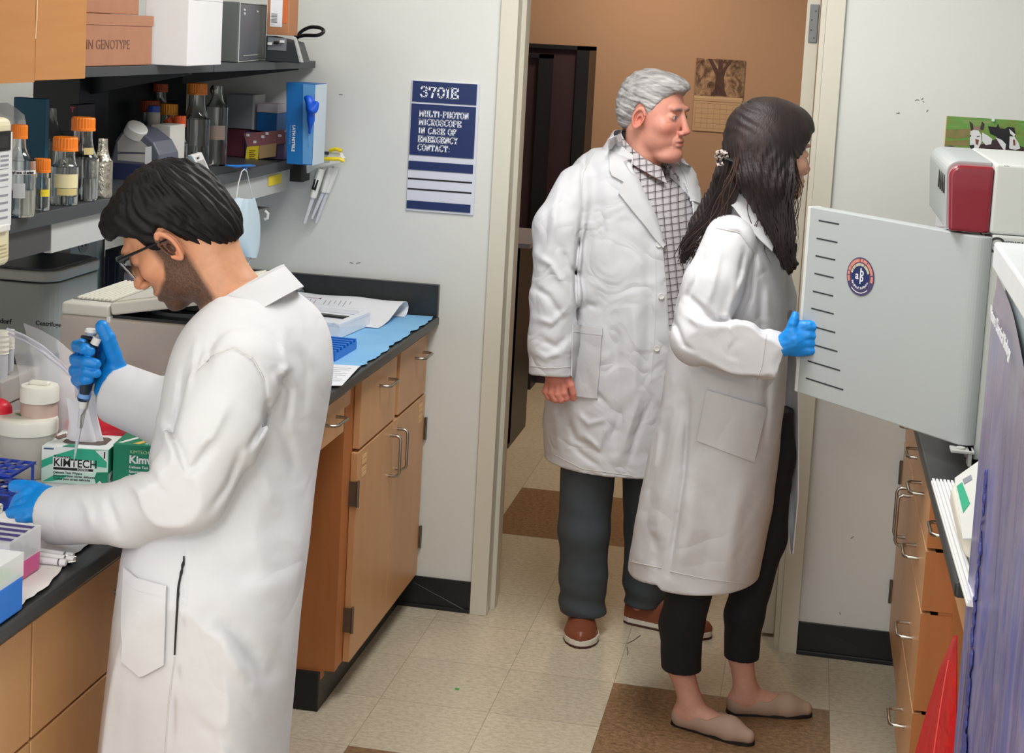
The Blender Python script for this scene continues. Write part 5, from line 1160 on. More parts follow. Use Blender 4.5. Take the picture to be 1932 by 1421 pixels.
# white foam tray
a, b_ = A(639, 640, z=ZT+.003), A(697, 615, z=ZT+.003); dx = nrm(b_-a); dl_ = np.array([-dx[1], dx[0], 0]); dl_ = dl_ if dl_[0] < 0 else -dl_
t = thing('foam_tray', 'white plastic foam tray with a dark slot standing on the blue bench liner', 'tray', tuple(a)); L_ = np.linalg.norm(b_-a); w = .22; h = .044
def ob(mb, o, X, Y, x0, x1, y0, y1, z0, z1):
    o = np.array(o, float); c = o+X*(x0+x1)/2+Y*(y0+y1)/2+np.array([0, 0, (z0+z1)/2]); return mb.obox(c, X*(x1-x0)/2, Y*(y1-y0)/2, np.array([0, 0, (z1-z0)/2]))
FOAM = mat('white_foam', RGB(228,230,236), .6)
mb = MB(); ob(mb, a, dx, dl_, 0, L_, 0, w, 0, h-.010); ob(mb, a, dx, dl_, 0, L_, 0, .02, h-.010, h); ob(mb, a, dx, dl_, 0, L_, w-.02, w, h-.01, h); ob(mb, a, dx, dl_, 0, .03, .02, w-.02, h-.01, h); ob(mb, a, dx, dl_, L_-.03, L_, .02, w-.02, h-.01, h+.006)
mb.build('tray_body', FOAM, t, bevel=.002)
mb = MB(); ob(mb, a, dx, dl_, L_-.11, L_-.085, .03, w-.03, h-.0098, h-.004); mb.build('dark_slot', BLACKP, t); settle(t)
# printed pages, curled over at the right end
t = thing('paper_stack', 'stack of printed pages curling over behind the white tray', 'paper', tuple(A(700, 600, z=ZT)))
prof_ = [(-.300,.0045),(-.262,.006),(-.215,.014),(-.17,.030),(-.135,.044),(-.105,.051),(-.078,.050),(-.056,.042),(-.046,.030),(-.050,.018),(-.066,.009),(-.088,.0055)]
xl_, xr_ = -.56, -.165
G = [[np.array([xl_+(xr_+.030*((y+.30)/.25 if y < -.09 else .85)-xl_)*i/16, y, ZT+z+.002*math.sin(i*.8)*(z > .02)]) for i in range(17)] for y, z in prof_]
pg = MB().sheet(G, -.0014).build('top_page', PAPER, t, smooth=True)
for k in range(16):
    if k in (4, 9): continue
    i = .8+k*.62; gi = int(i); f_i = i-gi; p, q = [np.array(G[r][gi])*(1-f_i)+np.array(G[r][gi+1])*f_i+[0, -.001, .0012] for r in (2, 4)]
    MB().tube([p*(.2+.1*(k % 3))+q*(.8-.1*(k % 3)), q], .0012, 4).build('print_line', GREYINK, pg)
for k in range(4): MB().box(xl_+.02, -.185+.004*k, -.26+.01*k, -.075, ZT+.0045+.0035*k if k < 1 else ZT+.0046, ZT+.0050+.001*k).build('page', PAPER, t) if k == 0 else None
settle(t)
# blue rack on the liner
t = thing('tube_rack', 'bright blue ridged plastic rack on the blue liner beside the white tray', 'rack', tuple(A(650, 678, z=ZT)))
a, b_ = A(632, 683, z=ZT+.003), A(673, 658, z=ZT+.003); X = nrm(b_-a); Y = np.array([-X[1], X[0], 0]); Y = Y if Y[0] < 0 else -Y; L_ = np.linalg.norm(b_-a)
mb = MB(); ob(mb, a, X, Y, 0, L_, 0, .115, 0, .022)
for k in range(7): ob(mb, a, X, Y, k*L_/6.6, k*L_/6.6+.012 if k*L_/6.6+.012 < L_ else L_, 0, .115, .022, .030)
mb.build('rack_body', TRAYBLUE, t, bevel=.0015); settle(t)
# sheet of paper at the bench edge
t = thing('paper_sheet', 'loose printed sheet on the front edge of the blue bench liner', 'paper', tuple(A(640, 710, z=ZT)))
c4 = [A(604, 687, z=ZT+.006), A(679, 691, z=ZT+.006), A(645, 728, z=ZT+.006), A(585, 728, z=ZT+.006)]
pm = quad(MB(), c4[3], c4[2], c4[1], c4[0], .0008).build('sheet', PAPER, t); nl = MB()
for k in range(9):
    s = .12+k*.09; p = c4[3]*(1-s)+c4[0]*s; q = c4[2]*(1-s)+c4[1]*s; nl.tube([p*.9+q*.1+[0, 0, .0012], p*(.35 if k % 3 == 0 else .15)+q*(.65 if k % 3 == 0 else .85)+[0, 0, .0012]], .0006, 4)
nl.build('print_lines', GREYINK, pm); settle(t)
# little boxes behind the shoulder
for (u, v, w, d_, h, m, lb) in ((584,588,.07,.06,.045,mat('pale_pink_card', RGB(206,186,196), .6),'pale pink open box on the bench behind the white tray'),(560,574,.05,.05,.05,mat('grey_card', RGB(120,126,134), .6),'small grey box against the black upstand'),(540,574,.05,.05,.055,PAPER,'small white box against the black upstand, partly behind the shoulder')):
    p = A(u, v, z=ZT+.003); p[1] = min(p[1], -.03-d_); t = thing('small_box', lb, 'box', tuple(p)); mb = MB().box(p[0]-w/2, p[0]+w/2, p[1], p[1]+.004, p[2], p[2]+h).box(p[0]-w/2, p[0]+w/2, p[1]+d_-.004, p[1]+d_, p[2], p[2]+h).box(p[0]-w/2, p[0]-w/2+.004, p[1], p[1]+d_, p[2], p[2]+h).box(p[0]+w/2-.004, p[0]+w/2, p[1], p[1]+d_, p[2], p[2]+h).box(p[0]-w/2, p[0]+w/2, p[1], p[1]+d_, p[2], p[2]+.004)
    mb.build('box_body', m, t); settle(t)
# ---------------------------------------------------------------- grey centrifuge with dark lid (far left)
CG = mat('centrifuge_grey', RGB(148,150,143), .42); CGL = mat('centrifuge_lid_trim', RGB(166,166,158), .4); CGD = mat('centrifuge_dark_lid', RGB(78,80,82), .35)
t = thing('centrifuge', 'tall grey benchtop centrifuge with a flat dark lid at the left, behind the plastic bag', 'centrifuge', (-.88, -1.25, ZT))
def roundbox(x0, x1, y0, y1, r, n=6):
    o = []
    for cx, cy, a0 in ((x1-r, y0+r, -90), (x1-r, y1-r, 0), (x0+r, y1-r, 90), (x0+r, y0+r, 180)):
        for k in range(n+1):
            a = math.radians(a0+90*k/n); o.append((cx+r*math.cos(a), cy+r*math.sin(a)))
    return o
cx0, cx1, cy0, cy1 = -1.10, -.652, -1.39, -1.115
b0 = [(x, y, ZT+.085) for x, y in roundbox(cx0, cx1, cy0, cy1, .05)]
MB().prism(b0, (0, 0, .170)).build('body', CG, t, bevel=.004)
MB().prism([(x, y, ZT) for x, y in roundbox(cx0+.03, cx1-.03, cy0+.03, cy1-.02, .05)], (0, 0, .086)).build('foot_plate', CGD, t)
MB().prism([(x, y, ZT+.259) for x, y in roundbox(cx0-.002, cx1+.004, cy0-.004, cy1, .05)], (0, 0, .026)).build('lid_trim', CGL, t, bevel=.005)
MB().prism([(x, y, ZT+.2845) for x, y in roundbox(cx0+.014, cx1-.014, cy0+.014, cy1-.01, .04)], (0, 0, .004)).build('lid_top', CGD, t, bevel=.0015)
p = A(4, 610, y=cy0-.0006); text_mesh('eppendorf', .017, INK, p+[-.048, 0, 0], (1, 0, 0), (0, 0, 1), t, bold=.0004)
p = A(67, 613, y=cy0-.0006); text_mesh('Centrifuge 5415', .015, INK, p, (1, 0, 0), (0, 0, 1), t, bold=.0003); settle(t)
# ---------------------------------------------------------------- beige centrifuge, lid ajar
BG = mat('beige_instrument_body', RGB(186,176,168), .45); BGL = mat('beige_instrument_top', RGB(208,206,196), .4)
t = thing('centrifuge', 'beige centrifuge with ribbed vents and its lid standing ajar, behind the gloved hand', 'centrifuge', (-.25, -1.6, ZT))
bx0 = -.445; by0 = -1.765; bz = 1.214; bx1 = .02-.10; by1 = by0+.30; xs = A(205, 603, y=by0)[0]
MB().box(bx0, bx1, by0, by1, ZT+.002, bz).build('body', BG, t, bevel=.006)
MB().box(bx0+.002, xs, by0+.002, by1, bz, bz+.026).build('vent_housing', BGL, t, bevel=.006, seg=3)
vs = MB()
for k in range(9):
    x = bx0+.016+k*(xs-bx0-.026)/9; vs.box(x, x+.0050, by0+.045, by1-.02, bz+.026, bz+.032)
vs.build('vent_ribs', mat('cream_rib', RGB(222,220,208), .4), t, bevel=.001)
MB().box(bx0+.010, xs-.006, by0+.040, by1-.015, bz+.0255, bz+.0275).build('vent_gap_shade', mat('vent_gap_shade_grey', RGB(128,126,118), .6), t)  # grey sheet paints the shade in the gaps between the ribs
MB().box(xs+.004, bx1-.012, by0+.012, by1-.012, bz-.0, bz+.006).build('rotor_rim', mat('rotor_dark_metal', RGB(44,46,48), .3, metal=.6), t)
MB().lathe([(0,.006),(.10,.006),(.105,.003),(.105,.014),(.098,.014),(.09,.008),(0,.008)], ((xs+bx1)/2, (by0+by1)/2, bz), 40).lathe([(0,.008),(.03,.008),(.026,.020),(0,.022)], ((xs+bx1)/2, (by0+by1)/2, bz), 20).build('rotor_bowl', CGD, t, smooth=True)
lidX = nrm((math.cos(math.radians(11)), 0, math.sin(math.radians(11)))); lidZ = np.array([-lidX[2], 0, lidX[0]])
o = np.array([xs+.004, by0+.002, bz+.006]); wl = bx1-xs-.004; dl2 = by1-by0-.004
MB().obox(o+lidX*wl/2+np.array([0, dl2/2, 0])+lidZ*.013, lidX*wl/2, np.array([0, dl2/2, 0]), lidZ*.013).build('lid', BGL, t, bevel=.006, seg=3)
MB().obox(o+lidX*wl/2+np.array([0, dl2/2, 0])+lidZ*.0275, lidX*(wl/2-.012), np.array([0, dl2/2-.012, 0]), lidZ*.0015).build('lid_panel', BGL, t, bevel=.001)
MB().box(xs-.004, xs+.004, by0-.002, by0+.012, bz-.008, bz+.004).build('latch_pin', PWHITE, t, bevel=.001)
settle(t)
# ---------------------------------------------------------------- between the centrifuges, in front of the service post
t = thing('binder', 'black binder standing upright behind the beige centrifuge', 'binder', (-.72, -.9, ZT))
p = A(196, 540, y=-.93); q = A(224, 540, y=-.93)
MB().box(p[0], q[0], -.93, -.70, ZT+.003, 1.22).build('cover', mat('dark_navy_cloth', RGB(30,32,42), .6), t, bevel=.003)
MB().box(p[0]+.010, p[0]+.013, -.9315, -.93, ZT+.02, 1.20).box(q[0]-.012, q[0]-.010, -.9315, -.93, ZT+.02, 1.20).build('spine_fold', mat('navy_sheen', RGB(62,64,84), .5), t); settle(t)
t = thing('white_box', 'mauve-grey instrument housing standing behind the man\'s face on the left bench', 'instrument', (-.6, -.85, ZT))
p = A(226, 545, y=-.90); q = A(330, 545, y=-.90)
MB().box(p[0], q[0], -.90, -.66, ZT+.003, 1.16).build('housing', mat('mauve_grey_plastic', RGB(170,160,164), .5), t, bevel=.008); MB().box(p[0]+.02, p[0]+.10, -.9015, -.9, 1.02, 1.035).build('dark_slot', BLACKP, t); settle(t)
t['label'] = 'mauve-grey instrument housing with a dark slot, behind the face of the man'; t.name = 'instrument_housing'
# ---------------------------------------------------------------- clear bag, jars
BAG = mat('clear_bag_film', (.97,.955,.985,1), .18, trans=.0, alpha=.34, spec=.8)
def at_depth(u, v, dep): 
    d = np.array([(u-PCX)/FPX, (v-PCY)/FPX, 1.0]) @ CAMM; return CAMP+d*dep
def film(rows_, name, label, cat, m=BAG, seed=3, amp=.006, parent=None):
    rn_ = rumple(1.0, 22, seed); n = 26; top = np.array(rows_[0]); G = []
    for j in range(len(rows_)): 
        r = np.array(rows_[j]); s = np.linspace(0, len(r)-1, n); G.append(np.stack([np.interp(s, range(len(r)), r[:, c]) for c in range(3)], 1))
    G = np.array(G); m2 = 22; s = np.linspace(0, len(G)-1, m2); H = np.zeros((m2, n, 3))
    for i in range(n):
        for c in range(3): H[:, i, c] = np.interp(s, range(len(G)), G[:, i, c])
    w = rn_(H.reshape(-1, 3)).reshape(m2, n); H = H+w[..., None]*amp*np.array([.4, -1, .3])
    return H
yb = -1.93
H = film([[PT(14,620,yb),PT(45,632,yb),PT(80,652,yb),PT(112,680,yb+.02),PT(135,704,yb+.04)], [PT(22,650,yb),PT(50,664,yb-.01),PT(85,690,yb-.01),PT(115,712,yb),PT(140,730,yb+.02)], [PT(36,706,yb-.02),PT(64,718,yb-.03),PT(95,742,yb-.03),PT(120,760,yb-.02),PT(145,772,yb)], [PT(40,760,yb-.02),PT(66,770,yb-.03),PT(98,790,yb-.03),PT(124,806,yb-.02),PT(150,812,yb)], [PT(44,850,yb),PT(70,850,yb-.01),PT(100,850,yb-.01),PT(128,850,yb),PT(156,850,yb)]], '', '', '')
t = thing('plastic_bag', 'clear zip-lock plastic bag standing open behind the tall jar', 'bag', tuple(PT(90, 850, yb)))
MB().sheet(list(H)).build('bag_front', BAG, t, smooth=True); MB().sheet([[p+np.array([.01, .045, .004]) for p in r] for r in H]).build('bag_back', BAG, t, smooth=True)
for k in (0, 2): MB().tube([p+np.array([0, -.002, 0]) for p in (H[0] if k == 0 else H[1]*.4+H[2]*.6)], .0022, 6).build('zip_strip', mat('bag_zip', RGB(214,212,224), .4, alpha=.8), t, smooth=True)
settle(t)
def lathe_thing(name, label, cat, c, body, bm_, lid, lm, group=None, bn='jar_body', ln='lid', n=36):
    t = thing(name, label, cat, tuple(c), group); MB().lathe(body, c, n).build(bn, bm_, t, smooth=True)
    if lid: MB().lathe(lid, c, n).build(ln, lm, t, smooth=True)
    return t
def px(p): return FPX/((np.array(p)-CAMP)@_f)
LIDW = mat('ivory_lid', RGB(226,224,212), .4)
c = A(50, 905, z=ZT+.004); s = px(c); c = c+nrm([c[0]-CAMP[0], c[1]-CAMP[1], 0])*.045; r = 57/s
t = lathe_thing('screw_top_jar', 'wide cloudy plastic jar with a flat white lid and a torn green tape label', 'jar', c, [(0,0),(r*.86,0),(r*.90,.004),(r*.90,.084),(r*.86,.086),(0,.086)], mat('cloudy_plastic', RGB(190,186,176), .35), [(r*.92,.082),(r,.084),(r,.106),(r*.96,.111),(0,.112)], LIDW)
lp = c+[0, 0, .1122]; 
MB().prism([lp+[-.030,.006,0], lp+[-.008,.018,0], lp+[.008,.010,0], lp+[-.012,-.006,0]], (0, 0, .0006)).build('green_tape', mat('green_tape', RGB(96,132,84), .6), t)
MB().prism([lp+[-.004,.002,.0003], lp+[.026,.016,.0003], lp+[.036,.006,.0003], lp+[.010,-.004,.0003]], (0, 0, .0006)).build('tan_tape', mat('tan_tape', RGB(214,188,130), .6), t); settle(t)
c = A(75, 835, z=ZT+.004)+[-.03, .07, 0]; c = PT(74, 815, -1.99); c[2] = ZT+.004; c = np.array([PT(75, 735, -1.99)[0], -1.99, ZT+.004]); s = px(c+[0, 0, .2]); r = 36/s; zt_ = PT(75, 738, -2.02)[2]-ZT
t = lathe_thing('screw_top_jar', 'tall pinkish plastic jar with a thick ivory lid in front of the clear bag', 'jar', c, [(0,0),(r*.92,0),(r*.95,.004),(r*.95,zt_-.045),(r*.82,zt_-.030),(0,zt_-.030)], mat('pinkish_cloudy_plastic', RGB(186,160,150), .35), [(r*.9,zt_-.032),(r,zt_-.030),(r,zt_-.006),(r*.94,zt_),(r*.5,zt_+.001),(0,zt_+.001)], LIDW)
MB().obox(c+[0, 0, zt_+.004], (r*.55, 0, 0), (0, .008, 0), (0, 0, .0045)).build('lid_grip', LIDW, t, bevel=.004, seg=3); settle(t)
# white screw-cap tubes at the left edge and the grey box under them
for k, (u, v0, v1, rp, lb) in enumerate(((2, 624, 718, 14, 'white ribbed tube standing on the grey box at the left edge'), (18, 622, 700, 9, 'white ribbed tube beside the plastic bag, second from the left edge'))):
    y = -1.90+.03*k; p = PT(u, v1, y); q = PT(u, v0, y); s = px(p); r = rp/s; h = q[2]-p[2]
    t = thing('capped_tube', lb, 'tube', tuple(p), 'white capped tubes'); MB().lathe([(0,0),(r*.7,0),(r*.85,.01),(r*.85,h*.55),(0,h*.55)], p, 20).build('tube_body', mat('milky_plastic', RGB(200,204,210), .35), t, smooth=True)
    mb = MB().lathe([(0,h*.55),(r,h*.55)]+[(r*(1 if j % 2 else .93), h*(.57+.05*j)) for j in range(8)]+[(r*.9,h),(0,h)], p, 20); mb.build('cap', LIDW, t, smooth=False); settle(t)
t = thing('storage_box', 'pale grey box at the left edge under the white capped tubes', 'box', tuple(PT(0, 760, -1.88)))
p = PT(22, 715, -1.87); q = PT(44, 742, -1.87)
MB().box(-.62, q[0]-.016, -1.93, -1.78, ZT+.003, PT(20, 742, -1.93)[2]-.03).box(-.62, q[0]-.012, -1.935, -1.78, PT(20, 742, -1.93)[2]-.028, PT(20, 712, -1.93)[2]-.010).build('box_body', mat('pale_grey_plastic', RGB(176,172,168), .5), t, bevel=.003); settle(t)
# crumpled red bag pieces
RED = mat('red_bag_film', RGB(206,32,52), .35, bump=(40,.5,.004)); rr = rumple(1.0, 40, 77)
def crumple(name, label, c, r, m, cat='bag', seed=1):
    g = rumple(.006, 45, seed); e = ell(c, r); c = np.array(c); r = np.array(r)
    V, Q = polygonize(lambda P: e(P)+g(P), c-r-.02, c+r+.02, .0055); o = mesh_np(name, [(V, Q)], m); return tag(o, label, cat)
crumple('waste_bag', 'crumpled crimson plastic bag behind the green and white wipe box', PT(200, 800, -1.90)+[0,0,-.02], (.085,.04,.045), RED, seed=5)
crumple('waste_bag', 'small red bag tip at the left edge beside the tall jar', PT(0, 770, -2.0)+[-.012,0,-.01], (.035,.03,.03), RED, seed=9)
# ---------------------------------------------------------------- wipe boxes
GRN = mat('wipe_box_green', RGB(16,128,96), .45); GRN2 = mat('wipe_box_teal', RGB(44,168,134), .45); PALE = mat('wipe_box_pale', RGB(196,224,212), .45); BXW = mat('wipe_box_white', RGB(226,232,230), .45)
def face_fn(o, X, Z): return lambda s, t: np.array(o)+np.array(X)*s+np.array(Z)*t
fl_, fr_ = A(78, 909, z=ZT+.004), A(203, 917, z=ZT+.004); Xk = nrm(fr_-fl_); Yk = np.array([-Xk[1], Xk[0], 0]); Wk = np.linalg.norm(fr_-fl_); Hk = .070; Dk = .118
t = thing('wipe_box', 'green and white tissue wipe box with a wipe pulled up from its top', 'box', tuple(fl_)); Zk = np.array([0, 0, 1.])
mb = MB(); ob(mb, fl_, Xk, Yk, 0, Wk, 0, Dk, 0, Hk-.0005); mb.build('carton', BXW, t, bevel=.0008)
F_ = face_fn(fl_-Yk*.0004, Xk*Wk, Zk*Hk)
def decal(pts, m, name, par, F=F_, lift=0.0, n=-Yk): 
    P = [F(a, b_)+n*lift for a, b_ in pts]; return MB().prism(P, n*.0004).build(name, m, par)
decal([(0,.0),(1,.0),(1,1.),(0,1.)], PALE, 'front_print', t)
decal([(0,.60),(.22,.78),(.5,.97),(.55,.98),(.98,.98),(.98,.50),(.80,.52),(.58,.60),(.30,.58),(.12,.50),(0,.38)], GRN2, 'teal_swoosh', t, lift=.0004)
decal([(.02,.02),(.18,.20),(.42,.24),(.30,.10),(.12,.03)], GRN2, 'teal_swoosh', t, lift=.0004)
decal([(0,.62),(.22,.80),(.5,.97),(.5,1.),(0,1.)], BXW, 'white_corner', t, lift=.0003)
decal([(.83,.02),(1,.02),(1,.38),(.83,.36),(.80,.20)], GRN, 'green_block', t, lift=.0005)
decal([(.83,.04),(.88,.13),(.93,.05)], BXW, 'white_diamond', t, lift=.0009)
decal([(.80,.96),(.98,.98),(.98,.66),(.90,.80)], BXW, 'white_fold', t, lift=.0006)
decal([(.17,.72),(.42,.74),(.42,.66),(.78,.68),(.78,.33),(.17,.33)], BXW, 'title_panel', t, lift=.0006)
decal([(.18,.37),(.78,.37),(.78,.44),(.18,.44)], INK, 'title_bar', t, lift=.0009)
decal([(.03,.91),(.18,.915),(.18,.96),(.03,.955)], mat('slate_blue_print', RGB(60,84,120), .5), 'brand_oval', t, lift=.0008)
text_mesh('KIMTECH', .0215, INK, F_(.18,.47)-Yk*.0012, Xk, Zk, t, bold=.0003, squeeze=.92)
text_mesh('Kimwipes', .0080, INK, F_(.19,.70)-Yk*.0012, Xk, Zk, t)
text_mesh('SCIENCE', .0056, BXW, F_(.54,.385)-Yk*.0015, Xk, Zk, t)
for k, s_t in enumerate(('Delicate Task Wipers', 'Essuyeurs pour tâches délicates', 'Toallas para tareas delicadas')): text_mesh(s_t, .0062, INK, F_(.18,.265-k*.085)-Yk*.0010, Xk, Zk, t)
text_mesh('1', .018, INK, F_(.91,.76)-Yk*.0012, Xk, Zk, t, bold=.0004)
S_ = face_fn(fr_+Xk*.0004, Yk*Dk, Zk*Hk)
decal([(.0,.0),(1,.0),(1,1),(0,1)], GRN, 'side_print', t, F=S_, n=Xk); decal([(.03,.02),(.40,.02),(.45,.34),(.03,.32)], BXW, 'side_window', t, F=S_, n=Xk, lift=.0004)
decal([(.08,.14),(.20,.22),(.38,.22),(.38,.19),(.20,.19),(.10,.11)], INK, 'side_mark', t, F=S_, n=Xk, lift=.0008)
T_ = face_fn(fl_+Zk*(Hk+.0002), Xk*Wk, Yk*Dk)
decal([(.22,.30),(.30,.22),(.80,.22),(.88,.30),(.88,.62),(.80,.70),(.30,.70),(.22,.62)], mat('box_slot_dark', RGB(96,84,80), .8), 'top_slot', t, F=T_, n=Zk)
decal([(.30,.02),(.36,.18),(.50,.16),(.52,.02)], GRN, 'top_print', t, F=T_, n=Zk, lift=.0003); decal([(.03,.55),(.12,.80),(.20,.60),(.12,.42)], mat('brown_print', RGB(112,92,84), .6), 'top_print', t, F=T_, n=Zk, lift=.0003)
TIS = mat('tissue', RGB(232,230,236), .8); tb = T_(.5, .46)
G = []
for j in range(12):
    s = j/11; row = []
    for i in range(30):
        a = 2*math.pi*i/29; rx = .034-.018*math.sin(s*1.6)+.010*s; ry = .012+.004*math.sin(3*a); k = 1+.16*math.sin(5*a+s*2)
        row.append(tb+Xk*(rx*k*math.cos(a)-.010*s)+Yk*(ry*k*math.sin(a))+Zk*(-.004+s*(.088+.012*math.cos(a+.6)+.006*math.sin(4*a))))
    G.append(row)
MB().sheet(G).build('tissue', TIS, t, smooth=True); settle(t)
fl2 = A(206, 913, z=ZT+.004)+Xk*.006; t = thing('wipe_box', 'dark green wipe box lying right of the white-topped one, half behind the sleeve', 'box', tuple(fl2))
W2, H2, D2 = .125, .078, .118; mb = MB(); ob(mb, fl2, Xk, Yk, 0, W2, 0, D2, 0, H2); mb.build('carton', GRN, t, bevel=.0008)
F2 = face_fn(fl2-Yk*.0004, Xk*W2, Zk*H2); T2 = face_fn(fl2+Zk*(H2+.0002), Xk*W2, Yk*D2)
text_mesh('KIMTECH SCIENCE', .0088, mat('pale_green_ink', RGB(170,216,170), .6), F2(.26,.80)-Yk*.0008, Xk, Zk, t)
text_mesh('Kimwipes', .0205, BXW, F2(.25,.56)-Yk*.0008, Xk, Zk, t, bold=.0007)
for k, s_t in enumerate(('Delicate Task Wipers', 'Essuyeurs pour tâches délicates', 'Toallas para tareas delicadas')): text_mesh(s_t, .0068, BXW, F2(.25,.43-k*.11)-Yk*.0008, Xk, Zk, t, bold=.0001)
for pts, m in (([(.05,.1),(.12,.1),(.55,.95),(.48,.98)], BXW), ([(.28,.08),(.38,.06),(.80,.95),(.72,.98)], mat('gold_print', RGB(214,180,84), .5)), ([(.45,.10),(.50,.08),(.86,.95),(.84,.98)], PALE), ([(.60,.10),(.95,.08),(.98,.9),(.90,.95)], BXW)): decal(pts, m, 'top_swoosh', t, F=T2, n=Zk)
settle(t)
# ---------------------------------------------------------------- blue tube rack, flat tray under the hand
RB = mat('royal_blue_plastic', RGB(36,66,176), .32)
t = thing('tube_rack', 'royal blue tube rack with oval holes at the left edge of the bench', 'rack', tuple(A(20, 925, z=ZT)))
p = PT(58, 872, -2.16); zt2 = p[2]-.004; xr = p[0]; 
rk = MB(); x0_, x1_ = xr-.22, xr; y0_, y1_ = -2.235, -2.14
hx = .0125; nxh, nyh = 9, 3
# perforated plate: bars between holes
def perf(mb, z0, z1):
    for i in range(nxh+1): 
        x = x0_+(x1_-x0_)*i/nxh; mb.box(max(x0_, x-.005), min(x1_, x+.005), y0_, y1_, z0, z1)
    for j in range(nyh+1):
        y = y0_+(y1_-y0_)*j/nyh; mb.box(x0_, x1_, max(y0_, y-.005), min(y1_, y+.005), z0, z1)
perf(rk, zt2-.006, zt2); rk.build('top_plate', RB, t, bevel=.002)
rk = MB(); perf(rk, ZT+.030, ZT+.034); rk.box(x0_, x1_, y0_, y1_, ZT+.003, ZT+.012); rk.build('lower_plate', RB, t, bevel=.001)
MB().box(x1_-.004, x1_-.001, y0_+.004, y0_+.010, ZT+.01, zt2-.004).box(x1_-.004, x1_-.001, y1_-.010, y1_-.004, ZT+.01, zt2-.004).box(x0_, x0_+.004, y0_, y1_, ZT+.01, zt2-.004).build('leg_frame', RB, t); settle(t)
t = thing('well_plate', 'white shallow dish on the bench under the spread gloved hand', 'tray', tuple(A(20, 975, z=ZT)))
p1, p2 = A(92, 996, z=ZT+.004), A(0, 1012, z=ZT+.004)
MB().box(-.60, -.305, -2.36, -2.245, ZT+.004, ZT+.014).box(-.60, -.305, -2.36, -2.354, ZT+.014, ZT+.020).box(-.60, -.305, -2.251, -2.245, ZT+.014, ZT+.020).box(-.311, -.305, -2.354, -2.251, ZT+.014, ZT+.020).build('dish', mat('warm_white_plastic', RGB(226,226,216), .4), t, bevel=.002)
mk = MB()
for i in range(9):
    for j in range(4): mk.lathe([(0,0),(.0085,0),(.0085,.0012),(0,.0012)], (-.58+i*.029, -2.34+j*.026, ZT+.014), 10)
mk.build('wells', mat('cool_white_plastic', RGB(208,212,210), .3), t); settle(t)
# ---------------------------------------------------------------- three pens
PENW = mat('pen_white', RGB(228,226,228), .3)
for k, (ua, va, ub, vb, r, lb) in enumerate(((30,1032,139,1049,.0045,'slim white capped pen, farthest of three beside the pink tip box'),(30,1042,140,1056,.0055,'white pen with a clear bent clip, middle of three beside the pink tip box'),(30,1052,125,1062,.0055,'white pen with a grey collar, nearest of three beside the pink tip box'))):
    p, q = A(ua, va, z=ZT+.010), A(ub, vb, z=ZT+.010); X = nrm(q-p); L_ = np.linalg.norm(q-p); t = thing('pen', lb, 'pen', tuple(p), 'pens on the white liner')
    MB().lathe([(0,0),(r*.8,.001),(r,.004),(r,L_*.84),(r*.92,L_*.845),(0,L_*.845)], p, 14, X).build('barrel', PENW, t, smooth=True)
    MB().lathe([(0,L_*.84),(r*.97,L_*.84),(r*.97,L_*.88),(0,L_*.88)], p, 14, X).build('collar', mat('pen_grey', RGB(132,132,136), .3, metal=.5), t, smooth=True)
    MB().lathe([(0,L_*.88),(r*1.1,L_*.88),(r*1.15,L_*.98),(r*.8,L_),(0,L_)], p, 14, X).build('cap', PENW, t, smooth=True)
    if k == 1: MB().tube([p+X*L_*.86+[0,0,r], p+X*(L_*1.02)+[0,.004,r*.6], p+X*(L_*1.05)+[0,-.006,0], p+X*L_*.95+[0,-.010,-.002]], .0015, 6).build('clip', STEEL, t, smooth=True)
    settle(t)
# ---------------------------------------------------------------- pipette tip boxes
CBX = mat('tip_box_clear', (.93,.93,.95,1), .15, trans=0.0, alpha=.40, spec=.7)
def tipbox(name, label, frp, W, D, Hb, Hl, base, topm, stripes):
    x1, y0 = frp[0], frp[1]; t = thing(name, label, 'tip box', (x1-W/2, y0+D/2, ZT))
    z = ZT+.004; MB().box(x1-W, x1, y0, y0+D, z, z+Hb).build('base', base, t, bevel=.003)
    MB().box(x1-W+.004, x1-.004, y0+.004, y0+D-.004, z+Hb, z+Hb+.004).build('tip_plate', topm, t)
    tp = MB()
    for i in range(8):
        for j in range(6): tp.lathe([(0,0),(.0032,0),(.0036,.012),(0,.012)], (x1-.012-i*(W-.02)/8, y0+.012+j*(D-.02)/6, z+Hb+.004), 7)
    o = tp.build('tips', stripes, t); o['kind'] = 'stuff'
    MB().box(x1-W, x1, y0, y0+.002, z+Hb, z+Hb+Hl).box(x1-W, x1, y0+D-.002, y0+D, z+Hb, z+Hb+Hl).box(x1-.002, x1, y0+.002, y0+D-.002, z+Hb, z+Hb+Hl).box(x1-W, x1-W+.002, y0+.002, y0+D-.002, z+Hb, z+Hb+Hl).box(x1-W, x1, y0, y0+D, z+Hb+Hl, z+Hb+Hl+.002).build('lid', CBX, t)
    settle(t); return t
p = A(30, 1112, z=ZT+.004); p2 = A(56, 1083, z=ZT+.004)
t = tipbox('tip_box', 'pipette tip box with pink base and clear lid beside the three pens', (p2[0]+.004, p[1]-.005), .13, .10, .030, .040, mat('pink_plastic', RGB(206,84,142), .4), mat('dark_violet_plate', RGB(60,44,90), .5), mat('violet_tips', RGB(90,80,140), .4))
sm = MB()
x1_, y0_ = p2[0]+.004, p[1]-.005
for k in range(4): sm.box(x1_-.125, x1_-.005, y0_+.012+k*.022, y0_+.022+k*.022, ZT+.0765, ZT+.0772)
o = sm.build('lid_stripes', mat('violet_stripe', RGB(70,60,120), .5), None); o.parent = t; settle(t)
p = A(6, 1192, z=ZT+.004); p2 = A(28, 1158, z=ZT+.004)
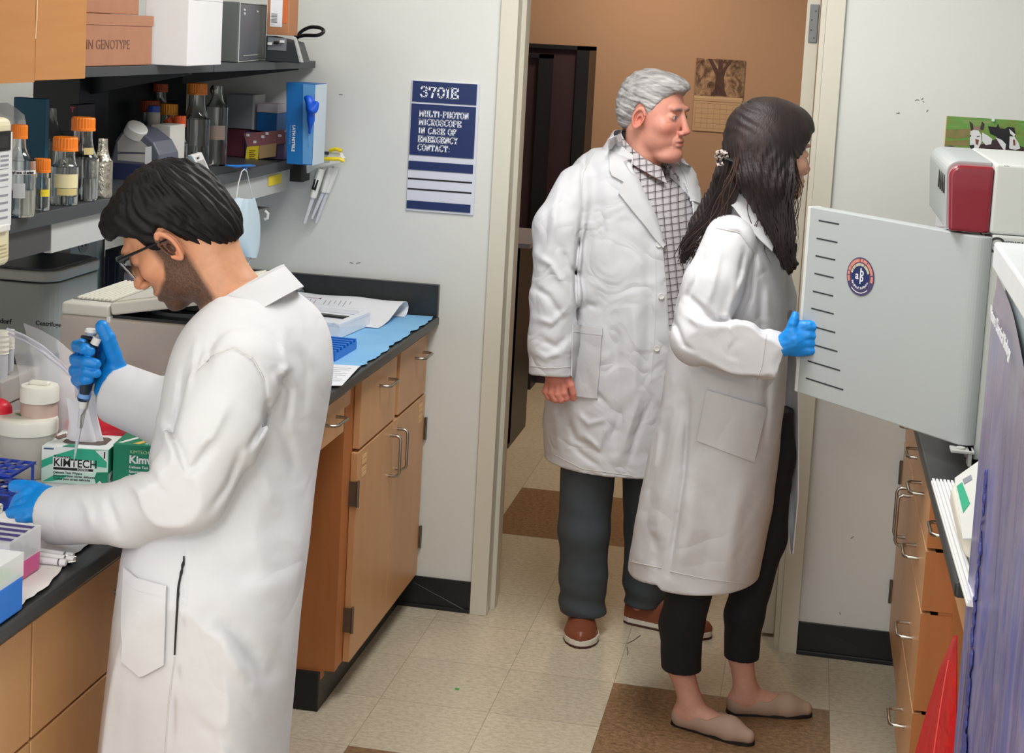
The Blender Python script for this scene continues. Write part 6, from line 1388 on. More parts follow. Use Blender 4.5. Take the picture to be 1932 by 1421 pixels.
tipbox('tip_box', 'pipette tip box with bright blue base and clear lid, nearest thing on the left bench', (p2[0]+.002, p[1]-.012), .13, .10, .052, .034, mat('bright_blue_plastic', RGB(14,112,210), .4), mat('pale_green_plate', RGB(150,214,170), .5), mat('green_tips', RGB(140,206,140), .4))
# ---------------------------------------------------------------- the pipette in the hand
t = thing('pipette', 'black and white pipette held upright in the blue gloved hand', 'pipette', tuple(PT(140, 870, -2.09)))
top = PT(173, 655, -2.085); bot = PT(160, 742, -2.088); tip = PT(139, 870, -2.095); ax = nrm(top-bot)
def seg(a, b_, ra, rb, name, m, par=None): 
    ax_ = b_-a; L_ = np.linalg.norm(ax_); return MB().lathe([(0,0),(ra,0),(rb,L_),(0,L_)], a, 18, ax_).build(name, m, par or t, smooth=True)
MB().tube([bot, bot*.7+top*.3, bot*.3+top*.7, top+ax*.012], [.0135,.0165,.0175,.0150], 14, flat=.8).tube([top+ax*.014+np.array([.012,0,0]), top+ax*.018-np.array([.022,0,0])], [.010,.006], 10, flat=.5).build('handle', mat('pipette_dark_plastic', RGB(40,52,64), .35), t, smooth=True)
seg(PT(158,752,-2.088), PT(161,733,-2.088), .0118, .0118, 'volume_ring', mat('light_blue_ring', RGB(120,168,222), .35)); seg(PT(157,756,-2.088), PT(158,750,-2.088), .0105, .0125, 'lower_ring', mat('navy_ring', RGB(24,40,66), .35))
seg(top+ax*.018, top+ax*.032, .0028, .0028, 'plunger_rod', STEEL); seg(PT(172,633,-2.085), PT(172.5,625,-2.085), .0085, .0125, 'plunger', mat('plunger_grey', RGB(160,176,196), .35)); seg(PT(172.5,626,-2.085), PT(173,621,-2.085), .0128, .0105, 'plunger_cap', PWHITE)
seg(PT(178,650,-2.102), PT(184,638,-2.100), .008, .008, 'ejector_button', PWHITE)
seg(PT(156,770,-2.089), PT(158,755,-2.088), .0080, .0100, 'nozzle', PWHITE); seg(PT(151,806,-2.091), PT(156,770,-2.089), .0050, .0066, 'shaft', mat('shaft_white', RGB(206,208,216), .3)); seg(PT(146,832,-2.093), PT(151,806,-2.091), .0032, .0036, 'shaft_end', mat('shaft_white', None)); 
MB().tube([PT(166,757,-2.10), PT(164,770,-2.10), PT(154,784,-2.095), PT(152,808,-2.095)], .0018, 6).build('ejector_arm', STEEL, t, smooth=True)
seg(PT(139,872,-2.095), PT(146,832,-2.093), .0006, .0036, 'tip', mat('clear_tip', RGB(214,224,230), .15, alpha=.75)); settle(t)
# ================================================================ shelf unit over the left bench
t = thing('shelf_unit', 'black two-tier reagent shelf standing on the left bench', 'shelf', (-.7, -1.5, ZT))
def board(name, y0, y1, x0, x1, z0, z1): return MB().box(x0, x1, y0, y1, z0, z1).build(name, SHELFM, t, bevel=.0015)
board('shelf_board', -3.0, -.775, -1.20, -.515, 1.385, ZS); board('shelf_board', -.772, -.02, -1.20, -.515, 1.385, ZS)
board('shelf_board', -3.0, -.862, -1.20, -.482, 1.697, ZU); board('shelf_board', -.858, -.012, -1.20, -.482, 1.697, ZU)
MB().box(-.56, -.530, -3.0, -1.645, 1.325, 1.385).build('rail', mat('dark_grey_rail', RGB(72,72,74), .5), t, bevel=.001)
MB().box(-.548, -.530, -1.640, -.10, 1.318, 1.385).build('rail', mat('light_grey_rail', RGB(188,190,188), .5), t, bevel=.001)
MB().box(-.549, -.5285, -.96, -.955, 1.318, 1.385).build('rail_joint', mat('dark_grey_rail', None), t)
for y in (-.93, -2.96):
    MB().box(-.93, -.80, y-.04, y+.13, ZT, 2.05).build('upright', DARK, t, bevel=.002)
    for z, xf in ((1.385, -.56), (1.697, -.53)):
        MB().prism([(-.80, y+.02, z), (xf, y+.02, z), (xf, y+.02, z-.008), (-.80, y+.02, z-.075)], (0, .02, 0)).build('bracket', DARK, t)
MB().box(-.93, -.90, -.765, -.025, ZS+.001, 1.694).build('back_panel', DARK, t)
MB().prism([(-.80, -.30, 1.697), (-.52, -.06, 1.697), (-.52, -.06, 1.690), (-.80, -.30, 1.635)], (-.004, .006, 0)).build('bracket', DARK, t)
settle(t)
t = thing('service_post', 'grey service post with a power outlet below the shelf, behind the tall grey centrifuge', 'outlet', (-.78, -1.05, ZT))
p = A(133, 480, x=-.755); q = A(183, 480, x=-.755)
MB().box(-.80, -.755, p[1], q[1], ZT, 1.318).build('post', mat('post_grey', RGB(150,152,148), .5), t, bevel=.002)
MB().box(-.80, -.757, q[1], q[1]+.035, ZT, 1.318).build('post_edge', LGREY, t)
c = A(157, 456, x=-.7545); MB().lathe([(0,0),(.030,0),(.030,.002),(0,.002)], c, 28, (1,0,0)).build('outlet_face', mat('outlet_grey', RGB(120,122,118), .4), t)
mb = MB()
for dy, dz, w, h in ((-.010,-.004,.002,.008),(.010,-.004,.002,.008),(0,.012,.003,.003)): mb.box(c[0]+.002, c[0]+.0035, c[1]+dy-w, c[1]+dy+w, c[2]+dz-h, c[2]+dz+h)
mb.build('outlet_slots', BLACKP, t); settle(t)
for (u0, u1, v0, v1, y, m, nm, lb, ct) in ((70,116,447,473,-1.02,mat('dark_teal_box', RGB(26,38,52), .5),'storage_box','dark blue box glimpsed under the rail behind the grey centrifuge','box'),(58,70,446,473,-1.05,mat('pale_bottle_side', RGB(178,188,184), .4),'storage_box','narrow pale box beside the dark blue box under the rail','box'),(117,130,449,474,-1.06,mat('bluewhite_card', RGB(196,200,214), .5),'storage_box','narrow bluish white box right of the dark blue box under the rail','box')):
    p = A(u0, v0, y=y); q = A(u1, v1, y=y); t = thing(nm, lb, ct, (p[0], y, ZT)); MB().box(p[0], q[0], y, y+.04, ZT+.003, max(p[2]+.03, 1.30) if y > -1.4 else p[2]).build('box_body', m, t, bevel=.002); settle(t)
# far side of the room seen between the shelves
t = thing('wall_cabinet', 'pale grey wall cabinets seen through the shelf across the room', 'cabinet', (-3.2, .0, 1.3))
FC = mat('far_cabinet_grey', RGB(150,148,142), .6); MB().box(-3.2, -1.62, -.32, -.02, 1.40, 2.2).build('body', FC, t, bevel=.004)
for x in (-2.9, -2.2, -1.85): MB().tube([(x-.06,-.322,1.62),(x,-.326,1.615),(x+.06,-.322,1.62)], .004, 6).build('handle', mat('dark_pull', RGB(70,66,64), .5), t)
MB().box(-2.42, -2.36, -.325, -.32, 1.40, 2.2).build('door_gap', mat('far_gap', RGB(64,70,74), .6), t); settle(t)
# ---------------------------------------------------------------- boxes on the upper shelf
CARD = mat('cardboard', RGB(186,132,78), .75, noise=(6,.3,RGB(176,120,68)), stretch=(.5,.5,6)); CARD2 = mat('brown_cardboard', RGB(170,120,92), .75, noise=(30,.3,RGB(160,112,86)))
def cbox(name, label, x0, x1, y0, y1, z0, z1, m, flap=None):
    t = thing(name, label, 'box', ((x0+x1)/2, (y0+y1)/2, z0)); MB().box(x0, x1, y0, y1, z0, z1).build('carton', m, t, bevel=.002)
    if flap: flap(t)
    settle(t); return t
xb = -.462; ya = A(158, 146, x=xb)[1]; zb = A(158, 147, x=xb)[2]
def fl(t):
    yl = A(63, 150, x=xb)[1]; MB().box(xb+.0002, xb+.003, -2.35, yl-.001, zb-.004, ZU+.30).build('flap', CARD, t); MB().box(xb+.0002, xb+.003, yl+.001, ya, zb-.001, ZU+.30).build('flap', CARD, t)
    MB().tube([(xb+.0035, yl-.002, ZU+.06), (xb+.0045, yl, ZU+.10), (xb+.0035, yl+.002, ZU+.30)], .0015, 5).build('torn_edge', mat('torn_card', RGB(222,196,160), .8), t)
cbox('cardboard_box', 'large golden cardboard box with flaps hanging over the edge of the upper shelf', -.80, xb, -2.35, ya, ZU+.001, ZU+.30, CARD, fl)
yb0, yb1 = A(158, 128, x=-.485)[1], A(286, 122, x=-.485)[1]; zt1 = A(286, 32, x=-.485)[2]
t = cbox('cardboard_box', 'reddish brown cardboard box with handwriting next to the large golden box', -.79, -.485, yb0+.0, yb1, ZU+.001, zt1, CARD2)
MB().box(-.7905, -.4835, yb0, yb1+.0015, zt1-.022, zt1+.002).build('lid_rim', CARD2, t); p = A(163, 82, x=-.484)
text_mesh('IN GENOTYPE', .030, mat('pencil_writing', RGB(122,86,68), .8), (-.4845, p[1], p[2]-.012), (0, 1, 0), (0, 0, 1), t, squeeze=1.15); settle(t)
yc1 = A(262, 28, x=-.495)[1]
cbox('cardboard_box', 'brown cardboard box topmost of the stack, on the box with handwriting', -.79, -.495, yb0+.01, yc1, zt1+.003, zt1+.2, CARD2)
# white box: corner towards the aisle
w0, w1, w2 = A(288, 122, z=ZU+.001), A(353, 125, z=ZU+.001), A(417, 122, z=ZU+.001)
wh = A(416, 5, x=w2[0])[2]-ZU
t = thing('white_box', 'plain white cardboard box standing cornerwise on the upper shelf', 'box', tuple(w1)); w0 = w1+(w0-w1)*1.25; w3 = w0+w2-w1
MB().prism([w1, w2, w3, w0], (0, 0, wh)).build('carton', mat('white_card', RGB(222,222,224), .6, noise=(3,.3,RGB(214,212,212))), t, bevel=.0015)
MB().prism([w1+[0,0,wh+.0005], w2+[0,0,wh+.0005], w3+[0,0,wh+.0005], w0+[0,0,wh+.0005]], (0, 0, .012)).build('lid', mat('white_card', None), t); settle(t)
# grey instrument
g0, g1, g2 = A(418, 121, z=ZU+.001), A(447, 118, z=ZU+.001), A(498, 113, z=ZU+.001); gh = A(446, 4, y=g1[1])[2]-ZU
t = thing('power_supply', 'dark grey instrument with a slate front panel between the white box and a parcel', 'instrument', tuple(g1))
bk = np.array([-.24, .03, 0]); g3 = g2+bk; g0b = g1+bk
MB().prism([g1, g2, g3, g0b], (0, 0, gh)).build('housing', mat('olive_grey_case', RGB(92,96,94), .5), t, bevel=.002)
Xg = nrm(g2-g1); Wg = np.linalg.norm(g2-g1); ng = nrm(np.cross(Xg, [0, 0, 1.])); ng = ng if ng@(CAMP-g1) > 0 else -ng
F3 = face_fn(g1+ng*.0005, Xg*Wg, np.array([0, 0, gh])); 
MB().prism([F3(.03,.03), F3(.97,.03), F3(.97,.97), F3(.03,.97)], ng*.002).build('front_panel', mat('slate_panel', RGB(86,90,98), .45), t)
MB().tube([F3(.01,.01)+ng*.002, F3(.99,.01)+ng*.002, F3(.99,.99)+ng*.002, F3(.01,.99)+ng*.002], .0018, 6, closed=True).build('trim', LGREY, t)
text_mesh('Power', .010, WINK, F3(.14,.86)+ng*.003, Xg, (0,0,1), t); text_mesh('Supply', .010, WINK, F3(.14,.80)+ng*.003, Xg, (0,0,1), t); text_mesh('Thermo', .009, WINK, F3(.60,.85)+ng*.003, Xg, (0,0,1), t)
MB().prism([F3(.18,.10), F3(.72,.10), F3(.72,.115), F3(.18,.115)], ng*.0030).build('panel_line', LGREY, t); settle(t)
# scanner-like device, parcel on it, cables
d0, d1 = A(500, 111, z=ZU+.001), A(566, 111, z=ZU+.001)
t = thing('label_printer', 'low black device with a sloping grey top and white sockets under the parcel', 'device', tuple(d0)); zc0 = A(520, 62, y=d0[1]+.06)[2]
x0, x1, y0 = d0[0]+.002, d1[0], max(d0[1], d1[1])
y0 = -.40; p = A(500, 110, y=y0); q = A(568, 112, y=y0)
MB().prism([(p[0], y0, ZU+.001), (q[0], y0, ZU+.001), (q[0]-.022, y0, ZU+.060), (p[0], y0, ZU+.075)], (0, .09, 0)).build('housing', mat('charcoal_device', RGB(52,54,58), .4), t, bevel=.003)
MB().obox((p[0]+.035, y0-.001, ZU+.052), (.028, 0, 0), (0, .001, 0), (0, 0, .018)).build('socket_panel', mat('grey_socket_panel', RGB(120,124,128), .4), t)
for k in range(3): MB().box(p[0]+.010+k*.018, p[0]+.022+k*.018, y0-.012, y0-.002, ZU+.048+.004*k, ZU+.056+.004*k).build('plug', PWHITE if k != 1 else BLACKP, t, bevel=.001)
MB().prism([(q[0]-.025, y0-.002, ZU+.075), (q[0]-.02, y0-.002, ZU+.070), (q[0]+.002, y0-.002, ZU+.004), (q[0]-.004, y0-.002, ZU+.004)], (0, .02, 0)).build('side_wing', LGREY, t); settle(t)
p = A(503, 58, y=-.39); q = A(545, 52, y=-.39)
t = cbox('parcel', 'cardboard parcel with a shipping label and orange tape on the black device', p[0], q[0], -.39, -.31, ZU+.078, ZU+.26, mat('parcel_card', RGB(176,122,86), .75))
p2 = A(509, 50, y=-.3905); q2 = A(532, 50, y=-.3905); MB().box(p2[0], q2[0], -.3912, -.3904, p2[2], ZU+.26).build('shipping_label', PAPER, t); q3 = A(541, 44, y=-.3905)
MB().box(q3[0]-.012, q3[0], -.3912, -.3904, q3[2], ZU+.26).build('orange_tape', mat('orange_tape', RGB(206,104,50), .4), t)
lb = MB()
for k in range(7): lb.box(p2[0]+.004, p2[0]+.022, -.3916, -.3912, p2[2]+.012+k*.004, p2[2]+.0135+k*.004)
lb.build('barcode', INK, t); settle(t)
cab = []
def cable(pts, y, r, label):
    P = [PT(u, v, y+dy) for u, v, dy in pts]; n = 40; P = np.array(P); s = np.linspace(0, len(P)-1, n)
    Q = np.stack([np.interp(s, range(len(P)), P[:, c]) for c in range(3)], 1)
    for _ in range(6): Q[1:-1] = .5*Q[1:-1]+.25*(Q[:-2]+Q[2:])
    return tag(MB().tube(list(Q), r, 8).build('power_cable', BLACKP, None, smooth=True), label, 'cable')
cable([(548,0,0),(549,35,0),(557,60,0),(562,90,0),(566,108,0),(572,112,.05),(560,112,.1)], -.25, .0055, 'black cable hanging down to the upper shelf behind the parcel')
cable([(560,70,0),(575,66,-.02),(600,68,-.03),(613,60,-.03),(606,52,-.02),(585,50,0),(566,60,0),(561,72,0)], -.26, .0055, 'black cable curled into a loop sticking out past the end of the upper shelf')
# ---------------------------------------------------------------- bottles and things on the lower shelf
LIQ = mat('clear_liquid', (.86,.88,.88,1), .05, trans=1.0, ior=1.33); LBL = mat('cream_label', RGB(224,214,170), .6)
def bottle(u, vb, rpx, vt, capc, label, group=None, neck=.55, capr=None, caph=None, lbl=None, liq=0.0, shoulder=.72, push=0.0, bodym=None, cap=True, z=ZS):
    c = A(u, vb, z=z+.001); s = px(c); r = rpx/s; dirn = nrm([c[0]-CAMP[0], c[1]-CAMP[1], 0]); c = c+dirn*(r+push); s = px(c); r = rpx/s
    d = np.linalg.norm((c-CAMP)[:2]); h = A(u, vt, y=c[1])[2]-z; h = max(h, .05)
    t = thing('reagent_bottle', label, 'bottle', tuple(c), group)
    capr = capr/s if capr else r*.62; caph = caph/s if caph else .03; hc = h-(caph if cap else 0); sh0 = hc*shoulder; nr = capr*.80; w = .0022
    o = [(0,0),(r*.93,0),(r,.006),(r,sh0)]+[(r-(r-nr)*math.sin(a)**1.4, sh0+(hc-.012-sh0)*(1-math.cos(a))) for a in np.linspace(.2, 1.57, 6)]+[(nr,hc+(.01 if cap else .0)),(nr-w,hc+(.01 if cap else 0))]
    inn = [(max(a-w, .001), b_ if b_ > .01 else .004) for a, b_ in o[2:-2]][::-1]
    MB().lathe(o+inn+[(0,.004)], c, 28).build('glass_body', bodym or GLASS, t, smooth=True)
    if liq: MB().lathe([(0,.0045),(r-w-.0006,.0045),(r-w-.0006,liq),(0,liq)], c, 24).build('liquid', LIQ, t, smooth=True)
    if cap:
        rb = []
        n = 48; pr = [(0,hc),(capr,hc),(capr,hc+.003)]
        cb = MB(); cv = []; cf = []
        for k in range(n):
            a = 2*math.pi*k/n; rr_ = capr*(1 if k % 2 else .945)
            cv += [(c[0]+capr*1.02*math.cos(a), c[1]+capr*1.02*math.sin(a), c[2]+hc-.001), (c[0]+capr*1.02*math.cos(a), c[1]+capr*1.02*math.sin(a), c[2]+hc+.004), (c[0]+rr_*math.cos(a), c[1]+rr_*math.sin(a), c[2]+hc+.005), (c[0]+rr_*math.cos(a), c[1]+rr_*math.sin(a), c[2]+h-.003), (c[0]+capr*.93*math.cos(a), c[1]+capr*.93*math.sin(a), c[2]+h), (c[0], c[1], c[2]+h)]
            k2 = (k+1) % n
            for j in range(5): cf.append((k*6+j, k2*6+j, k2*6+j+1, k*6+j+1))
        cf = [f if f[2]//6 != f[3]//6 else f for f in cf]
        MB().add(cv, cf).build('cap', capc, t, smooth=False)
    if lbl:
        for (z0, z1, a0, a1, m, nm) in lbl:
            G = [[(c[0]+(r+.0008)*math.cos(a), c[1]+(r+.0008)*math.sin(a), c[2]+zz) for a in np.linspace(math.radians(a0), math.radians(a1), 14)] for zz in (z0, (z0+z1)/2, z1)]
            MB().sheet(G).build(nm, m, t, smooth=True)
    settle(t); return t, c, r
OR2 = mat('dim_orange_cap', RGB(206,92,50), .4); OY = mat('yellow_orange_cap', RGB(238,160,36), .35)
bo, c, r = bottle(34, 411, 31, 236, ORANGE, 'clear square-shouldered solvent bottle with orange cap right beside the cream microwave', capr=15, caph=25, liq=.055, lbl=[(.088,.096,-110,10,PAPER,'name_strip'),(.040,.070,-80,-40,mat('frosted_patch', RGB(190,194,196), .5),'frosted_label')])
for i, ch in enumerate('ethylene diamine'):
    a = math.radians(-98+i*5.6); text_mesh(ch, .0085, INK, c+np.array([(r+.0014)*math.cos(a), (r+.0014)*math.sin(a), .0895]), (-math.sin(a), math.cos(a), 0), (0,0,1), bo, bold=.0002)
settle(bo)
bottle(78, 398, 15.5, 300, ORANGE, 'small orange-capped bottle with a bright yellow label', capr=15.5, caph=25, shoulder=.85, lbl=[(.030,.045,-70,-5,YEL,'yellow_label')], liq=.045)
bottle(121, 388, 25.5, 259, ORANGE, 'orange-capped bottle with a cream paper label in the front row of the shelf', capr=23, caph=25, shoulder=.70, lbl=[(.038,.068,-110,0,LBL,'paper_label'),(.022,.037,-95,-5,mat('tan_label', RGB(206,190,130), .6),'paper_label')], liq=.018)
bottle(154, 382, 30, 222, ORANGE, 'tall orange-capped bottle standing behind the cream-labelled one', capr=22, caph=24, shoulder=.60, lbl=[(.105,.120,-60,-25,mat('tan_label', None),'tape_label')], liq=.05, push=.02)
bottle(192, 374, 19, 262, ORANGE, 'small clear flask wrapped in crumpled foil', cap=False, capr=11, shoulder=.62, bodym=mat('crumpled_foil', RGB(196,192,180), .18, metal=.9, bump=(70,1.0,.006)))
bottle(92, 350, 36, 205, ORANGE, 'large clear wide-shouldered bottle in the second row, behind the orange caps', cap=False, capr=16, shoulder=.55, push=.14)
bottle(58, 352, 20, 262, ORANGE, 'clear glass jar between the microwave and the small yellow-labelled bottle, in the second row', cap=False, capr=14, shoulder=.75, push=.08)
bottle(368, 316, 25.5, 157, mat('dull_orange_cap', RGB(222,126,36), .4), 'tallest orange-capped litre bottle, left of the foil-stoppered one', capr=18.5, caph=21, shoulder=.66, liq=.06)
bottle(406, 313, 21, 163, ORANGE, 'tall clear bottle with a foil stopper, right of the tallest orange-capped bottle', cap=False, capr=11, shoulder=.74, lbl=[(.075,.115,-110,-20,mat('grey_film_label', RGB(126,112,104), .4),'grey_label')], push=.0)
bottle(299, 300, 20, 158, OR2, 'litre bottle with a dull red-orange cap in the back row of the shelf', capr=14, caph=15, push=.10)
bottle(280, 305, 18, 190, OR2, 'bottle with a wide dull orange cap behind the white jug', capr=18, caph=21, push=.05)
bottle(315, 312, 18, 196, OY, 'bottle with a yellow-orange cap behind the tall white carton', capr=17.5, caph=20, push=.0)
bottle(337, 322, 15.5, 219, mat('red_orange_cap', RGB(232,92,36), .4), 'slim bottle with a red-orange cap right of the tall white carton', capr=11, caph=20, shoulder=.62)
# tilted loose cap and foil stopper
c = PT(325, 236, -.66); tag(MB().lathe([(0,0),(.014,0),(.015,.003),(.014,.022),(0,.023)], c, 20, (-.55,-.2,.8)).build('bottle_cap', mat('red_orange_cap', None), None, smooth=True), 'loose orange cap tipped over between the yellow-orange and the red-orange caps', 'cap')
crumple('foil_stopper', 'crumpled foil stopper in the neck of the tall clear bottle', PT(404, 170, -.44), (.012,.012,.018), mat('crumpled_foil', None), cat='stopper', seed=3)
# clear folded plastic and teal box, dark carton with red T at the far left
p = A(25, 230, y=-1.35); q = A(86, 187, y=-1.35); t = cbox('storage_box', 'teal blue box standing behind the bottles near the microwave', p[0], q[0], -1.35, -1.33, ZS+.001, q[2], mat('teal_box', RGB(18,94,124), .5))
p = A(131, 215, y=-1.1); q = A(146, 198, y=-1.1); t = cbox('storage_box', 'narrow black box with a red letter T beside the shelf upright', p[0], q[0], -1.1, -1.0, ZS+.001, q[2], mat('black_carton', RGB(34,28,36), .5)); a = A(133, 211, y=-1.1006)
text_mesh('T', .017, mat('red_print', RGB(226,70,84), .5), a, (1,0,0), (0,0,1), t, bold=.0008); settle(t)
yb = -1.62
H = film([[PT(0,196,yb),PT(14,195,yb),PT(30,205,yb),PT(46,216,yb)], [PT(0,215,yb-.02),PT(20,222,yb-.02),PT(34,228,yb-.02),PT(47,232,yb)], [PT(0,250,yb-.01),PT(20,250,yb-.01),PT(34,250,yb-.01),PT(47,252,yb)], [PT(0,345,yb-.01),PT(16,345,yb-.01),PT(32,345,yb-.01),PT(46,345,yb)]], '', '', '', seed=8)
tag(MB().sheet(list(H), .002).build('clear_container', mat('clear_stiff_plastic', (.9,.92,.94,1), .1, alpha=.42, spec=.8), None, smooth=True), 'angular clear plastic container above the microwave at the left edge of the shelf', 'container')
# jug with white cap and navy label, tall white carton, little blue-capped vial
t = thing('plastic_jug', 'grey and navy plastic jug with a large tilted white cap', 'jug', tuple(A(250, 372, z=ZS)))
yj = -1.0; P_ = [PT(u, v, yj) for u, v in ((208,400),(208,300),(218,262),(236,240),(262,246),(290,268),(302,292),(304,400))]; zj = ZS+.002
P_ = [np.array([p[0], yj, max(p[2], zj)]) for p in P_]
MB().prism(P_, (0, .12, 0)).build('body', mat('smoky_plastic', RGB(88,92,104), .3), t, bevel=.006, seg=3)
q = [PT(u, v, yj-.001) for u, v in ((222,268),(236,248),(255,256),(280,278),(284,288),(222,286))]; MB().prism(q, (0,-.0006,0)).build('pale_panel', mat('pale_grey_label', RGB(178,176,172), .5), t)
q = [PT(u, v, yj-.001) for u, v in ((222,291),(286,291),(286,308),(222,302))]; MB().prism(q, (0,-.0006,0)).build('pale_panel', mat('pale_grey_label', None), t)
q = [PT(u, v, yj-.001) for u, v in ((208,306),(286,312),(286,345),(208,345))]; MB().prism(q, (0,-.0006,0)).build('navy_label', mat('navy_label', RGB(34,44,84), .5), t)
q = [PT(u, v, yj-.002) for u, v in ((274,278),(286,276),(286,310),(273,313))]; MB().prism(q, (0,-.0006,0)).build('paper_tag', PAPER, t)
c = PT(254, 252, yj+.012); MB().lathe([(0,0),(.026,0),(.0285,.003),(.0275,.026),(.024,.029),(0,.029)], c+np.array([-.002, 0, -.004]), 28, (.50,-.30,.81)).build('cap', PWHITE, t, smooth=True); settle(t)
yq = -.80; p = A(283, 310, y=yq); q = A(322, 236, y=yq)
t = cbox('carton', 'tall white carton with a navy tag between the jug and the bottles', p[0], q[0], yq, yq+.10, ZS+.001, A(300, 236, y=yq)[2], mat('offwhite_card', RGB(214,212,206), .6)); a = A(286, 256, y=yq-.0006); b2 = A(296, 268, y=yq-.0006)
MB().box(a[0], b2[0], yq-.001, yq, b2[2], a[2]).build('navy_tag', mat('navy_label', None), t); settle(t)
yq = -.76; c = A(281, 232, y=yq); zb_ = A(281, 213, y=yq)[2]; zt_ = A(281, 201, y=yq)[2]
t = thing('reagent_bottle', 'grey bottle with a small blue cap behind the large white cap', 'bottle', (c[0], yq, ZS)); MB().lathe([(0,0),(.017,0),(.017,zb_-ZS),(0,zb_-ZS)], (c[0], yq+.03, ZS+.001), 20).build('body', mat('pale_grey_plastic', None), t, smooth=True)
MB().lathe([(0,zb_-ZS),(.0165,zb_-ZS),(.0165,zt_-ZS),(0,zt_-ZS)], (c[0], yq+.03, ZS+.001), 20).build('cap', mat('deep_blue_cap', RGB(30,66,170), .4), t, smooth=True); settle(t)
# label tag in front of the tall bottles
p0, p1, p2, p3 = A(353, 293, x=-.51), A(373, 287, x=-.51), A(391, 327, x=-.51), A(376, 333, x=-.51)
t = thing('label_tag', 'white device tag leaning at an angle over the front edge of the lower shelf', 'tag', tuple(p3)); n_ = np.array([.012, 0, 0])
MB().prism([p0, p1, p2, p3], n_).build('body', PWHITE, t, bevel=.002)
L2 = lambda a, b_: (p0*(1-a)+p1*a)*(1-b_)+(p3*(1-a)+p2*a)*b_+n_*1.05
MB().prism([L2(.2,.30), L2(.85,.30), L2(.8,.68), L2(.2,.68)], (.0006,0,0)).build('grey_window', mat('pale_grey_plastic', None), t)
text_mesh('NICE', .0085, INK, L2(.22,.22), L2(1,.2)-L2(0,.2), (0,0,1), t); text_mesh('Zinc', .0085, INK, L2(.25,.92), L2(1,.9)-L2(0,.9), (0,0,1), t, bold=.0003); settle(t)
# clear container on the maroon glove box, small blue tip box
yq = -.16; p = A(424, 306, y=yq); q = A(537, 250, y=yq); xm = A(461, 270, y=yq)[0]; zt_ = A(500, 249, y=yq)[2]
t = thing('glove_box', 'maroon box with yellow sticker and torn clear film, below the clear container', 'box', ((p[0]+q[0])/2, yq, ZS)); MRN = mat('maroon_card', RGB(100,46,62), .5, noise=(9,.3,RGB(78,34,50)))
MB().box(p[0], xm, yq, yq+.12, ZS+.001, zt_).build('carton', MRN, t, bevel=.002); MB().box(xm, q[0], yq+.004, yq+.12, ZS+.001, zt_-.004).build('carton_end', mat('plum_card', RGB(96,84,120), .5), t, bevel=.002)
f0, f1, f2, f3 = PT(460,252,yq-.012), PT(536,245,yq-.012), PT(539,270,yq-.02), PT(468,282,yq-.02); quad(MB(), f3, f2, f1, f0, .0012).build('flap', mat('dusty_rose_card', RGB(142,92,98), .6), t)
wl_ = MB()
for u, v in ((468,255),(496,258),(504,252),(528,256),(481,268),(520,267)): a = PT(u, v, yq-.0175); wl_.box(a[0]-.005, a[0]+.005, a[1]-.001, a[1], a[2]-.004, a[2]+.004)
wl_.build('white_marks', PAPER, t)
f0, f1, f2, f3 = PT(490,275,yq-.02), PT(522,270,yq-.02), PT(520,295,yq-.026), PT(488,300,yq-.026); quad(MB(), f3, f2, f1, f0, .001).build('film', mat('yellowish_film', RGB(176,150,110), .35), t)
f0, f1, f2, f3 = PT(466,277,yq-.03), PT(489,275,yq-.03), PT(486,308,yq-.03), PT(462,307,yq-.03); fo = quad(MB(), f3, f2, f1, f0, .001).build('yellow_sticker', YEL, t)
tl = MB()
for k in range(6): a = PT(470, 284+k*3.6, yq-.0318); tl.box(a[0], a[0]+.020-.003*(k % 2), a[1]-.0004, a[1], a[2]-.0009, a[2]+.0009)
tl.build('print_lines', mat('olive_ink', RGB(120,104,30), .6), fo); settle(t)
p = A(425, 246, y=-.13); q = A(481, 180, y=-.13); t = thing('clear_container', 'frosted clear plastic container on the maroon box', 'container', (p[0], -.13, zt_)); FRO = mat('frosted_plastic', RGB(150,156,164), .3, alpha=.8)
MB().box(p[0], q[0], -.13, -.04, zt_+.002, q[2]).build('tub', FRO, t, bevel=.003); MB().box(q[0]-.006, q[0]+.001, -.131, -.04, zt_+.002, q[2]+.001).build('rim', mat('frosted_rim', RGB(186,188,190), .3), t); settle(t)
p = A(483, 242, y=-.14); q = A(524, 197, y=-.14); xm = A(508, 220, y=-.14)[0]; zm = A(500, 213, y=-.14)[2]
t = thing('tip_box', 'small blue tip box with a clear lid on the maroon box', 'tip box', (p[0], -.14, zt_)); MB().box(p[0], q[0], -.14, -.05, zt_+.001, zm).build('base', mat('mid_blue_plastic', RGB(18,86,150), .4), t, bevel=.002); MB().box(p[0], q[0], -.14, -.05, zm+.0005, q[2]).build('lid', mat('hazy_lid', RGB(176,168,176), .3, alpha=.85), t, bevel=.002); settle(t)
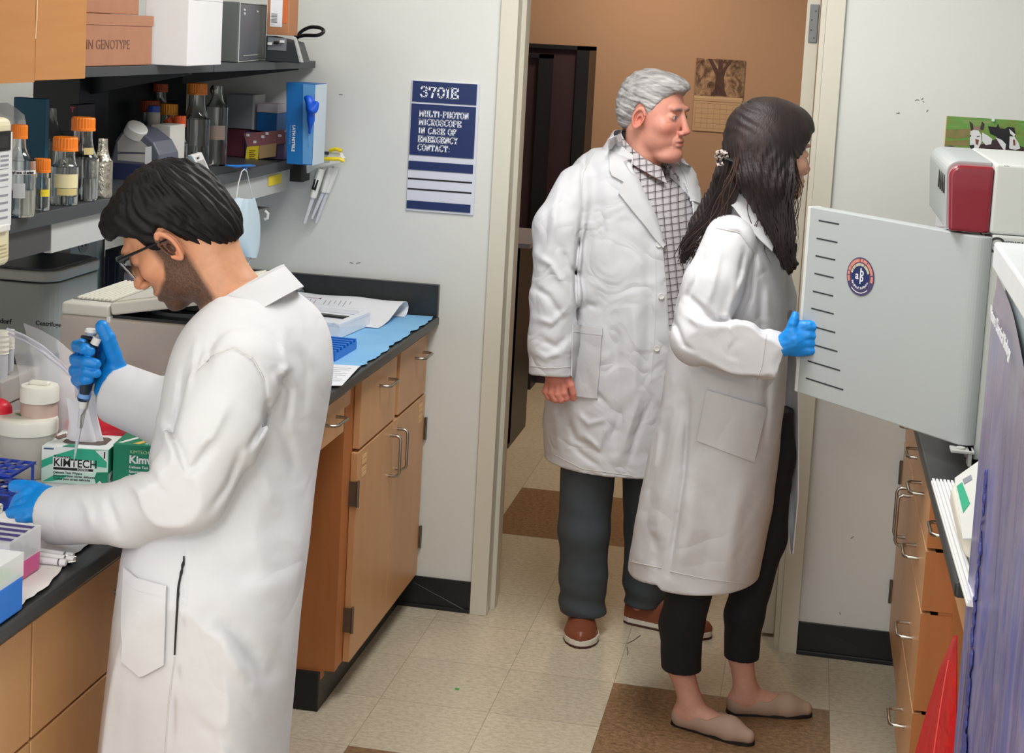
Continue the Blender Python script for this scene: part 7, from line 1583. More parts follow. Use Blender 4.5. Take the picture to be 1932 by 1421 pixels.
# blue glove box standing on end
yq = -.27; p = A(541, 291, y=yq); q = A(590, 287, y=yq); zt_ = min(A(548, 156, y=yq)[2], 1.688); xm = A(573, 200, y=yq)[0]; lean = A(528, 158, y=yq)[0]-p[0]
t = thing('glove_box', 'blue nitrile glove box standing on end with a glove pulled halfway out', 'box', (p[0], yq, ZS)); NB = mat('glove_box_blue', RGB(22,112,178), .45, noise=(4,.3,RGB(16,90,160))); LB = mat('glove_box_light_blue', RGB(96,156,208), .45)
MB().prism([(p[0], yq, ZS+.001), (q[0], yq, ZS+.001), (q[0]+lean*.0, yq, zt_), (p[0]+lean*.35, yq, zt_)], (0, .11, 0)).build('carton', NB, t, bevel=.0015)
MB().prism([(xm+.004, yq-.0006, ZS+.004), (q[0]-.001, yq-.0006, ZS+.004), (q[0]-.001, yq-.0006, zt_-.002), (xm-.004, yq-.0006, zt_-.002)], (0, -.0006, 0)).build('side_panel', LB, t)
MB().box(q[0]+.0002, q[0]+.0014, yq, yq+.11, ZS+.002, zt_-.002).build('white_end', mat('pale_edge', RGB(200,214,226), .5), t)
a = A(548, 236, y=yq-.0012); text_mesh('LATH NITRILE', .0125, WINK, (a[0]+.007, yq-.0012, a[2]), (0.0, 0, -1), (1, 0, 0), t, bold=.0004); text_mesh('POWDER-FREE GLOVES', .0055, mat('sky_ink', RGB(120,180,226), .6), (a[0]-.002, yq-.0012, a[2]), (0, 0, -1), (1, 0, 0), t); text_mesh('LATH NITRILE', .009, mat('sky_ink', None), (xm+.016, yq-.0018, a[2]-.004), (0, 0, -1), (1, 0, 0), t); settle(t)
g = rumple(.003, 60, 12); gp = [PT(u, v, yq+dy) for u, v, dy in ((585,250,-.012),(586,225,-.02),(588,205,-.03),(583,188,-.025))]; gq = [PT(u, v, yq-.035) for u, v in ((590,208),(597,196))]
gf = union([(chain(gp, [.006,.009,.016,.010], .006), 0), (chain(gq, [.014,.007], .004), .008), (cap(PT(590,200,yq-.03), PT(578,185,yq-.03), .010, .006), .006)])
V, Q = polygonize(lambda P: gf(P)+g(P), *bbox(gp+gq, .04), .0035); tag(mesh_np('glove', [(V, Q)], mat('royal_nitrile', RGB(20,86,206), .4)), 'crumpled blue nitrile glove sticking out of the upright glove box', 'glove')
# yellow sticker on the rail is part of it; clip and mask
p, q = A(507, 330, x=-.5275), A(531, 338, x=-.5275); st_ = MB().box(-.5285, -.5278, min(p[1], q[1]), max(p[1], q[1]), 1.345, 1.375).build('yellow_note', YEL, None); tag(st_, 'small yellow note stuck on the pale rail under the lower shelf', 'sticker')
t = thing('binder_clip', 'blue spring clip on the edge of the lower shelf from which the face mask hangs', 'clip', tuple(A(458, 315, x=-.51))); a, b_, c_ = A(427, 312, x=-.505), A(456, 313, x=-.498), A(480, 313, x=-.505)
MB().tube([a, a*.5+b_*.5+[.004,0,-.002], b_, b_*.5+c_*.5+[.004,0,.001], c_], [.004,.0075,.0055,.0075,.004], 10, flat=.6).build('jaws', mat('clip_blue', RGB(18,112,200), .35), t, smooth=True); MB().lathe([(0,0),(.007,0),(.007,.008),(0,.008)], A(460, 317, x=-.505), 14, (1,0,0)).build('spring_pin', mat('clip_blue', None), t, smooth=True); settle(t)
t = thing('face_mask', 'pale blue surgical mask hanging by its loop from the lower shelf', 'face mask', tuple(A(460, 420, x=-.47))); MSK = mat('mask_blue', RGB(204,222,232), .8)
xm_ = -.485; MB().tube([A(446,372,x=xm_), A(450,345,x=xm_), A(456,324,x=xm_), A(461,319,x=xm_), A(466,324,x=xm_), A(470,345,x=xm_), A(475,368,x=xm_)], .0016, 6).build('ear_loop', PWHITE, t, smooth=True)
MB().tube([A(478,482,x=xm_), A(470,492,x=xm_), A(466,512,x=xm_)], .0016, 6).build('ear_loop', PWHITE, t, smooth=True)
G = []
for v, ul, ur in ((372,443,478),(385,437,482),(405,431,488),(425,429,490),(445,434,490),(462,444,489),(474,454,487),(483,460,484)):
    row = []
    for k in range(15):
        s_ = k/14; a = A(ul+(ur-ul)*s_, v+3*math.sin(s_*math.pi), x=xm_); a[0] += .012*math.sin(s_*math.pi)+.004*math.cos(s_*26)*max(0, (430-v)/60); row.append(a)
    G.append(row)
MB().sheet(G, .0015).build('mask_panel', MSK, t, smooth=True); settle(t)
t = thing('shelf_hook', 'small white hook under the lower shelf right of the hanging mask', 'hook', tuple(A(500, 395, x=-.56)))
MB().box(-.60, -.56, *sorted((A(478,395,x=-.56)[1], A(508,395,x=-.56)[1])), A(490,404,x=-.56)[2], A(490,396,x=-.56)[2]).build('bar', mat('grey_bar', RGB(120,120,118), .5), t, bevel=.001); a = A(500, 398, x=-.555); MB().tube([a, a+[.01,0,-.008], a+[.008,0,-.022], a+[0,0,-.026]], .005, 8).build('hook_body', PWHITE, t, smooth=True); settle(t)
# pipette stand clamped to the shelf end, three pipettes
t = thing('pipette_stand', 'white pipette holder with yellow arms clamped to the end of the lower shelf', 'pipette stand', tuple(A(575, 320, x=-.50)))
yp_ = -.085; p = [A(u, v, y=yp_) for u, v in ((576,294),(596,286),(640,288),(648,300),(640,308),(598,318),(578,328))]
MB().prism(p, (0, .030, 0)).build('holder', PWHITE, t, bevel=.003)
q = [A(u, v, y=yp_-.0008) for u, v in ((588,299),(600,296),(624,300),(622,306),(596,308))]; MB().prism(q, (0, -.0008, 0)).build('recess', mat('cool_grey_recess', RGB(176,180,184), .4), t)
YP = mat('yellow_plastic', RGB(232,206,40), .4)
MB().tube([A(594,303,y=yp_-.02), A(612,300,y=yp_-.028), A(640,300,y=yp_-.028), A(649,304,y=yp_-.02)], .006, 8).tube([A(622,284,y=yp_-.004), A(634,281,y=yp_-.01), A(645,285,y=yp_-.01)], .006, 8).build('yellow_arm', YP, t, smooth=True)
MB().tube([A(609,288,y=yp_-.01), A(620,289,y=yp_-.012)], .005, 8).build('dark_knob', mat('slate_knob', RGB(60,66,76), .4), t, smooth=True)
a = A(566, 300, x=-.50); MB().box(-.525, -.485, *sorted((A(562,300,x=-.5)[1], A(577,300,x=-.5)[1])), 1.345, 1.425).build('clamp', BLACKP, t, bevel=.002)
a = A(568, 337, x=-.50); MB().lathe([(.003,.0),(.003,.018),(.011,.018),(.011,.022),(0,.022)], a+[0,0,.012], 14, (0,0,-1)).build('clamp_screw', BLACKP, t, smooth=True); a = A(590, 332, x=-.50); MB().lathe([(.003,.0),(.003,.012),(.009,.012),(.009,.016),(0,.016)], a+[0,0,.008], 14, (0,0,-1)).build('clamp_screw', BLACKP, t, smooth=True); settle(t)
def hung(u0, v0, u1, v1, u2, v2, y, r, lb, wnd):
    a, b_, c_ = A(u0, v0, y=y), A(u1, v1, y=y), A(u2, v2, y=y); t = thing('pipette', lb, 'pipette', tuple(c_), 'pipettes hanging from the shelf holder')
    MB().tube([a, a*.7+b_*.3, b_], [r*.9, r, r*.85], 10, flat=.8).build('handle', PWHITE, t, smooth=True); m_ = a*.40+b_*.60
    if wnd:
        X = nrm(b_-a); Y = nrm(np.cross(X, [0,1,0])); w_ = MB().obox(a*.45+b_*.55+np.array([0,-r*.85,0]), X*.017, Y*r*.42, (0,.0012,0)).build('display', BLACKP, t)
    MB().lathe([(0,0),(r*.45,0),(r*.35,np.linalg.norm(c_-b_)*.85),(r*.32,np.linalg.norm(c_-b_)),(0,np.linalg.norm(c_-b_))], b_, 12, c_-b_).build('shaft', mat('shaft_white', None), t, smooth=True); settle(t)
hung(606, 318, 590, 372, 574, 421, -.078, .0165, 'white pipette with a black display, frontmost of those hanging in the holder', True)
hung(624, 316, 610, 362, 588, 412, -.045, .0145, 'white pipette hanging just behind the one with the display', False)
hung(634, 314, 617, 362, 596, 420, -.030, .0145, 'white pipette with a slim shaft, rightmost of those hanging in the holder', False)
# cream microwave at the left edge
t = thing('microwave', 'cream microwave oven with keypad and dark display at the left edge', 'microwave', (-.55, -2.3, ZS-.03)); CRM = mat('cream_plastic', RGB(224,216,184), .4)
xw = -.232; ymw = A(21, 480, x=xw)[1]; zb_ = ZS+.0015; zt_ = A(20, 222, x=xw)[2]
MB().box(-.62, xw, ymw-.48, ymw, zb_, zt_).build('housing', CRM, t, bevel=.012, seg=3)
y1 = A(19, 400, x=xw)[1]
MB().box(xw+.0005, xw+.002, ymw-.20, y1, A(10,412,x=xw)[2]-.012, A(10,250,x=xw)[2]).build('keypad', mat('keypad_white', RGB(222,224,226), .4), t)
yr = A(16, 300, x=xw)[1]; MB().box(xw+.002, xw+.0035, ymw-.16, yr, A(8,284,x=xw)[2], A(8,247,x=xw)[2]).build('display', BLACKP, t); MB().box(xw+.0035, xw+.004, ymw-.14, yr-.008, A(8,278,x=xw)[2], A(8,256,x=xw)[2]).build('display_glass', mat('dark_glass', RGB(50,52,52), .15), t)
kb = MB()
for k, v in enumerate((294,302,311,318,330,339,352,368,382,396,410)): 
    a = A(8, v, x=xw); kb.box(xw+.002, xw+.0026, yr-.03, yr-.004, a[2]-.0016 if k not in (3,6) else a[2]-.0005, a[2]+.0016 if k not in (3,6) else a[2]+.0005)
kb.build('key_marks', GREYINK, t); a = A(9, 429, x=xw); MB().box(xw+.002, xw+.006, yr-.035, yr, a[2]-.006, a[2]+.006).build('button', PWHITE, t, bevel=.002)
MB().box(-.62, xw-.06, ymw-.44, ymw-.06, ZS+.0005, zb_).build('foot', BLACKP, t) if zb_ > ZS+.002 else None
vb_ = MB()
for k in range(4): a = A(9, 461+k*7, x=xw); vb_.box(xw+.0004, xw+.0016, ymw-.10, yr-.004+.002*k, a[2]-.0008, a[2]+.0008)
vb_.build('vent_lines', mat('cream_shadow_line', RGB(196,186,150), .5), t); settle(t)
# ================================================================ right side: instrument, poster, bag
INS = mat('instrument_grey', RGB(172,178,178), .42); INSW = mat('instrument_white', RGB(206,210,207), .4)
Hh = np.array([1.428, -1.252, 0]); Ll = np.array([1.063, -.850, 0]); Xd = nrm(Ll-Hh); Wd = np.linalg.norm(Ll-Hh); nd = np.array([-Xd[1], Xd[0], 0]); nd = nd if nd@(CAMP-Hh) > 0 else -nd
t = thing('laboratory_instrument', 'large grey benchtop instrument with a maroon upper corner and its door swung open', 'instrument', (1.7, -.9, ZT))
zi = .962; zd0, zd1 = .995, 1.458
MB().box(1.452, 2.06, -1.225, -.62, zi, 1.462).build('housing', INSW, t, bevel=.004)
MB().box(1.47, 1.50, -1.20, -1.17, ZT, zi).box(1.98, 2.02, -1.20, -1.17, ZT, zi).box(1.47, 1.50, -.70, -.66, ZT, zi).box(1.98, 2.02, -.70, -.66, ZT, zi).build('foot', BLACKP, t)
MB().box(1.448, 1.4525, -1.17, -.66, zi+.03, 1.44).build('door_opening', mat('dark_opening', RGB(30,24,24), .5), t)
MB().box(1.436, 1.450, -1.222, -1.195, zi, 1.46).build('door_post', mat('post_black', RGB(26,20,20), .4), t)
dr = MB(); th = .034; o = []
rr_ = .030
for k in range(9): a = math.pi/2*k/8; o.append(Hh+Xd*(rr_-rr_*math.sin(a))-nd*(rr_-rr_*math.cos(a)))
o = [Hh+Xd*Wd, ]+[Hh+Xd*(rr_-rr_*math.sin(a))-nd*(rr_-rr_*math.cos(a)) for a in np.linspace(0, math.pi/2, 9)]+[Hh-nd*th, Hh+Xd*Wd-nd*th]
d_ = MB().prism([p+[0, 0, zd0] for p in o], (0, 0, zd1-zd0)).build('door', INS, t, bevel=.003)
MB().prism([Hh+Xd*(Wd+.0)+[0,0,zd0], Hh+Xd*(Wd+.012)+[0,0,zd0], Hh+Xd*(Wd+.012)-nd*(th+.004)+[0,0,zd0], Hh+Xd*Wd-nd*(th+.004)+[0,0,zd0]], (0,0,zd1-zd0)).build('edge_trim', INSW, d_, bevel=.003)
sl = MB()
for (ua, va, ub, vb) in ((1545,415,1583,424),(1541,449,1580,458),(1539,482,1576,491),(1537,515,1573,525),(1534,549,1572,559),(1531,581,1573,593),(1528,614,1576,628),(1529,648,1580,664),(1524,681,1585,699),(1521,713,1591,736)):
    a, b_ = AP(ua, va, Hh, nd), AP(ub, vb, Hh, nd); z = (a[2]+b_[2])/2; a[2] = b_[2] = z; MB().prism([a+[0,0,-.0017], b_+[0,0,-.0017], b_+[0,0,.0017], a+[0,0,.0017]], nd*.0008).build('vent_slot', mat('slot_dark', RGB(48,52,54), .6), d_)
# round sticker
sc = AP(1624, 522, Hh, nd)+nd*.001; Zv = np.array([0, 0, 1.]); Xs = -Xd; RS = .0455
def ring(r0, r1, a0, a1, m, name, lift, n=30):
    P = [sc+nd*lift+(Xs*math.cos(a)+Zv*math.sin(a))*r1 for a in np.linspace(a0, a1, n)]+[sc+nd*lift+(Xs*math.cos(a)+Zv*math.sin(a))*r0 for a in np.linspace(a1, a0, n)]; return MB().prism(P, nd*.0003).build(name, m, stk)
stk = MB().prism([sc+(Xs*math.cos(a)+Zv*math.sin(a))*RS for a in np.linspace(0, 2*math.pi, 49)[:-1]], nd*.0006).build('round_sticker', mat('sticker_plum', RGB(74,66,104), .5), d_)
d2r = math.radians; SAL = mat('salmon_print', RGB(206,132,112), .5); CRL = mat('olive_cream_print', RGB(186,184,160), .5)
ring(0.0001, RS*.62, 0, 2*math.pi, mat('sticker_navy', RGB(34,44,92), .5), 'navy_disc', .0009)
for a0, a1 in ((183,203),(168,180),(150,165),(98,148),(82,94),(60,79),(12,57),(-14,8)): ring(RS*.76, RS*.93, d2r(a0), d2r(a1), SAL, 'salmon_arc', .0009, 12)
for a0, a1 in ((150,168),(128,147),(92,124),(70,89),(20,66)): ring(RS*.56, RS*.70, d2r(a0), d2r(a1), CRL, 'cream_arc', .0014, 12)
for tx, dx_, dz_ in (('a', -.0150, -.0065), ('b', -.0005, .0025), ('p', -.0005, -.0105)): text_mesh(tx, .026, WINK, sc+nd*.0020+Xs*dx_+Zv*dz_, Xs, Zv, stk, bold=.0004)
for i, ch in enumerate('Peripheral BioPhysics'): a = d2r(205+i*6.4); text_mesh(ch, .0085, WINK, sc+nd*.0016+(Xs*math.cos(a)+Zv*math.sin(a))*RS*.66, Xs*-math.sin(a)+Zv*math.cos(a), -(Xs*math.cos(a)+Zv*math.sin(a)), stk)
ring(RS*.83, RS*.87, d2r(228), d2r(312), WINK, 'white_arc', .0009)
# hinge bracket below the door
MB().box(1.400, 1.450, -1.268, -1.225, .984, .990).box(1.438, 1.446, -1.262, -1.225, .955, .990).lathe([(0,0),(.010,0),(.010,.008),(0,.008)], (1.422, -1.248, .986), 16).build('hinge_bracket', LGREY, t, bevel=.001)
hb = MB()
for k, z in enumerate((1.415, 1.39, 1.365, .985, .972)): hb.lathe([(0,0),(.0045,0),(.0045,.006),(0,.006)], (1.437, -1.226, z), 10, (0,-1,0))
hb.build('hinge_screws', STEEL, t)
# upper module
ym0, ym1 = -1.215, -.66; x0, xm, zt0, zt1 = 1.352, 1.446, 1.463, 1.614
prof = lambda xa, xb_, rl: [(xa+rl-rl*math.cos(a), zt1-rl+rl*math.sin(a)) for a in np.linspace(0, math.pi/2, 8)]+[(xb_, zt1), (xb_, zt0), (xa, zt0)]
def slab_y(xa, xb_, y0, y1, r): 
    # rounded top front edge in plan view of the side facing the camera
    o_ = [(x, y) for x, y in ((xb_, y0), (xb_, y1), (xa, y1), (xa, y0))]; return o_
pf = lambda xa, xb_, r_, zz: [(xa+r_-r_*math.cos(a), zz-r_+r_*math.sin(a)) for a in np.linspace(0, math.pi/2, 8)]+[(xb_, zz), (xb_, zt0), (xa+.008, zt0)]
MB().prism([(x, ym0, z) for x, z in pf(x0, xm-.001, .026, zt1-.006)], (0, .06, 0)).build('maroon_corner', mat('maroon_plastic', RGB(136,32,48), .22, coat=.4), t, bevel=.007, seg=4)
MB().prism([(x, ym0+.055, z) for x, z in pf(x0-.004, xm, .03, zt1+.001)], (0, ym1-ym0-.055, 0)).build('grey_cowl', INS, t, bevel=.003, seg=3)
MB().box(xm, 2.05, ym0-.001, ym1, zt0, zt1+.002).build('upper_housing', INSW, t, bevel=.007, seg=4)
vs = MB()
for k in range(4): vs.box(x0-.0045, x0-.002, ym0+.07+k*.05, ym0+.09+k*.05, zt1-.075, zt1-.035)
vs.build('cowl_vents', BLACKP, t)
MB().box(1.4555, 2.05, -1.2265, -1.225, 1.438, 1.440).build('panel_line', mat('slot_dark', None), t)
a = A(1891, 462, y=-1.2262); text_mesh('MEDICAL COLLEGE', .0125, mat('dim_ink', RGB(70,74,76), .6), a, (1,0,0), (0,0,1), t, bold=.0003)
MB().lathe([(.013,0),(.018,0),(.018,.0015),(.013,.0015)], A(1881, 463, y=-1.2258), 24, (0,-1,0)).build('logo_ring', mat('slot_dark', None), t); a = A(1908-14, 313, z=zt1+.003); text_mesh('LA', .010, INK, a, (1,0,0), (0,1,0), t)
settle(t)
# calendar with ponies and a card behind the instrument
t = thing('wall_calendar', 'calendar with a photograph of spotted ponies in a green field on the white wall', 'calendar', tuple(A(1787, 430, y=0)))
p = A(1787, 219, y=-.004); q = A(1769, 433, y=-.004); xl = p[0]; z1 = p[2]; z0 = q[2]; zmid = A(1775, 352, y=-.004)[2]
FIELD = picture_material('green_field_print', [RGB(66,92,40), RGB(116,140,62), RGB(92,150,66), RGB(160,150,104)], (7,7,26), .2)
MB().box(xl, xl+.40, -.004, -.0005, zmid, z1).build('picture', FIELD, t); MB().box(xl-.002, xl, -.005, -.0005, z0, z1).build('edge', mat('cream_edge', RGB(226,196,150), .6), t); MB().box(xl, xl+.4, -.004, -.0005, z0, zmid-.001).build('page', PAPER, t)
def pd(pts, m, name, lift): return MB().prism([(lambda a: np.array([a[0], -.004-lift, a[2]]))(A(u, v, y=-.004-lift)) for u, v in pts], (0, -.0003, 0)).build(name, m, t)
HBR = mat('dark_brown_hide', RGB(58,42,44), .5); HWH = mat('white_hide', RGB(216,218,220), .5); HBK = mat('black_hide', RGB(24,22,28), .5); HTN = mat('tan_ground', RGB(150,122,84), .6, noise=(40,.3,RGB(104,120,60)))
pd([(1784,244),(1832,243),(1833,258),(1800,262),(1783,258)], HTN, 'ground_patch', .0004); pd([(1783,266),(1828,264),(1828,275),(1782,274)], HTN, 'ground_patch', .0004)
pd([(1781,276),(1795,275),(1818,283),(1830,284),(1850,273),(1880,262),(1900,268),(1932,278),(1932,320),(1782,345),(1776,340)], HBR, 'pony_back', .0008)
pd([(1853,250),(1862,255),(1872,262),(1870,272),(1860,274),(1853,266)], HWH, 'pony_neck', .0012)
pd([(1864,238),(1880,240),(1883,233),(1886,242),(1896,243),(1902,239),(1914,241),(1916,256),(1905,262),(1906,280),(1895,285),(1886,270),(1880,258),(1868,252)], HBK, 'pony', .0012)
pd([(1878,259),(1890,264),(1898,272),(1896,286),(1888,275)], HWH, 'pony_patch', .0016); pd([(1905,257),(1914,258),(1922,270),(1925,280),(1916,283),(1904,280)], HWH, 'pony_head', .0016); pd([(1911,263),(1915,264),(1916,274),(1912,275)], mat('chestnut_patch', RGB(120,66,50), .6), 'pony_patch', .0020); pd([(1904,243),(1916,254),(1913,258),(1906,252)], HWH, 'pony_blaze', .0016)
pd([(1831,248),(1837,245),(1846,246),(1851,254),(1852,268),(1846,280),(1838,283),(1830,278),(1830,262)], HWH, 'donkey_head', .0020)
pd([(1829,229),(1835,233),(1837,244),(1832,246)], HBR, 'donkey_ear', .0020); pd([(1853,229),(1857,234),(1855,245),(1849,244)], HBR, 'donkey_ear', .0020); pd([(1836,238),(1849,238),(1850,246),(1835,247)], mat('tan_forelock', RGB(140,120,100), .6), 'donkey_forelock', .0018)
pd([(1829,274),(1838,273),(1838,281),(1831,280)], HBK, 'donkey_muzzle', .0024); pd([(1843,257),(1848,256),(1848,258),(1843,259)], HBK, 'donkey_eye', .0024); pd([(1830,255),(1832,255),(1832,258),(1830,258)], HBK, 'donkey_eye', .0024); pd([(1840,262),(1847,264),(1845,274),(1841,272)], mat('chestnut_patch', None), 'donkey_patch', .0024)
tp = A(1874, 227, y=-.006); MB().lathe([(0,0),(.0055,0),(.0040,.005),(0,.006)], tp, 14, (0,-1,0)).build('push_pin', mat('pale_pin', RGB(196,224,206), .3), t, smooth=True)
pd([(1769,354),(1778,354),(1778,395),(1767,396)], mat('orange_card', RGB(226,72,36), .5), 'orange_block', .001); pd([(1767,396),(1780,396),(1790,428),(1764,428)], PAPER, 'page_corner', .0014); settle(t)
# white ribbed tray and small device on the right worktop
t = thing('ribbed_tray', 'white ribbed plastic tray along the front edge of the right worktop', 'tray', tuple(A(1757, 900, z=ZT)))
a, b_, c_ = A(1757, 903, z=ZT+.012), A(1797, 905, z=ZT+.012), A(1811, 1088, z=ZT+.012); X = np.array([1., 0, 0]); Yy = nrm(c_-a); L_ = np.linalg.norm(c_-a); W_ = .075
MB().prism([a+[0,0,-.010], a+X*W_+[0,0,-.010], c_+Yy*.12+X*W_+[0,0,-.010], c_+Yy*.12+[0,0,-.010]], (0, 0, .006)).build('tray_base', PWHITE, t, bevel=.001)
rb = MB()
for k in range(10): o_ = a+X*(.002+k*.0076); rb.prism([o_+[0,0,-.004], o_+X*.0045+[0,0,-.004], o_+X*.0045+Yy*(L_+.12)+[0,0,-.004], o_+Yy*(L_+.12)+[0,0,-.004]], (0, 0, .005))
rb.build('ribs', mat('bright_white_plastic', RGB(236,236,238), .4), t); settle(t)
t = thing('bench_device', 'cream rounded device with a green label on its sloping face, beside the blue poster', 'device', tuple(A(1800, 950, z=ZT)))
o = [A(u, v, x=1.375) for u, v in ((1798,905),(1812,1010))]
Yn, Yf = -2.02, -1.40
prof = [(Yf+.02, ZT+.001), (Yf, ZT+.02), (Yf+.0, ZT+.035), (Yf-.10, ZT+.10), (Yf-.16, ZT+.115), (Yn, ZT+.115), (Yn, ZT+.001)]
x0 = A(1800, 1000, z=ZT+.05)[0]
q0, q1, q2 = A(1794, 925, z=ZT+.06), A(1808, 985, z=ZT+.06), A(1817, 1060, z=ZT+.02); q3 = A(1800, 902, z=ZT+.03)
out = [q0+[0,0,-.055], q1+[0,0,-.055], q2+[0,0,-.015], q2+[.14,0,-.015], q0+[.14,.10,-.055], q0+[.02,.10,-.055]]
out = [np.array([p[0], p[1], ZT+.0245]) for p in out]
MB().prism(out, (0, 0, .045)).build('housing', mat('cream_white_plastic', RGB(226,224,210), .35), t, bevel=.014, seg=4)
f = [A(1801,905,z=ZT+.072), A(1816,1020,z=ZT+.072), A(1850,1020,z=ZT+.072), A(1850,870,z=ZT+.072)]
MB().prism(f, (0, 0, .004)).build('face_plate', mat('pale_face_plate', RGB(220,220,216), .4), t, bevel=.001); f = [A(1805,918,z=ZT+.0765), A(1817,968,z=ZT+.0765), A(1830,950,z=ZT+.0765), A(1815,910,z=ZT+.0765)]
MB().prism(f, (0, 0, .0006)).build('green_label', mat('green_label', RGB(40,170,128), .4), t)
f = [A(1816,905,z=ZT+.0765), A(1819,914,z=ZT+.0765), A(1834,905,z=ZT+.0765), A(1832,896,z=ZT+.0765)]; MB().prism(f, (0, 0, .0006)).build('grey_text_block', GREYINK, t); settle(t)
# tall white freezer with foam lid, poster taped on its side
t = thing('freezer', 'tall white upright cabinet at the right edge carrying the violet poster', 'freezer', (1.7, -2.5, 0))
xf_ = 1.383; MB().box(xf_, 2.05, -3.0, -2.065, .004, 1.488).build('body', mat('freezer_side', RGB(176,190,194), .4), t, bevel=.012, seg=3); MB().box(xf_+.03, 2.02, -2.97, -2.09, 0, .006).build('plinth', BLACKP, t); settle(t)
t = thing('foam_box', 'white foam lid lying on the tall white cabinet at the right edge', 'box', (1.6, -2.3, 1.49)); p = A(1876, 456, z=1.536); q = A(1876, 508, x=p[0])
MB().prism([(p[0], p[1], 1.4905), (2.0, p[1]-.01, 1.4905), (1.96, p[1]-.62, 1.4905), (p[0]-.016, p[1]-.60, 1.4905)], (0, 0, .046)).build('lid', mat('foam_lid', RGB(222,226,228), .6, noise=(14,.3,RGB(212,218,222))), t, bevel=.005); settle(t)
POST = bpy.data.materials.new('violet_poster_print'); POST.use_nodes = True; N = POST.node_tree.nodes; L = POST.node_tree.links; b = N['Principled BSDF']; b.inputs['Roughness'].default_value = .25
tc = N.new('ShaderNodeTexCoord'); mp = N.new('ShaderNodeMapping'); mp.inputs['Scale'].default_value = (9, 15, 3.0); L.new(tc.outputs['Object'], mp.inputs[0]); n = N.new('ShaderNodeTexNoise'); n.inputs['Scale'].default_value = 1; n.inputs['Detail'].default_value = 6; n.inputs['Distortion'].default_value = .6; L.new(mp.outputs[0], n.inputs['Vector'])
r = N.new('ShaderNodeValToRGB'); 
while len(r.color_ramp.elements) < 5: r.color_ramp.elements.new(.5)
for i, (ps, c) in enumerate(((.28,RGB(84,78,92)),(.42,RGB(104,104,156)),(.50,RGB(132,128,164)),(.60,RGB(98,104,168)),(.72,RGB(146,130,138)))): r.color_ramp.elements[i].position = ps; r.color_ramp.elements[i].color = c
sp = N.new('ShaderNodeSeparateXYZ'); L.new(tc.outputs['Object'], sp.inputs[0]); mr = N.new('ShaderNodeMapRange'); mr.inputs['From Min'].default_value = 1.05; mr.inputs['From Max'].default_value = 1.45; L.new(sp.outputs[2], mr.inputs[0]); mx = N.new('ShaderNodeMix'); mx.data_type = 'RGBA'
L.new(n.outputs['Fac'], r.inputs[0]); L.new(r.outputs[0], mx.inputs[6]); mx.inputs[7].default_value = RGB(142,134,146); L.new(mr.outputs[0], mx.inputs[0]); L.new(mx.outputs[2], b.inputs['Base Color'])
t = thing('poster', 'glossy violet journal cover poster hanging on the side of the tall white cabinet', 'poster', (1.38, -2.2, .6)); xq = 1.376
rw = rumple(1.0, 10, 31); G = []
ys_ = -2.055
for j in range(60):
    s_ = j/59; row = []
    for i in range(24):
        a = i/23; zt_ = 1.484-.09*a-.12*a*a; z = zt_+(.28-zt_)*s_; y = ys_-.85*a+.9*a*max(0, s_-.55); w_ = rw(np.array([[a*1.5, y*3, z*.5]]))[0]; row.append((xq-.004-.0035*w_*(s_ > .02)-.006*math.sin(a*9+z*2)*.5, y, z))
    G.append(row)
MB().sheet(G, .0006).build('sheet', POST, t, smooth=True)
a = A(1872, 597, x=xq-.009); text_mesh('Nature Chemical Biology', .030, WINK, (xq-.013, a[1], a[2]), (0, -1, -.06), (0, -.06, 1), t, bold=.0003, squeeze=.95)
DB = mat('deep_blue_print', RGB(68,74,140), .25, bump=(120,1,.004))
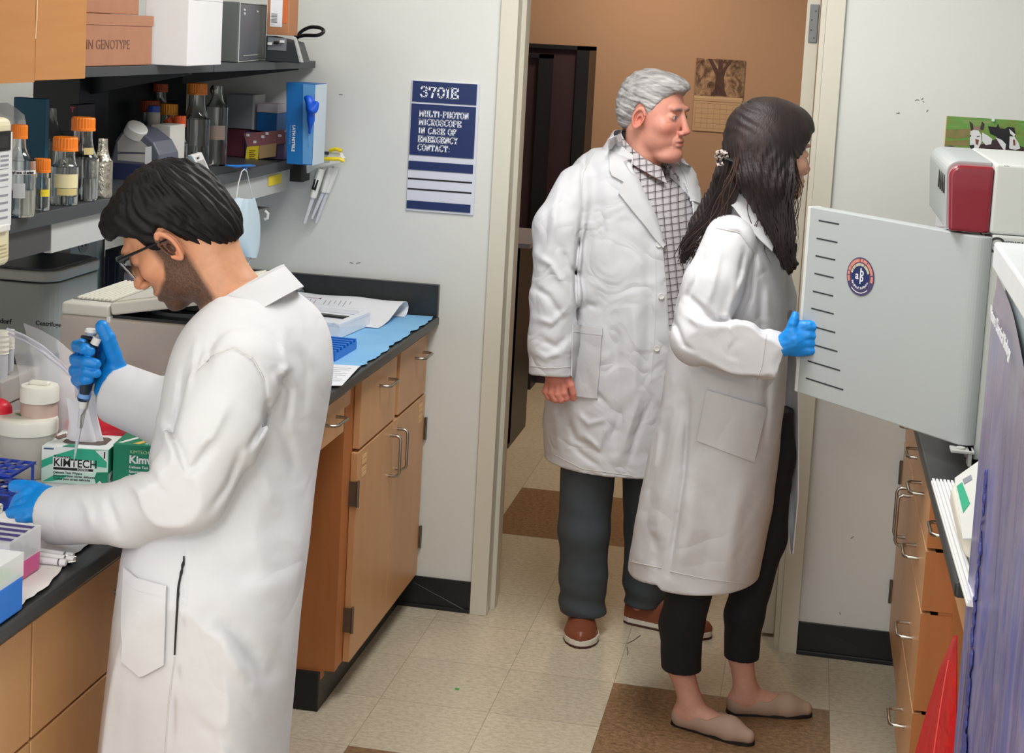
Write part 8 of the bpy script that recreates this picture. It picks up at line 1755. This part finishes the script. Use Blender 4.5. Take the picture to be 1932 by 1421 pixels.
for k, (z, y, h, w) in enumerate(((1.10,-2.165,.07,.006),(.98,-2.17,.09,.009),(.80,-2.185,.09,.010),(.70,-2.20,.06,.020),(.60,-2.215,.07,.014))):
    e_ = ell((xq-.0075, y, z), (.0022, w*1.4, h*1.15)); g_ = rumple(.0016, 110, k); V, Q = polygonize(lambda P: e_(P)+g_(P), np.array([xq-.022, y-w-.012, z-h-.015]), np.array([xq+.006, y+w+.012, z+h+.015]), .0028); mesh_np('deep_blue_crease', [(V, Q)], DB, t)
settle(t)
# red waste bag hanging at the bench end
RB2 = mat('red_waste_bag', RGB(196,28,34), .35, bump=(14,.6,.02)); H = []
for j in range(30):
    s_ = j/29; v = 1203+s_*330; ul = np.interp(v, [1203,1260,1330,1421,1533], [1800,1776,1754,1728,1715]); ur = 1806; row = []
    for i in range(16):
        a = i/15; y = -1.62-.26*a; p = A(ul+(ur-ul)*a, v, y=y-.06*math.sin(a*3.1)); row.append(p+np.array([.0, 0, .004*math.sin(a*14+s_*5)]))
    H.append(row)
t = thing('waste_bag', 'red plastic waste bag hanging under the right worktop beside the poster', 'bag', tuple(A(1770, 1421, y=-1.7))); MB().sheet(H, .002).build('bag_film', RB2, t, smooth=True); 
MB().tube([H[k][7]+np.array([-.003, -.004, 0]) for k in range(4, 30, 2)], .0018, 5).build('crease', mat('pink_crease', RGB(226,96,92), .3), t, smooth=True); settle(t)
# a scrap of green paper on the floor, hair-thin wires
p = A(862, 1300, z=.001); tag(MB().prism([p+[-.006,-.003,0], p+[.006,-.004,0], p+[.007,.003,0], p+[-.005,.004,0]], (0,0,.0012)).build('paper_scrap', mat('green_scrap', RGB(60,176,70), .6), None), 'tiny green scrap lying on the floor tiles', 'scrap')
p = [A(u, v, z=.0015) for u, v in ((1184,1214),(1196,1208),(1208,1199))]; tag(MB().tube(p, .0012, 5).build('wire_piece', mat('grey_wire', RGB(90,84,74), .5), None), 'thin bent piece of wire on the floor between the two pairs of feet', 'wire')
p = [A(u, v, z=.0015) for u, v in ((1183,1221),(1185,1230),(1184,1236))]; tag(MB().tube(p, .0012, 5).build('wire_piece', mat('grey_wire', None), None), 'short straight bit of wire next to the bent one on the floor', 'wire')
